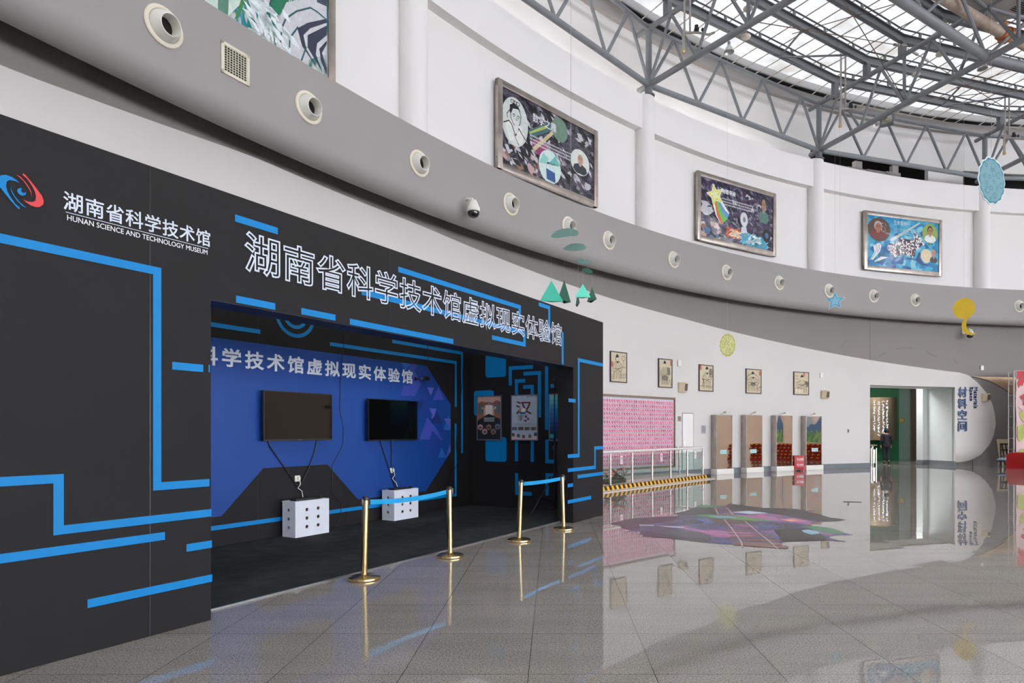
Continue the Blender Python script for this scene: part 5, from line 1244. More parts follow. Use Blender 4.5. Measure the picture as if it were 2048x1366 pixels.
# ink portraits
def scholar(mb, w, h, k):
    q = lambda *p: [(a * w, b * h) for a, b in p]; L = lambda t, *p: mb.line(q(*p), t * w, -0.006, M_ink)
    cx = (0.42, 0.46, 0.56, 0.45, 0.55)[k]; hz = (0.78, 0.80, 0.80, 0.76, 0.74)[k]; seated = k in (3, 4)
    rb = 0.27 if not seated else 0.36
    mb.flat(q((cx - .12, hz - .1), (cx - rb, hz - .22), (cx - rb * .9, .1), (cx + rb * .9, .1), (cx + rb, hz - .22), (cx + .12, hz - .1)), -0.003, mat('ink_robe_%d' % k, ((190, 176, 148), (176, 164, 138), (196, 184, 156), (188, 174, 146), (192, 180, 150))[k], 0.7))
    mb.disc(cx * w, hz * h, .085 * w, .058 * h, -0.0045, mat('paper_light', (214, 202, 176), 0.7))
    mb.flat(q((cx - .1, hz + .02), (cx - .11, hz + .07), (cx - .03, hz + .12), (cx + .06, hz + .10), (cx + .09, hz + .04)), -0.0052, M_ink); mb.disc((cx - .02) * w, (hz + .115) * h, .045 * w, .025 * h, -0.0053, M_ink)
    if k == 0: mb.flat(q((cx - .13, hz), (cx - .1, hz + .03), (cx - .08, hz - .05), (cx - .12, hz - .06)), -0.0054, M_ink)
    if k in (0, 2, 3): mb.flat(q((cx - .09, hz - .06), (cx, hz - .11), (cx + .09, hz - .06), (cx + .05, hz - .15), (cx - .04, hz - .15)), -0.0055, M_ink)
    for s in (-.03, .045): L(.012, (cx + s - .02, hz + .008), (cx + s + .02, hz + .008))
    L(.012, (cx - .02, hz - .032), (cx + .03, hz - .032))
    L(.016, (cx - .1, hz - .1), (cx - rb, hz - .22), (cx - rb * 1.05, .42), (cx - rb * .8, .3), (cx - .1, .38), (cx + .05, .42)); L(.016, (cx + .1, hz - .1), (cx + rb, hz - .22), (cx + rb * 1.1, .45), (cx + rb * .7, .33), (cx + .05, .42))
    L(.014, (cx - rb * .75, .3), (cx - rb * .8, .1)); L(.014, (cx + rb * .7, .33), (cx + rb * .75, .1)); L(.012, (cx - .05, .38), (cx - .06, .12)); L(.012, (cx + .08, .38), (cx + .1, .12)); L(.02, (cx - rb * .8, .45), (cx, .43), (cx + rb * .8, .47))
    L(.012, (cx - .15, hz - .2), (cx - .05, hz - .32)); L(.012, (cx + .15, hz - .22), (cx + .06, hz - .34))
    rnd = random.Random(40 + k)
    if k == 0:
        mb.line([((.78 + .1 * math.cos(a)) * w, (.80 + .075 * math.sin(a)) * h) for a in [i * PI / 10 for i in range(20)]], .014 * w, -0.006, M_ink, True); L(.014, (.78, .725), (.78, .5)); L(.014, (.62, .5), (.94, .5))
        for z in (.28, .22, .16): L(.014, (.62, z), (.95, z + .01)); L(.014, (.05, z - .06), (.22, z - .05))
    elif k == 1:
        mb.flat(q((.62, .44), (.86, .46), (.84, .70), (.62, .72)), -0.0035, mat('ink_mid', (128, 122, 106), 0.7)); mb.flat(q((.25, .26), (.62, .24), (.66, .40), (.22, .42)), -0.0056, mat('ink_mid', (128, 122, 106), 0.7)); L(.02, (.1, .7), (.1, .2))
        for _ in range(16): x, z = rnd.uniform(.6, .95), rnd.uniform(.06, .3); L(.01, (x, z), (x + rnd.uniform(-.06, .06), z + .08))
    elif k == 2:
        mb.disc(.82 * w, .76 * h, .13 * w, .12 * h, -0.0035, mat('ink_mid', (128, 122, 106), 0.7)); L(.03, (.2, .46), (.34, .44), (.28, .3), (.26, .16)); L(.014, (.04, .2), (.95, .2)); L(.014, (.5, .16), (.95, .14))
        for _ in range(8): x = rnd.uniform(.72, .95); L(.012, (x, .68), (x + .03, .55))
    elif k == 3:
        mb.line([((cx + .4 * math.cos(a)) * w, (.55 + .25 * math.sin(a)) * h) for a in [i * PI / 12 for i in range(13)]], .02 * w, -0.0025, M_ink); mb.disc(cx * w, .38 * h, .16 * w, .08 * h, -0.0057, mat('ink_mid', (128, 122, 106), 0.7)); L(.014, (.08, .7), (.2, .75), (.1, .8))
        for _ in range(10): x, z = rnd.uniform(.72, .95), rnd.uniform(.08, .3); L(.012, (x, z), (x + .06, z + .05))
    else:
        mb.flat(q((.05, .1), (.6, .1), (.72, .26), (.1, .30)), -0.0056, mat('paper_light', (214, 202, 176), 0.7)); L(.016, (.05, .1), (.1, .30), (.72, .26), (.6, .1)); L(.014, (.08, .82), (.3, .8)); L(.014, (.08, .7), (.3, .69)); mb.flat(q((.8, .36), (.95, .36), (.92, .45), (.82, .45)), -0.0056, mat('ink_mid', (128, 122, 106), 0.7))
        for _ in range(12): x = rnd.uniform(.75, .95); L(.01, (x, .45), (x + rnd.uniform(-.04, .04), .6))
    sx, sz = ((.05, .5), (.84, .78), (.06, .80), (.84, .75), (.62, .80))[k]
    mb.flat(q((sx, sz), (sx + .1, sz), (sx + .1, sz + .17), (sx, sz + .17)), -0.0058, M_seal)
    for i in range(4): mb.flat(q((sx + .03, sz + .02 + .04 * i), (sx + .07, sz + .02 + .04 * i), (sx + .07, sz + .035 + .04 * i), (sx + .03, sz + .035 + .04 * i)), -0.0064, mat('paper_light', (214, 202, 176), 0.7))
pics = [(1220.6, 1253.9, 701.5, 763.5, 'standing scholar beside a globe, nearest the booth'), (1317, 1344.5, 716.3, 774.5, 'scholar before a dark screen, left of a cream speaker'),
        (1398, 1426.5, 728.5, 782, 'slim scholar beside a black draped table'), (1492, 1522.6, 737, 786.5, 'seated scholar with an arch behind him, above the mirrors'), (1587.5, 1617.6, 743, 789.5, 'scholar at a desk, rightmost of the row')]
for k, (u0, u1, v0, v1, lb) in enumerate(pics):
    fr, w = chord(u0, u1, RW - 0.03); z1, z0 = fr.px(u0, v0)[1], fr.px(u0, v1)[1]; h = z1 - z0
    root = thing('ink_portrait', 'sepia ink picture of a ' + lb, 'picture', fr.M @ Matrix.Translation((-w / 2, 0, z0)), 'sepia ink pictures in dark frames')
    mb = MB(); fw = 0.028
    for a, b, c, d in ((0, w, 0, fw), (0, w, h - fw, h), (0, fw, fw, h - fw), (w - fw, w, fw, h - fw)): mb.box(a, b, -0.012, 0.025, c, d, M_frame)
    mb.build('frame', root)
    mb = MB(); mb.box(fw, w - fw, 0.0, 0.02, fw, h - fw, M_paper); scholar(mb, w, h, k); mb.build('drawing', root)

# small wall fittings
def wallbox(name, label, cat, u, v, w, h, d, m, group, R=RW, extra=None):
    t = theta(u, R); root = thing(name, label, cat, wallM(t, R - 0.001, zat(v, rayhit(u, R).y)), group)
    mb = MB(); mb.bbox(-w / 2, w / 2, -d, 0, -h / 2, h / 2, m, min(w, h, d) * 0.3); mb.build('body', root)
    if extra: extra(root)
    return root
def led(root): mb = MB(); mb.lathe([(0.012, 0), (0.012, 0.004), (0, 0.004)], M_bblue, 12, Matrix.Translation((0.02, -0.045, 0.03)) @ Matrix.Rotation(rad(90), 4, 'X')); mb.build('led', root)
for u, v, lb, R in ((1357.4, 727, 'white wireless box between the second and third ink pictures', RW), (1642, 751, 'white wireless box right of the last ink picture', RW), (1963, 736, 'white wireless box on the grey wall above the round white end', RW + 0.05)):
    wallbox('wireless_box', lb, 'wireless box', u, v, 0.16, 0.21, 0.05, M_offw, 'white wireless boxes', R, led)
def speaker(label, u, v, R=RW):
    t = theta(u, R); root = thing('wall_mounted_speaker', label, 'speaker', wallM(t, R - 0.001, zat(v, rayhit(u, R).y)), 'cream wedge speakers'); root.name = 'wedge_speaker'
    mb = MB(); P = [(-0.13, 0), (-0.13, -0.07), (-0.03, -0.21), (0.15, -0.21), (0.15, 0)]
    bm = bmesh.new(); vs0 = [bm.verts.new((x, y, -0.17)) for x, y in P]; vs1 = [bm.verts.new((x, y * (1 if y else 1), 0.17)) for x, y in P]
    for vv in vs0: vv.co.y *= 0.75
    n = len(P); bm.faces.new(vs0[::-1]); bm.faces.new(vs1)
    for i in range(n): bm.faces.new((vs0[i], vs0[(i + 1) % n], vs1[(i + 1) % n], vs1[i]))
    bmesh.ops.bevel(bm, geom=bm.edges[:], offset=0.008, segments=2, affect='EDGES'); mb.bm(bm, mat('aged_cream_plastic', (212, 196, 166), 0.5)); mb.build('cabinet', root)
    mb = MB(); a0, a1 = Vector((0.0, -0.21, 0)), Vector((0.135, -0.21, 0)); nn = Vector((-(a1 - a0).y, (a1 - a0).x, 0)).normalized() * -1
    if nn.y > 0: nn = -nn
    off = nn * 0.006
    for z0, z1 in ((-0.12, 0.12),):
        s0, s1 = 0.88, 0.99
        mb.face([Vector((a0.x, a0.y * s0, z0)) + off, Vector((a1.x, a1.y * s0, z0)) + off, Vector((a1.x, a1.y * s1, z1)) + off, Vector((a0.x, a0.y * s1, z1)) + off], mat('speaker_grille', (92, 82, 72), 0.7))
    mb.build('grille', root)
speaker('cream wedge speaker right of the second ink picture', 1361, 775); speaker('cream wedge speaker above and right of the mirrors', 1646, 789.5); speaker('cream wedge speaker beside the English letters on the round end', 1967.5, 795)
def rows(root, w, h, m, n, d): 
    mb = MB()
    for i in range(n): mb.flat([(-w * .4, h * (.35 - .8 * i / n)), (w * random.uniform(.1, .4), h * (.35 - .8 * i / n)), (w * .4, h * (.42 - .8 * i / n)), (-w * .4, h * (.42 - .8 * i / n))], -d - 0.001, m)
    mb.build('print', root)
wallbox('notice_plaque', 'small bronze plaque beside the pink board', 'plaque', 1358.6, 837.6, 0.16, 0.17, 0.012, mat('plaque_bronze', (146, 132, 122), 0.4, metal=0.4), 'plaques on the white wall', RW, lambda r: rows(r, 0.16, 0.17, M_ink, 3, 0.012))
wallbox('notice_plaque', 'grey plaque with fine print left of the first mirror', 'plaque', 1407, 859, 0.25, 0.3, 0.012, mat('plaque_grey', (178, 174, 176), 0.4), 'plaques on the white wall', RW, lambda r: rows(r, 0.25, 0.3, mat('plaque_ink', (120, 118, 124), 0.5), 7, 0.012))
wallbox('light_switch', 'small grey switch between the mirrors and the doorway', 'switch', 1696, 862, 0.075, 0.15, 0.03, mat('switch_grey', (150, 146, 142), 0.5), None, RW, lambda r: (lambda mb: (mb.box(-0.02, 0.02, -0.036, -0.03, -0.03, 0.04, M_dgrey), mb.build('rocker', r)))(MB()))
# hidden white service door
fr, w = chord(1365, 1386.5, RW - 0.004); z1 = fr.px(1365, 827)[1]; z0 = fr.px(1365, 893.5)[1] - 1.15
mb = MB()
for a, b, c, d in ((-w / 2 - 0.012, w / 2 + 0.012, z1, z1 + 0.02), (-w / 2 - 0.012, -w / 2, 0.14, z1), (w / 2, w / 2 + 0.012, 0.14, z1)): mb.box(a, b, -0.008, 0.03, c, d, mat('door_gap', (120, 116, 114), 0.7))
mb.box(-w / 2, w / 2, -0.003, 0.03, 0.14, z1, M_white)
d2 = mb.build('door_2'); d2.matrix_world = fr.M; struct(d2)
mb = MB(); mb.tube((-w / 2 + 0.05, -0.05, 1.05), (-w / 2 + 0.05, -0.05, 1.2), 0.01, M_chrome, 8); mb.tube((-w / 2 + 0.05, -0.05, 1.07), (-w / 2 + 0.05, 0, 1.07), 0.008, M_chrome, 8); mb.build('door_handle', d2)

# pink tile board
frb, wb = chord(1206, 1350, RW - 0.10)
zt1 = (frb.px(1206, 786)[1] + frb.px(1350, 797)[1]) / 2; zt0 = (frb.px(1206, 945.5)[1] + frb.px(1350, 932)[1]) / 2
LX = -wb / 2 - 1.0
board = thing('tile_board', 'large board of pink oval tiles with blue centres behind the railing', 'board', frb.M)
mb = MB(); mb.box(LX, wb / 2, 0.02, 0.08, zt0, zt1, M_bblue); mb.build('panel', board)
mb = MB(); fw = 0.07
for a, b, c, d in ((LX, wb / 2, zt1 - fw, zt1), (LX, wb / 2, zt0, zt0 + fw), (wb / 2 - 0.045, wb / 2, zt0, zt1), (LX, LX + 0.05, zt0, zt1)): mb.box(a, b, -0.02, 0.085, c, d, M_wood)
mb.build('frame', board)
NR, NC = 16, 30; zlo, zhi = zt0 + fw + 0.11, zt1 - fw - 0.12; px_ = (wb - 0.12) / NC
def tile_mb(mb, x, z, rnd):
    y = 0.0; yaw = rnd.uniform(-.35, .35)
    P = [(0.045 * math.cos(a) * (1.0 if abs(math.sin(a)) < .7 else .9), 0.056 * math.sin(a)) for a in [2 * PI * i / 14 for i in range(14)]]
    c, s = math.cos(yaw), math.sin(yaw)
    f = [(x + px * c, y - 0.012 + px * s, z + pz_) for px, pz_ in P]; g = [(x + px * c * .9, y + 0.02, z + pz_ * .9) for px, pz_ in P]; n = 14
    mb.mesh(f + g, [tuple(range(n)), tuple(reversed(range(n, 2 * n)))] + [((i + 1) % n, i, n + i, n + (i + 1) % n) for i in range(n)], M_pink)
    mb.face([(x - .012, y - 0.028, z), (x + .008, y - 0.028, z - .012), (x + .014, y - 0.028, z + .006), (x, y - 0.028, z + .013)], M_bluedot)
    mb.line([(x - .035 * c, z - .02), (x, z + .004), (x + .03 * c, z + .028)], .007, y - 0.024, mat('tile_slot', (70, 44, 62), 0.6))
    mb.face([(x - .02, y - 0.02, z - .062), (x + .02, y - 0.02, z - .062), (x + .014, y - 0.02, z - .074), (x - .014, y - 0.02, z - .074)], mat('tile_slot', (70, 44, 62), 0.6))
rnd = random.Random(3); big = MB()
for c in range(NC):
    for r in range(NR):
        x = -wb / 2 + 0.05 + px_ * (c + .5); z = zlo + (zhi - zlo) * r / (NR - 1)
        if c < 6: mb = MB(); tile_mb(mb, x, z, rnd); mb.build('pink_tile', board, smooth=False)
        else: tile_mb(big, x, z, rnd)
for c in range(1, 9):
    for r in range(NR): tile_mb(big, -wb / 2 + 0.05 - px_ * (c - .5), zlo + (zhi - zlo) * r / (NR - 1), rnd)
tag(big.build('pink_tiles', board, smooth=False), None, None, kind='stuff')

# ramp platform, hazard edge, railing
ZP = 0.14
posts = [floor_pt(u, v, ZP) for u, v in ((1220.6, 970.5), (1263, 964.6), (1303, 961), (1340, 957.6), (1373, 953), (1405.4, 949.4))]
p0, p5 = posts[0], posts[-1]; pd = (p5 - p0).normalized(); pn = Vector((pd.y, -pd.x, 0)); L = (p5 - p0).length
posts = [p0 + pd * L * i / 5 for i in range(6)]
plat = thing('ramp_platform', 'low stone platform with yellow and black hazard edge below the pink board', 'platform', planeM(p0, math.atan2(pd.y, pd.x)))
# local x along the railing, y toward the wall
I = plat.matrix_world.inverted()
def wallback(p, q=RW - 0.03):
    d = -pn; a = (Vector((p.x, p.y)) - C0); b = a.dot(Vector((d.x, d.y))); c = a.dot(a) - q * q; t = -b + math.sqrt(b * b - c); return p + d * t
f0_, f1_ = p0 - pd * 2.6 + pn * 0.12, p5 + pd * 0.25 + pn * 0.12
poly = [f0_, f1_] + [wallback(f1_.lerp(f0_, i / 8)) for i in range(9)]
loc = [I @ p for p in poly]
def slab(mb, pts, z0, z1, m):
    n = len(pts); V = [(p.x, p.y, z0) for p in pts] + [(p.x, p.y, z1) for p in pts]
    mb.mesh(V, [tuple(reversed(range(n))), tuple(range(n, 2 * n))] + [(i, (i + 1) % n, n + (i + 1) % n, n + i) for i in range(n)], m)
mb = MB(); slab(mb, loc, 0.0, ZP, M_marble); mb.build('deck', plat)
x0, x1, yf = loc[0].x, loc[1].x, loc[0].y
mb = MB(); mb.box(x0, x1 + 0.02, yf - 0.012, yf, 0.035, ZP + 0.004, M_hazk); mb.box(x1, x1 + 0.012, yf - 0.012, yf + 0.3, 0.035, ZP + 0.004, M_hazk)
mb.box(x0, x1 + 0.01, yf - 0.012, yf + 0.04, ZP, ZP + 0.004, M_hazk)
s = 0.11; k = 0; x = x0
while x < x1 - 0.12:
    mb.face([(x, yf - 0.014, 0.035), (x + s * .9, yf - 0.014, 0.035), (x + s * .9 - 0.07, yf - 0.014, ZP + 0.004), (x - 0.07, yf - 0.014, ZP + 0.004)], M_hazy)
    x += s * 1.9
mb.build('hazard_edge', plat)
mb = MB(); mb.box(x0, x1, yf - 0.18, yf - 0.012, 0, 0.02, M_marble); mb.build('skirting_stone', plat)
rail = thing('railing', 'stainless railing with glass panels and white handrail before the pink board', 'railing', planeM(p0, math.atan2(pd.y, pd.x), ZP + 0.005))
IR = rail.matrix_world.inverted(); HR = 1.0 - ZP
rp = [IR @ p for p in posts]; rp = [Vector((p.x, p.y, 0)) for p in rp]
ret = IR @ floor_pt(1358.8, 946.8, ZP); ret.z = 0
if ret.y < 0.6: ret.y = 0.8
mb = MB(); zz = Vector((0, 0, HR)); mb.sweep([rp[0] - Vector((2.4, 0, 0)) + zz] + [p + zz for p in rp] + [rp[-1] + Vector((0.12, 0.02, HR)), rp[-1] + Vector((0.14, 0.1, HR)), Vector((ret.x, ret.y, HR)), Vector((ret.x - 0.1, ret.y + 0.05, HR))], 0.032, mat('white_handrail', (224, 220, 216), 0.35), 12); mb.build('handrail', rail)
for p in [rp[0] - Vector((1.1, 0, 0))] + rp + [ret]:
    mb = MB(); mb.tube(p, p + Vector((0, 0, HR - 0.07)), 0.027, M_inox, 14); mb.tube(p + Vector((0, 0, HR - 0.07)), p + Vector((0, 0, HR)), 0.012, M_inox, 10); mb.lathe([(0.05, 0), (0.05, 0.012), (0.03, 0.02)], M_inox, 16, Matrix.Translation(p)); pst = mb.build('post', rail)
    mb = MB()
    for z in (0.22, HR - 0.22): mb.tube(p + Vector((-0.07, 0, z)), p + Vector((0.07, 0, z)), 0.016, M_chrome, 8)
    mb.build('glass_clamp', pst)
for a, b in zip([rp[0] - Vector((1.1, 0, 0))] + rp[:-1], rp):
    mb = MB(); mb.box(a.x + 0.06, b.x - 0.06, -0.005, 0.005, 0.08, HR - 0.12, M_glass); mb.build('glass_panel', rail)
mb = MB(); a, b = rp[-1], ret; dd = (b - a); T = Matrix.Translation(a) @ Matrix.Rotation(math.atan2(dd.y, dd.x), 4, 'Z'); mb.box(0.06, dd.length - 0.06, -0.005, 0.005, 0.08, HR - 0.12, M_glass, T); mb.build('glass_panel', rail)
FRR = Frame(planeM(p0, math.atan2(pd.y, pd.x)))
for u, v in ((1243, 920), (1323, 915), (1391, 910)):
    c = FRR.px(u, v, -0.008); z = c[1] - ZP - 0.005
    mb = MB(); mb.box(c[0] - 0.055, c[0] + 0.055, -0.009, -0.006, z - 0.11, z + 0.11, M_letterw)
    mb.line([(c[0] + .035 * math.cos(a), z + .04 + .035 * math.sin(a)) for a in [i * PI / 10 for i in range(20)]], .012, -0.0095, M_red, True); mb.line([(c[0] - .024, z + .064), (c[0] + .024, z + .016)], .012, -0.0097, M_red); mb.flat([(c[0] - .01, z + .02), (c[0] + .012, z + .02), (c[0] + .01, z + .06), (c[0] - .008, z + .06)], -0.0093, M_ink)
    for k in range(2): mb.flat([(c[0] - .035, z - .04 - .03 * k), (c[0] + .035, z - .04 - .03 * k), (c[0] + .035, z - .028 - .03 * k), (c[0] - .035, z - .028 - .03 * k)], -0.0095, M_red)
    mb.build('notice_card', rail)
# flowers behind the glass
fc = (posts[0] + posts[1]) / 2 - pn * 0.30 + pd * 0.1
root = thing('flower_box', 'planter of pink and cream artificial roses behind the railing glass', 'flowers', planeM(fc, math.atan2(pd.y, pd.x), ZP))
mb = MB(); mb.bbox(-0.42, 0.42, -0.11, 0.11, 0, 0.12, mat('dark_planter', (60, 56, 50), 0.6), 0.015); mb.build('planter', root)
rnd = random.Random(8); mb = MB()
for _ in range(230):
    a = rnd.uniform(0, 2 * PI); r = rnd.uniform(.05, .16); b = Vector((rnd.uniform(-.45, .45), rnd.uniform(-.1, .1), rnd.uniform(.08, .26))); d = Vector((math.cos(a) * r, math.sin(a) * r * .6, rnd.uniform(-.03, .1))); s_ = Vector((-d.y, d.x, 0)).normalized() * .022
    mb.face([b, b + d * .5 + s_, b + d, b + d * .5 - s_], mat('leaf_green_%d' % (_ % 3), ((52, 92, 56), (74, 112, 70), (120, 140, 120))[_ % 3], 0.6))
mb.build('foliage', root, smooth=False)
for i in range(16):
    x = -.42 + .84 * i / 15 + rnd.uniform(-.03, .03); z = rnd.uniform(.24, .42); y = rnd.uniform(-.09, .06); m = mat('rose_%d' % (i % 4), ((222, 128, 118), (226, 150, 130), (214, 200, 206), (206, 110, 116))[i % 4], 0.6)
    mb = MB(); mb.tube((x, y, .1), (x, y, z), .005, mat('leaf_green_0', (52, 92, 56), 0.6), 5)
    for k in range(9):
        a = k * 2.4; rr = .018 + .004 * k; T = Matrix.Translation((x + math.cos(a) * rr * .5, y + math.sin(a) * rr * .5, z - .003 * k)) @ Matrix.Rotation(a, 4, 'Z') @ Matrix.Rotation(rad(25 + 5 * k), 4, 'Y')
        P = [(0, -.5), (.6, -.55), (1.0, 0), (.6, .55), (0, .5)]; mb.face([T @ Vector((p_[0] * rr * 1.3, p_[1] * rr * 1.8, .012 * p_[0])) for p_ in P], m)
    mb.build('rose', root, smooth=False)
# ================================================================== STANDING AND HANGING THINGS
# distorting mirrors on white plinths
def mirror(label, u0, u1, vt, vb, bend, seed):
    fr, w = chord(u0, u1, RW - 0.27); z1 = fr.px(u0, vt)[1]; zb = 0.19
    root = thing('funhouse_mirror', label, 'mirror', fr.M, 'tall distorting mirrors')
    mb = MB(); mb.bbox(-w / 2 - 0.04, w / 2 + 0.03, -0.05, 0.34, 0, zb, M_offw, 0.01); mb.build('plinth', root)
    mb = MB(); mb.box(-w / 2, -w / 2 + 0.012, 0.0, 0.33, zb, z1, M_inox); mb.box(w / 2 - 0.012, w / 2, 0.0, 0.33, zb, z1, M_inox); mb.box(-w / 2, w / 2, 0.03, 0.33, z1 - 0.012, z1, M_inox); mb.box(-w / 2 + 0.012, w / 2 - 0.012, 0.06, 0.30, zb, z1 - 0.012, M_dark); mb.build('casing', root)
    mb = MB(); nx, nz = 10, 26; V, Fc = [], []
    for j in range(nz + 1):
        for i in range(nx + 1):
            x = -w / 2 + 0.012 + (w - 0.024) * i / nx; z = zb + (z1 - 0.012 - zb) * j / nz
            V.append((x, 0.015 - bend * math.sin(PI * i / nx) * (1 if seed % 2 else .6) - 0.0005 * math.sin(2 * PI * j / nz + seed) * math.sin(PI * i / nx), z))
    for j in range(nz):
        for i in range(nx): k = j * (nx + 1) + i; Fc.append((k, k + 1, k + nx + 2, k + nx + 1))
    mb.mesh(V, Fc, mat('mirror_steel', (216, 208, 202), 0.02, metal=1.0, var=0.01)); mb.build('mirror_sheet', root)
    mb = MB()
    for x in (-w / 2 + 0.03, w / 2 - 0.03): mb.lathe([(0.013, 0), (0.013, 0.008), (0, 0.01)], M_chrome, 12, Matrix.Translation((x, 0.012, z1 - 0.05)) @ Matrix.Rotation(rad(90), 4, 'X'))
    mb.build('screw_cap', root)
    if seed != 3:
        mb = MB(); zs = zb + 0.54; cx = -0.05 if seed < 3 else 0.05; y = 0.008
        mb.box(cx - 0.17, cx + 0.17, y, y + 0.004, zs, zs + 0.14, mat('pale_cyan_sticker', (172, 214, 216), 0.4))
        for s in (-.07, .07): mb.line([(cx + s + .045 * math.cos(a), zs + .07 + .035 * math.sin(a)) for a in [i * PI / 8 for i in range(16)]], .01, y - .001, mat('sticker_ink', (110, 160, 168), 0.5), True); mb.flat([(cx + s - .03, zs + .06), (cx + s + .03, zs + .06), (cx + s + .03, zs + .075), (cx + s - .03, zs + .075)], y - .001, mat('sticker_ink', (110, 160, 168), 0.5))
        mb.build('sticker', root)
    mb = MB(); mb.sweep([(0.0, 0.2, z1), (0.0, 0.15, z1 + 0.05), (0.05, 0.02, z1 + 0.1)], 0.018, M_offw, 8); mb.bbox(-0.03, 0.08, -0.07, 0.05, z1 + 0.05, z1 + 0.1, M_cream, 0.015, Matrix.Translation((0.02, 0, 0.02))); mb.build('spot_lamp', root)
mirror('tall mirror nearest the railing', 1433.5, 1464.7, 829.4, 941.8, 0.0004, 1)
mirror('second tall mirror from the railing', 1493, 1524.8, 829.5, 939, 0.0006, 2)
mirror('third tall mirror, left of the red box', 1553, 1585, 830.5, 937, 0.0009, 3)
mirror('tall mirror right of the red box', 1612.5, 1644, 832, 934, -0.0005, 4)
# red extinguisher box
p = floor_pt(1599, 940.5); t = theta(1599, RW)
M = Matrix.Translation((p.x * 0.988, p.y * 0.988, 0)) @ Matrix.Rotation(rad(t - 90 - 24), 4, 'Z')
root = thing('extinguisher_box', 'red metal extinguisher box standing between the two right mirrors', 'extinguisher box', M)
mb = MB(); mb.bbox(-0.2, 0.2, 0.0, 0.26, 0.06, 0.56, M_redlac, 0.008); mb.build('body', root)
mb = MB(); mb.bbox(-0.215, 0.215, -0.015, 0.275, 0.56, 0.59, M_redlac, 0.006); mb.build('lid', root)
for x in (-0.16, 0.16):
    for y in (0.04, 0.22): mb = MB(); mb.box(x - 0.03, x + 0.03, y - 0.03, y + 0.03, 0, 0.06, M_redlac); mb.build('foot', root)
mb = MB(); lettering(mb, '灭火器箱', -0.11, 0.16, 0.42, 0.49, -0.003, M_letterw, bold=0.02); mb.box(-0.09, 0.15, -0.002, 0, 0.385, 0.392, M_letterw); lettering(mb, '灭火器箱', -0.11, 0.16, 0.20, 0.27, -0.003, M_letterw, bold=0.02); mb.box(-0.09, 0.15, -0.002, 0, 0.165, 0.172, M_letterw); tag(mb.build('lettering', root), 'white lettering', None)
mb = MB(); mb.box(-0.205, -0.2, 0.08, 0.18, 0.36, 0.42, M_hazy); mb.build('sticker', root)

# letters on the rounded white end
frl, wl = chord(1912, 1958, RW - 0.002)
root = thing('entrance_sign', 'deep blue vertical Chinese and English letters on the round white end', 'sign', frl.M)
for ch, v0, v1 in (('材', 774, 795), ('料', 797, 817.5), ('空', 819.5, 839.5), ('间', 842, 862.8)):
    mb = MB(); a = frl.px(1915.2, v0); b = frl.px(1932.8, v1); lettering(mb, ch, a[0], b[0], b[1], a[1], -0.03, M_signblue, bold=0.022, ext=0.03); mb.build('character', root)
for wd_, u0, u1, v0, v1 in (('Materials', 1947, 1954.7, 774, 816.7), ('Space', 1937.2, 1945.2, 774, 802)):
    mb = MB(); a = frl.px(u0, v0); b = frl.px(u1, v1); lettering(mb, wd_, a[0], b[0], b[1], a[1], -0.025, M_signblue, bold=0.004, rot=True, ext=0.03); mb.build('word', root)

# bronze field and dark arc on the grey wall at the right
arc_px = [(1943.7, 754), (1958, 757), (1973, 761), (1988, 767.5), (2003.6, 776), (2015, 784), (2025.5, 793), (2036, 803), (2050, 820)]
RB = RW + 0.05; ztop = zat(753.2, rayhit(1944, RB).y)
af = lerp(sorted([(theta(u, RB), min(ztop - 0.001, zat(v, rayhit(u, RB).y))) for u, v in arc_px]))
mb = MB(); arc(mb, theta(1944, RB), theta(2050, RB), RB - 0.012, RB + 0.01, af, ztop, M_bronze, 0.12)
arc(mb, theta(1944, RB), theta(2050, RB), RB - 0.03, RB, lambda t: af(t) - 0.03, lambda t: af(t) + 0.02, mat('dark_edge_trim', (62, 56, 54), 0.5), 0.12)
arc(mb, theta(1944, RB) - 0.02, theta(2050, RB), RB - 0.04, RB - 0.01, lambda t: -0.0, lambda t: af(t) - 0.03, M_grey2, 0.12)
struct(mb.build('trim_20'))

# corridor: curved metal panel with lit writing, bin, round sign, person
y0 = -0.75; xa, xb = at_back(1743.5, y0), at_back(1800.5, y0); zA, zB = CF.px(1770, 880.5, y0)[1], CF.px(1770, 794.5, y0)[1]
root = thing('metal_panel', 'curved brushed metal panel with four columns of lit white writing', 'panel', CF.M @ Matrix.Translation(((xa + xb) / 2, y0, 0)))
w = xb - xa; bulge = lambda x: 0.30 * (1 - (2 * x / w) ** 2)
mb = MB(); V, Fc = [], []; n = 24
for i in range(n + 1):
    x = -w / 2 + w * i / n
    for z in (zA, zB): V.append((x, 0.3 - bulge(x), z))
for i in range(n): Fc.append((2 * i, 2 * i + 2, 2 * i + 3, 2 * i + 1))
k = len(V); V += [(x, 0.45, z) for x, z in ((-w / 2, zA), (w / 2, zA), (w / 2, zB), (-w / 2, zB))]
Fc += [(0, 1, k + 3, k), (2 * n, k + 1, k + 2, 2 * n + 1), (k, k + 1, k + 2, k + 3)]
mb.mesh(V, Fc, mat('brushed_bronze_sheet', (160, 140, 116), 0.38, metal=1.0, var=0.1)); mb.build('sheet', root)
m = emit('lit_white_writing', (214, 232, 255), 0.9); rnd = random.Random(5)
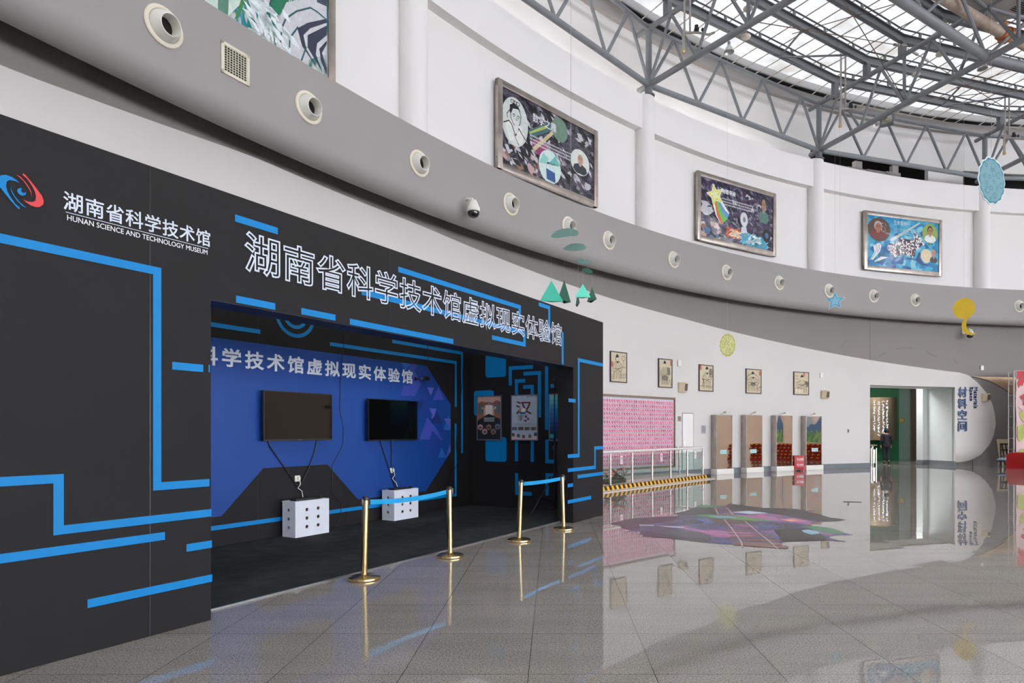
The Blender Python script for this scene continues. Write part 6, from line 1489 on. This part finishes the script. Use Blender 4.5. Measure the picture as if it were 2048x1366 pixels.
for u, v0, v1 in ((1752, 803, 861), (1759, 803, 870), (1766.5, 803, 869), (1774, 803, 858)):
    x = at_back(u, y0) - (xa + xb) / 2; za_, zb_ = CF.px(u, v1, y0)[1], CF.px(u, v0, y0)[1]; mb = MB(); z = zb_; y = 0.3 - bulge(x) - 0.012
    while z > za_:
        for _ in range(5):
            a, b = rnd.uniform(-.04, .04), rnd.uniform(-.06, .06); c, d = a + rnd.uniform(-.06, .06), b + rnd.uniform(-.05, .05); mb.line([(x + a, z + b), (x + c, z + d)], .014, y - 0.0003 * _, m)
        z -= 0.13
    mb.build('writing_column', root)
pb = DM.inverted() @ at_depth(1744.5, 930, 28.7); root = thing('litter_bin', 'slim stainless litter bin just inside the doorway', 'bin', DM @ Matrix.Translation((pb.x, pb.y, 0)))
mb = MB(); mb.lathe([(0.14, 0.1), (0.16, 0.1), (0.16, 0.7), (0.14, 0.72), (0, 0.72)], M_inox, 24); mb.build('body', root)
mb = MB(); mb.lathe([(0.05, 0.72), (0.05, 0.86), (0.19, 0.88), (0.2, 0.92), (0, 0.93)], M_inox, 24); mb.build('ash_tray', root)
for k in range(4): a = k * PI / 2 + .6; mb = MB(); mb.tube((0.17 * math.cos(a), 0.17 * math.sin(a), 0), (0.17 * math.cos(a), 0.17 * math.sin(a), 0.78), 0.014, M_chrome, 8); mb.build('leg', root)
xs, zs = CF.px(1803.2, 841, 0.24); root = thing('round_notice', 'round yellow notice on the teal corridor wall', 'sign', CF.M @ Matrix.Translation((xs, 0.24, zs)))
mb = MB(); mb.lathe([(0.14, 0), (0.14, 0.01), (0, 0.01)], mat('notice_yellow', (206, 180, 84), 0.5), 28, Matrix.Rotation(rad(90), 4, 'X')); mb.build('plate', root)
mb = MB(); mb.line([(.13 * math.cos(a), .13 * math.sin(a)) for a in [i * PI / 14 for i in range(28)]], .02, -0.012, M_ink, True); mb.flat([(-.07, -.05), (.07, -.05), (.07, -.02), (-.07, -.02)], -0.012, M_ink); mb.line([(-.05, .02), (0, .08), (.06, .05)], .02, -0.012, M_ink); mb.build('symbol', root)
mb = MB(); mb.box(xl, xr - 0.3, 1.2, 1.32, 0, 0.006, mat('dark_threshold', (60, 58, 56), 0.5), DM); struct(mb.build('trim_21'))
mb = MB(); c = Vector((15.4, 31.2, 4.3)); mb.lathe([(0.35, 0.0), (0.34, -0.04), (0, -0.05)], emit('corridor_fill_face', (232, 255, 240), 0.7), 24, Matrix.Translation(c)); o = mb.build('corridor_fill_disc'); tag(o, 'added glowing disc for the fill light inside the green corridor', 'fill light')  # glowing disc added out of view to go with the corridor fill light

def skinned(V, E, R, m, sub=2, root=0):
    me = bpy.data.meshes.new('skin_tmp'); bm = bmesh.new(); L = bm.verts.layers.skin.verify()
    vs_ = []
    for i, (p, r) in enumerate(zip(V, R)):
        v = bm.verts.new(p); v[L].radius = r if isinstance(r, tuple) else (r, r); v[L].use_root = (i == root); vs_.append(v)
    for a, b in E: bm.edges.new((vs_[a], vs_[b]))
    bm.to_mesh(me); bm.free()
    o = bpy.data.objects.new('skin_tmp', me); COL.objects.link(o); md = o.modifiers.new('s', 'SKIN'); md.use_smooth_shade = True
    s2 = o.modifiers.new('d', 'SUBSURF'); s2.levels = sub
    dg = bpy.context.evaluated_depsgraph_get(); ev = o.evaluated_get(dg); em = ev.to_mesh()
    mb = MB(); mb.mesh([v.co.copy() for v in em.vertices], [list(p.vertices) for p in em.polygons], m)
    ev.to_mesh_clear(); bpy.data.objects.remove(o); bpy.data.meshes.remove(me); return mb
pp = at_depth(1773, 926, 30.5); root = thing('person', 'person in dark suit walking away toward the green corridor wall', 'person', Matrix.Translation((pp.x, pp.y, 0)) @ Matrix.Rotation(rad(-18), 4, 'Z'))
# x right, y away from the viewer; mid-stride
Vb = [(0, 0, .90), (0, .01, 1.08), (0, .02, 1.26), (0, .03, 1.36), (0, .03, 1.43), (0, .05, 1.53),
      (-.095, 0, .86), (-.10, .06, .48), (-.085, .00, .08), (-.085, .12, .035), (.095, 0, .86), (.09, -.01, .47), (.075, -.20, .10), (.075, -.10, .035),
      (-.17, .02, 1.35), (-.225, -.01, 1.08), (-.235, .05, .84), (.17, .02, 1.35), (.225, .0, 1.08), (.215, .09, .85)]
Eb = [(0, 1), (1, 2), (2, 3), (3, 4), (4, 5), (0, 6), (6, 7), (7, 8), (8, 9), (0, 10), (10, 11), (11, 12), (12, 13), (3, 14), (14, 15), (15, 16), (3, 17), (17, 18), (18, 19)]
Rb = [.115, .11, .12, .09, .05, .085, .085, .055, .038, .035, .085, .055, .038, .035, .055, .04, .03, .055, .04, .03]
n0 = len(Vb)
for s, wi in ((-1, 16), (1, 19)):
    wx, wy, wz = Vb[wi]; Vb.append((wx, wy + .01, wz - .07)); Rb.append(.03); pi_ = len(Vb) - 1; Eb.append((wi, pi_))
    for k in range(4):
        Vb.append((wx + s * -.005, wy - .025 + .02 * k, wz - .115)); Rb.append(.009); Vb.append((wx - s * .012, wy - .022 + .02 * k + .004, wz - .155 - (.012 if k in (1, 2) else 0))); Rb.append(.008)
        a = len(Vb) - 2; Eb += [(pi_, a), (a, a + 1)]
    Vb.append((wx - s * .012, wy + .045, wz - .075)); Rb.append(.01); Vb.append((wx - s * .02, wy + .055, wz - .11)); Rb.append(.009); a = len(Vb) - 2; Eb += [(pi_, a), (a, a + 1)]
mbp = skinned(Vb, Eb, Rb, M_skin); 
T = Matrix.Translation((0, .05, 1.545))
bm = bmesh.new(); bmesh.ops.create_uvsphere(bm, u_segments=20, v_segments=14, radius=1)
for v in bm.verts:
    x, y, z = v.co; v.co = Vector((x * .078 * (1 - .15 * max(0, -z)), y * .095 + (.012 if (y > .8 and abs(x) < .3 and -.3 < z < .1) else 0), z * .118))
mbp.bm(bm, M_skin, T)
for s in (-1, 1): mbp.lathe([(0, -.008), (.02, -.006), (.024, .004), (0, .008)], M_skin, 10, Matrix.Translation((s * .08, .05, 1.54)) @ Matrix.Rotation(rad(90), 4, 'Y')); mbp.lathe([(0, 0), (.012, 0)], M_ink, 8, Matrix.Translation((s * .032, .14, 1.56)) @ Matrix.Rotation(rad(-90), 4, 'X'))
mbp.build('body', root)
bm = bmesh.new(); bmesh.ops.create_uvsphere(bm, u_segments=22, v_segments=16, radius=1)
for v in bm.verts:
    x, y, z = v.co; k = 1.0 + .05 * math.sin(9 * x + 7 * z)
    v.co = Vector((x * .102 * k, y * .112 * k - .012 if y < .35 else y * .085, max(z, -.72 if y < .3 else .1) * .135 * k))
mb = MB(); mb.bm(bm, M_hair, Matrix.Translation((0, .045, 1.56))); mb.build('hair', root)
mj = skinned([(0, 0, .80), (0, .005, .98), (0, .01, 1.10), (0, .02, 1.26), (0, .03, 1.355), (0, .03, 1.41), (-.17, .02, 1.36), (-.228, -.01, 1.08), (-.238, .05, .86), (.17, .02, 1.36), (.228, .0, 1.08), (.22, .09, .87)],
             [(0, 1), (1, 2), (2, 3), (3, 4), (4, 5), (4, 6), (6, 7), (7, 8), (4, 9), (9, 10), (10, 11)], [(.20, .16), (.175, .14), (.14, .125), (.155, .13), (.12, .1), .06, .07, .056, .044, .07, .056, .044], M_suit); mj.build('jacket', root)
mt = skinned([(0, 0, .92), (-.09, 0, .84), (-.10, .05, .48), (-.088, .0, .10), (.09, 0, .84), (.09, -.01, .47), (.078, -.18, .10)], [(0, 1), (1, 2), (2, 3), (0, 4), (4, 5), (5, 6)], [.13, .105, .085, .072, .105, .085, .072], M_suit); mt.build('trousers', root)
for (x, y, r) in ((-.087, .05, 0), (.077, -.14, -18)):
    mb = MB(); bm = bmesh.new(); bmesh.ops.create_uvsphere(bm, u_segments=14, v_segments=8, radius=1)
    for v in bm.verts: v.co = Vector((v.co.x * .048, v.co.y * .135, max(v.co.z, -.35) * .055))
    mb.bm(bm, M_shoe, Matrix.Translation((x, y, .022 + (.028 if r else 0))) @ Matrix.Rotation(rad(r), 4, 'X')); mb.build('shoe', root)

# things leaning in the far right corner
p = rayhit(2012, RW - 0.45).to_3d(); root = thing('plywood_board', 'cream board leaning against the grey wall at far right', 'board', Matrix.Translation((p.x, p.y, 0)) @ Matrix.Rotation(rad(6), 4, 'Z') @ Matrix.Rotation(rad(-9), 4, 'X'))
mb = MB(); mb.bbox(-0.27, 0.27, 0, 0.03, 0.0, 1.2, mat('cream_plywood', (206, 194, 160), 0.6), 0.004); mb.build('sheet', root)
p = floor_pt(2015, 933); root = thing('folded_easel', 'black folded easel frames propped on the cream board', 'easel', Matrix.Translation((p.x, p.y + 0.05, 0)) @ Matrix.Rotation(rad(-7), 4, 'X'))
for x0_, x1_ in ((-.24, -.16), (-.05, -.10), (.08, .06), (.26, .16)):
    mb = MB(); mb.tube((x0_, 0, 0.0), (x1_, 0.03, 1.02), 0.028, M_dgrey, 8); mb.build('leg', root)
for z, a_, b_ in ((.98, -.17, .17), (.72, -.14, .18), (.45, -.16, .2)): mb = MB(); mb.box(a_, b_, -0.02, 0.03, z - .03, z + .03, M_dgrey); mb.build('crossbar', root)
p = floor_pt(2004, 934.5); root = thing('folding_stool', 'small dark stool with a pale blue cloth bundle on it, beside the red platform', 'stool', Matrix.Translation((p.x, p.y, 0)))
for x, y in ((-.16, -.1), (.16, -.1), (-.16, .1), (.16, .1)): mb = MB(); mb.tube((x, y, 0), (x * .9, y * .9, .24), 0.012, M_dgrey, 8); mb.build('leg', root)
mb = MB(); mb.bbox(-.18, .18, -.12, .12, .235, .26, M_dgrey, 0.006); mb.build('seat', root)
root = thing('cloth_bundle', 'pale blue cloth bundle lying on the dark stool', 'cloth', Matrix.Translation((p.x, p.y, 0.26)))
mb = MB(); bm = bmesh.new(); bmesh.ops.create_uvsphere(bm, u_segments=24, v_segments=14, radius=1)
for v in bm.verts: x, y, z = v.co; v.co = Vector((x * .2, y * .11 * (1 + .12 * math.sin(11 * x)), .065 + z * .065 * (1 + .2 * math.sin(8 * x + 3))))
mb.bm(bm, mat('pale_blue_cloth', (150, 182, 212), 0.8)); mb.build('cloth', root)
p = floor_pt(2012, 937); zt_ = zat(905.5, p.y)
root = thing('red_platform', 'low platform draped in red carpet at the right edge', 'platform', Matrix.Translation((p.x, p.y, 0)) @ Matrix.Rotation(rad(-35), 4, 'Z'))
mb = MB(); P = []
for x, z in ((0, 0), (0.02, zt_ - 0.16), (0.06, zt_ - 0.06), (0.16, zt_ - 0.005), (0.3, zt_)): P.append((x, z))
P += [(4.0, zt_), (4.0, 0)]; mb.prism(P, 0, 0.9, M_redcarpet); mb.build('carpet_cover', root, smooth=False)
# printed leaf banner on a lattice stand
yb2 = 27.05; BFm = Frame(planeM((at_depth(2032, 862, yb2).x, yb2), rad(0)))
root = thing('leaf_banner', 'tall pink banner printed with red and green leaves at the right edge', 'banner', BFm.M)
zb0, zb1 = 0.55, BFm.px(2033, 742)[1]
mb = MB(); V, Fc = [], []; nx, nz = 60, 30
for j in range(nz + 1):
    for i in range(nx + 1):
        x = 4.2 * i / nx; z = zb0 + (zb1 - zb0) * j / nz; V.append((x, 0.012 * math.sin(5 * z + 3 * x) + 0.008 * math.sin(9 * x - 4 * z), z))
for j in range(nz):
    for i in range(nx): k = j * (nx + 1) + i; Fc.append((k, k + 1, k + nx + 2, k + nx + 1))
mb.mesh(V, Fc, mat('banner_pink', (214, 184, 182), 0.6, var=0.05))
Zb = lambda x, y: BFm.px(1920 + x / 6.21, 730 + y / 6.21)
LR, LG = mat('leaf_red', (186, 40, 52), 0.6, var=0.15, scale=5), mat('leaf_yellow_green', (166, 174, 84), 0.6, var=0.12, scale=5)
for poly, m in (([(706, 76), (880, 76), (900, 150), (840, 190), (800, 180), (770, 262), (745, 250), (722, 292), (706, 225), (725, 190), (745, 150), (704, 175)], LR), ([(742, 388), (800, 355), (900, 340), (880, 440), (800, 420), (845, 500), (775, 500), (790, 430), (765, 430)], LR),
                ([(730, 600), (795, 545), (880, 560), (900, 660), (790, 725), (745, 660)], LG), ([(710, 760), (780, 735), (870, 770), (880, 840), (790, 900), (735, 960), (708, 900)], LG), ([(712, 1080), (760, 1045), (900, 1040), (900, 1090)], LG)):
    mb.flat([Zb(*q) for q in poly], -0.03, m)
mb.line([Zb(715, 520), Zb(770, 575)], .015, -0.031, M_ink)
mb.build('printed_cloth', root)
for x in (-0.06, -0.2):
    mb = MB(); mb.tube((x, 0.05 + (0.12 if x < -.1 else 0), 0), (x, 0.05 + (0.12 if x < -.1 else 0), zb1), 0.03 if x > -.1 else 0.02, M_galv, 10); mb.build('upright', root)
mb = MB()
for i in range(9): z = 0.3 + (zb1 - 0.4) * i / 8; mb.tube((-0.06, 0.05, z), (-0.2, 0.17, z), 0.012, M_galv, 8)
mb.build('rung', root)
mb = MB(); mb.tube((-0.06, 0.05, zb1), (4.2, 0.05, zb1), 0.025, M_galv, 10); mb.build('top_rail', root)
mb = MB(); mb.box(-0.25, 0.15, -0.05, 0.5, 0, 0.03, M_galv); mb.build('foot', root)

# ------------------------------------------------------------------ painted star hole on the floor
Zf = lambda x, y: (lambda p: (p.x, p.y))(floor_pt(1220 + x / 4.096, 990 + y / 4.096, 0.003))
out = [(0, 235), (70, 215), (200, 190), (380, 180), (560, 168), (530, 150), (620, 130), (700, 100), (760, 85), (860, 82), (940, 88), (980, 70), (1010, 88), (1100, 96), (1250, 105), (1400, 106), (1540, 115), (1590, 130), (1690, 125), (1640, 142), (1720, 160), (1800, 185), (1860, 190), (1930, 203),
       (1850, 214), (1700, 222), (1640, 238), (1660, 252), (1800, 268), (1900, 300), (1935, 315), (2000, 325), (1850, 330), (1780, 342), (1850, 365), (1940, 383), (1780, 372), (1500, 380), (1420, 386), (1400, 410), (1250, 408), (1060, 405), (1000, 405), (900, 400), (780, 390), (620, 370), (440, 350), (350, 345),
       (265, 340), (280, 325), (235, 322), (255, 310), (240, 295), (110, 300), (180, 288), (100, 270), (80, 250)]
galaxy = ramp_mat('floor_galaxy', [(0.30, (26, 22, 36)), (0.42, (58, 48, 96)), (0.50, (52, 72, 136)), (0.57, (120, 66, 126)), (0.64, (184, 92, 150)), (0.74, (70, 110, 170))], 1.3, rough=0.3, dist=1.0, detail=5, coat=0.0)
FM = lambda n, c: mat('floorart_' + n, c, 0.3, var=0.12, scale=4, spec=0.25)
art = MB()
def fpoly(pts, z, m):
    P = [Zf(*q) for q in pts]; a = sum(P[i - 1][0] * P[i][1] - P[i][0] * P[i - 1][1] for i in range(len(P)))
    if a < 0: P = P[::-1]
    art.face([(x, y, z) for x, y in P], m)
fpoly(out, 0.003, galaxy)
K = FM('soot', (40, 34, 40)); K2 = FM('rock', (78, 76, 88)); G = FM('moss', (88, 140, 84)); G2 = FM('leaf', (70, 128, 92))
fpoly([(0, 235), (70, 215), (200, 190), (380, 180), (580, 175), (520, 215), (300, 240), (240, 250), (250, 275), (180, 288), (100, 270), (80, 250)], 0.0034, FM('dark_plum', (58, 42, 58)))
fpoly([(265, 340), (280, 325), (235, 322), (260, 300), (420, 290), (560, 320), (820, 335), (830, 370), (780, 390), (620, 370), (440, 350), (350, 345)], 0.0036, FM('dark_plum', (58, 42, 58))); fpoly([(300, 300), (480, 285), (720, 300), (830, 330), (800, 355), (560, 340)], 0.0038, K2)
fpoly([(560, 168), (530, 150), (620, 130), (700, 100), (860, 98), (870, 160), (700, 165)], 0.0035, K); fpoly([(980, 70), (1250, 105), (1540, 115), (1590, 130), (1640, 142), (1720, 160), (1800, 185), (1930, 203), (1850, 214), (1700, 215), (1500, 180), (1300, 150), (1000, 140), (950, 90)], 0.0036, K)
fpoly([(1000, 140), (1140, 130), (1300, 148), (1150, 156)], 0.0040, FM('pale_glow', (190, 206, 222))); fpoly([(700, 92), (760, 82), (940, 88), (930, 100), (760, 102)], 0.0040, G2)
fpoly([(1340, 285), (1480, 272), (1640, 268), (1760, 340), (1780, 372), (1500, 380), (1420, 384), (1380, 340)], 0.0036, K); fpoly([(1560, 255), (1660, 252), (1800, 268), (1900, 300), (1935, 315), (1800, 320), (1690, 290)], 0.0038, G2)
fpoly([(1570, 290), (1620, 283), (1700, 296), (1718, 315), (1650, 325), (1590, 308)], 0.0042, FM('planet', (150, 190, 214)))
fpoly([(690, 165), (800, 160), (960, 165), (1120, 178), (1340, 210), (1200, 214), (1000, 200), (820, 190)], 0.0042, G); fpoly([(800, 172), (960, 172), (1050, 186), (900, 190)], 0.0044, FM('pool', (110, 160, 196)))
fpoly([(820, 190), (1000, 200), (1230, 214), (1100, 234), (950, 240), (860, 226)], 0.0040, FM('cliff', (96, 74, 62))); fpoly([(590, 212), (700, 202), (780, 222), (720, 238), (620, 232)], 0.0040, FM('planet_dark', (50, 44, 66))); fpoly([(700, 205), (760, 202), (850, 230), (780, 238)], 0.0039, FM('planet_blue', (80, 110, 180)))
fpoly([(1420, 205), (1480, 200), (1545, 208), (1480, 216)], 0.0042, FM('sun_glow', (232, 176, 120))); fpoly([(1380, 195), (1500, 190), (1640, 215), (1480, 226)], 0.0040, FM('pink_glow', (196, 112, 150)))
fpoly([(240, 243), (360, 246), (365, 253), (240, 251)], 0.0044, FM('ship_white', (206, 212, 224))); fpoly([(380, 250), (600, 262), (608, 270), (480, 264)], 0.0044, FM('ship_white', (206, 212, 224)))
rnd = random.Random(2)
for _ in range(70):
    x, y = rnd.uniform(600, 1500), rnd.uniform(215, 380); fpoly([(x - 4, y), (x, y - 1.2), (x + 4, y), (x, y + 1.2)], 0.0046, FM('ship_white', (206, 212, 224)))
SL = FM('plank', (128, 92, 84)); RP = FM('rope', (190, 168, 164))
def qrow(xa, xb, y, t, sk): fpoly([(xa, y), (xb, y + sk), (xb, y + sk + t), (xa, y + t)], 0.0048, SL)
for i, (xa, xb, y) in enumerate([(840, 985, 104), (850, 1000, 117), (862, 1015, 131), (872, 1030, 146), (878, 1050, 158)]): qrow(xa, xb, y, 5, 4)
for i, (xa, xb, y, t) in enumerate([(930, 1180, 256, 7), (950, 1220, 274, 8), (955, 1265, 293, 9), (970, 1310, 313, 10), (985, 1350, 335, 12), (990, 1390, 358, 15), (1000, 1410, 385, 19)]): qrow(xa, xb, y, t, 8)
fpoly([(1000, 392), (1460, 420), (1462, 432), (1440, 440), (1010, 410)], 0.0049, SL)
for pts in ([(930, 200), (1000, 285), (1070, 385), (1080, 430)], [(1100, 215), (1200, 300), (1330, 405), (1370, 445)], [(855, 104), (880, 158)], [(950, 104), (1000, 160)]):
    for (xa, ya), (xb, yb_) in zip(pts, pts[1:]): fpoly([(xa, ya), (xa + 10, ya), (xb + 12, yb_), (xb, yb_)], 0.0052, RP)
tag(art.build('floor_mural', smooth=False), 'painted galaxy hole with plank ladder stuck on the shiny floor', 'floor mural')
mb = MB(); q = [Zf(1910, 52), Zf(2060, 56), Zf(2060, 60), Zf(1910, 57)]; mb.face([(x, y, 0.004) for x, y in q], M_ink); tag(mb.build('tape_strip', smooth=False), 'dark tape strip on the floor beyond the painted ladder', 'tape')

# ------------------------------------------------------------------ hanging paper shapes
ZS = 15.38
def ztop(p): return 15.08 if math.hypot(p.x - C0.x, p.y - C0.y) < 29.6 else 15.38
def string(root, x, y, z, top): mb = MB(); mb.tube((x, y, z), (x, y, z + top), 0.0022, mat('nylon_thread', (176, 176, 174), 0.5), 5); mb.build('thread', root)
def jag(n, r, k, seed, sx=1, sz=1):
    rnd = random.Random(seed); P = []
    for i in range(n):
        a = 2 * PI * i / n; q = r * (1 + (k if i % 4 in (0, 1) else 0) + rnd.uniform(-.012, .012)); P.append((q * math.cos(a) * sx, q * math.sin(a) * sz))
    return P
def moon(label, u, v, depth, rx, rz, rot, cols, seed):
    p = at_depth(u, v, depth); root = thing('moon_cutout', label, 'hanging decoration', Matrix.Translation(p) @ Matrix.Rotation(rad(rot), 4, 'Z'), 'hanging paper cutouts')
    b0, b1, b2 = cols; mb = MB(); mb.prism(jag(56, 1, .06, seed, rx, rz), -0.008, 0.008, b0)
    for s in (-1, 1):
        mb.flat(jag(56, .955, .05, seed, rx, rz), s * 0.0095, b1) if s < 0 else mb.face([(x, 0.0095, z) for x, z in jag(56, .955, .05, seed, rx, rz)], b1)
    mb.disc(0, 0, rx * .9, rz * .9, -0.0105, b2, 40)
    rnd = random.Random(seed)
    for _ in range(16):
        a, q = _ * 2.4 + rnd.uniform(-.3, .3), .8 * math.sqrt((_ + .5) / 16); c = (q * math.cos(a) * rx, q * math.sin(a) * rz); r = rnd.uniform(.05, .17)
        mb.line([(c[0] + r * rx * math.cos(t), c[1] + r * rz * .9 * math.sin(t)) for t in [i * PI / 8 for i in range(16)]], .016, -0.0115, b1, True)
    mb.build('disc', root); string(root, 0, 0, rz, ztop(p) - p.z - rz)
moon('pale blue cratered moon cutout hanging at the right edge', 1983, 362, 15.0, .50, .545, 25, (mat('moon_white', (206, 216, 218), 0.7), mat('moon_teal', (56, 122, 140), 0.7), mat('moon_blue', (106, 150, 158), 0.7)), 4)
moon('pale yellow cratered moon cutout hanging above the ink pictures', 1455, 690.5, 19.4, .225, .335, -15, (mat('moon_lime', (206, 206, 110), 0.7), mat('moon_olive', (190, 192, 96), 0.7), mat('moon_cream', (222, 222, 160), 0.7)), 9)
p = at_depth(1670, 602, 20.0); root = thing('star_cutout', 'cyan five pointed star cutout hanging before the grey band', 'hanging decoration', Matrix.Translation(p) @ Matrix.Rotation(rad(-24), 4, 'Z'), 'hanging paper cutouts')
S = lambda r, k: [((r if i % 2 == 0 else r * k) * math.cos(PI / 2 + i * PI / 5), (r if i % 2 == 0 else r * k) * math.sin(PI / 2 + i * PI / 5)) for i in range(10)]
mb = MB(); mb.prism(S(.31, .46), -0.008, 0.008, mat('moon_white', (214, 226, 228), 0.7)); mb.flat(S(.28, .45), -0.0095, mat('star_cyan', (86, 168, 206), 0.7)); mb.flat(S(.18, .5), -0.0105, mat('star_pale_cyan', (140, 196, 222), 0.7)); mb.build('star', root); string(root, 0, 0, .31, ztop(p) - p.z - .31)
# yellow ribbon shape
p = at_depth(1928, 617, 20.4); root = thing('ribbon_cutout', 'yellow round cutout with a curled tail hanging at the right', 'hanging decoration', Matrix.Translation(p) @ Matrix.Rotation(rad(-33), 4, 'Z'), 'hanging paper cutouts')
Zy = lambda x, y: ((x - 273) / 9.757 * 20.4 / F, -(y - 556) / 9.757 * 20.4 / F)
mY = mat('mustard_yellow_card', (212, 178, 30), 0.5, var=0.05)
mb = MB(); mb.prism([((.303) * math.cos(a), .335 * math.sin(a)) for a in [2 * PI * i / 40 for i in range(40)]], -0.005, 0.005, mY)
l = [(290, 750), (255, 800), (237, 860), (235, 920), (245, 970), (275, 1025), (320, 1065), (375, 1083), (430, 1078), (480, 1056)]; r_ = [(415, 670), (370, 715), (335, 765), (315, 820), (310, 880), (318, 930), (335, 975), (370, 1020), (415, 1050), (480, 1056)]
for i in range(9): mb.prism([Zy(*l[i]), Zy(*l[i + 1]), Zy(*r_[i + 1]), Zy(*r_[i])] if i < 8 else [Zy(*l[8]), Zy(*l[9]), Zy(*r_[8])], -0.006, 0.006, mY)
mb.build('card', root); string(root, 0, 0, .1, ztop(p) - p.z - .1)
# green mobile: four leaf arms and triangle boats
DM_ = 13.2; pm0 = at_depth(1141, 470, DM_)
root = thing('paper_mobile', 'green mobile of oval leaves and triangle boats hanging above the booth corner', 'hanging decoration', Matrix.Translation(pm0), 'hanging paper cutouts'); k_ = DM_ / F
Zg = lambda x, y: ((1080 + x / 7.59 - 1141) * k_, -(440 + y / 7.59 - 470) * k_)
gl = mat('mobile_sage', (92, 128, 120), 0.6); gd = mat('mobile_deep_green', (32, 92, 76), 0.5); gt = mat('mobile_turquoise', (52, 190, 160), 0.4, var=0.08, scale=3); gm = mat('mobile_mint', (96, 226, 196), 0.4); gg = mat('mobile_grey_green', (70, 122, 98), 0.5)
for pts, m, th in (([(165, 255), (190, 215), (260, 165), (350, 135), (450, 127), (530, 145), (575, 175), (585, 205), (570, 230), (500, 245), (380, 253), (270, 270), (200, 265)], gl, .05), ([(355, 435), (400, 395), (470, 365), (570, 355), (660, 370), (700, 405), (690, 440), (620, 462), (500, 470), (400, 455)], gl, .05),
                   ([(540, 618), (570, 600), (640, 596), (720, 615), (772, 642), (740, 660), (660, 663), (580, 655)], gl, .04), ([(650, 750), (665, 730), (710, 728), (760, 748), (798, 785), (785, 808), (740, 812), (690, 795)], gd, .04)):
    P = [Zg(*q) for q in pts]; c = (sum(q[0] for q in P) / len(P), sum(q[1] for q in P) / len(P)); n = len(P); mb = MB()
    # a card leaf seen from below: it lies nearly level, reaching back from its front edge
    V = [((pm0.x + x) * (1 + (z - c[1]) * 1.2 / DM_) - pm0.x, (z - c[1]) * 1.2, (pm0.z + z - EYE) * (1 + (z - c[1]) * 1.2 / DM_) + EYE - pm0.z + s) for s in (-.004, .004) for x, z in P]; mb.mesh(V, [tuple(reversed(range(n))), tuple(range(n, 2 * n))] + [(i, (i + 1) % n, n + (i + 1) % n, n + i) for i in range(n)], m); mb.build('leaf', root)
for pts, m, y0_, y1_ in (([(172, 908), (355, 1240), (0, 1225)], gt, 0, 0), ([(370, 892), (470, 1242), (270, 1190)], gd, .05, .2), ([(578, 1060), (608, 1240), (542, 1280)], gg, .12, .2), ([(652, 960), (772, 1175), (530, 1172)], gm, .0, 0.0), ([(792, 1002), (865, 1195), (714, 1235)], gd, .04, .16)):
    a, b, c = [Zg(*q) for q in pts]; mb = MB(); A = Vector((a[0], y0_ + .06, a[1])); B = Vector((b[0], y0_, b[1])); C_ = Vector((c[0], y0_, c[1])); D_ = Vector(((b[0] + c[0]) / 2, y0_ + .16 + y1_, (b[1] + c[1]) / 2 + .01))
    mb.face([A, C_, B], m); mb.face([A, B, D_], gg if m is gd else m); mb.face([A, D_, C_], m); mb.build('boat', root, smooth=False)
for x, z0_, z1_ in ((467, 200, -3500), (575, 360, 205), (170, 908, 240), (373, 892, 430), (682, 620, 405), (578, 1060, 630), (652, 960, 650), (725, 740, 645), (795, 1002, 785)):
    a, b = Zg(x, z0_), Zg(x, z1_); mb = MB(); top = min(b[1], ZS - pm0.z); mb.tube((a[0], 0, a[1]), (a[0], 0, top), 0.0022, mat('nylon_thread', (176, 176, 174), 0.5), 5); mb.build('thread', root)
# two bare threads with clear beads seen against the murals
for u, v, y, lb in ((1142, 300, 15.6, 'bare thread hanging before the number mural'), (1680, 450, 22.0, 'bare thread hanging left of the blue mural')):
    p = at_depth(u, v, y); mb = MB(); mb.tube((0, 0, 0), (0, 0, ztop(p) - p.z), 0.0022, mat('nylon_thread', (176, 176, 174), 0.5), 5); o = mb.build('hanging_thread'); o.location = p; tag(o, lb, 'thread', 'bare threads from the roof')

# ------------------------------------------------------------------ what the mirrors look back at
stage = thing('stage_platforms', 'stack of red carpeted stage platforms with striped edges, seen in the mirrors', 'stage', planeM((19.1, 21.45), rad(90)))
for i in range(5):
    z = i * 0.17; dx = 0.05 * ((i * 7) % 3)
    mb = MB(); mb.box(dx, 2.2 + dx, -2.2, 0, z, z + 0.15, M_redcarpet)
    x = dx; s = .12
    mb.box(dx, 2.2 + dx, 0.0, 0.008, z + 0.10, z + 0.15, M_hazk)
    while x < 2.05 + dx: mb.face([(x + s, 0.010, z + .10), (x, 0.010, z + .10), (x + .05, 0.010, z + .15), (x + s + .05, 0.010, z + .15)], M_hazy); x += 2 * s
    mb.build('platform_tier', stage)
mb = MB()
land = ramp_mat('landscape_sky', [(0.3, (86, 120, 150)), (0.5, (150, 160, 170)), (0.6, (206, 170, 150)), (0.72, (196, 200, 206))], 0.25, rough=0.7, dist=0.6, coat=0)
forest = ramp_mat('landscape_forest', [(0.3, (30, 70, 40)), (0.48, (70, 120, 60)), (0.6, (130, 160, 80)), (0.75, (40, 90, 60))], 0.9, rough=0.7, dist=1.0, coat=0)
ridge = lambda t: 2.6 + .5 * math.sin(t * 1.3) + .25 * math.sin(t * 3.1)
arc(mb, 20, 36.2, RW - 0.06, RW - 0.04, 0.25, 6.5, land, 0.5); arc(mb, 20, 36.2, RW - 0.08, RW - 0.06, 0.25, ridge, mat('landscape_mountain', (62, 96, 132), 0.7, var=0.15), 0.25); arc(mb, 20, 36.2, RW - 0.10, RW - 0.08, 0.25, lambda t: 1.5 + .3 * math.sin(t * 5), forest, 0.2)
o = mb.build('landscape_backdrop'); tag(o, 'landscape backdrop of mountains and meadow, seen in the two right mirrors', 'backdrop')
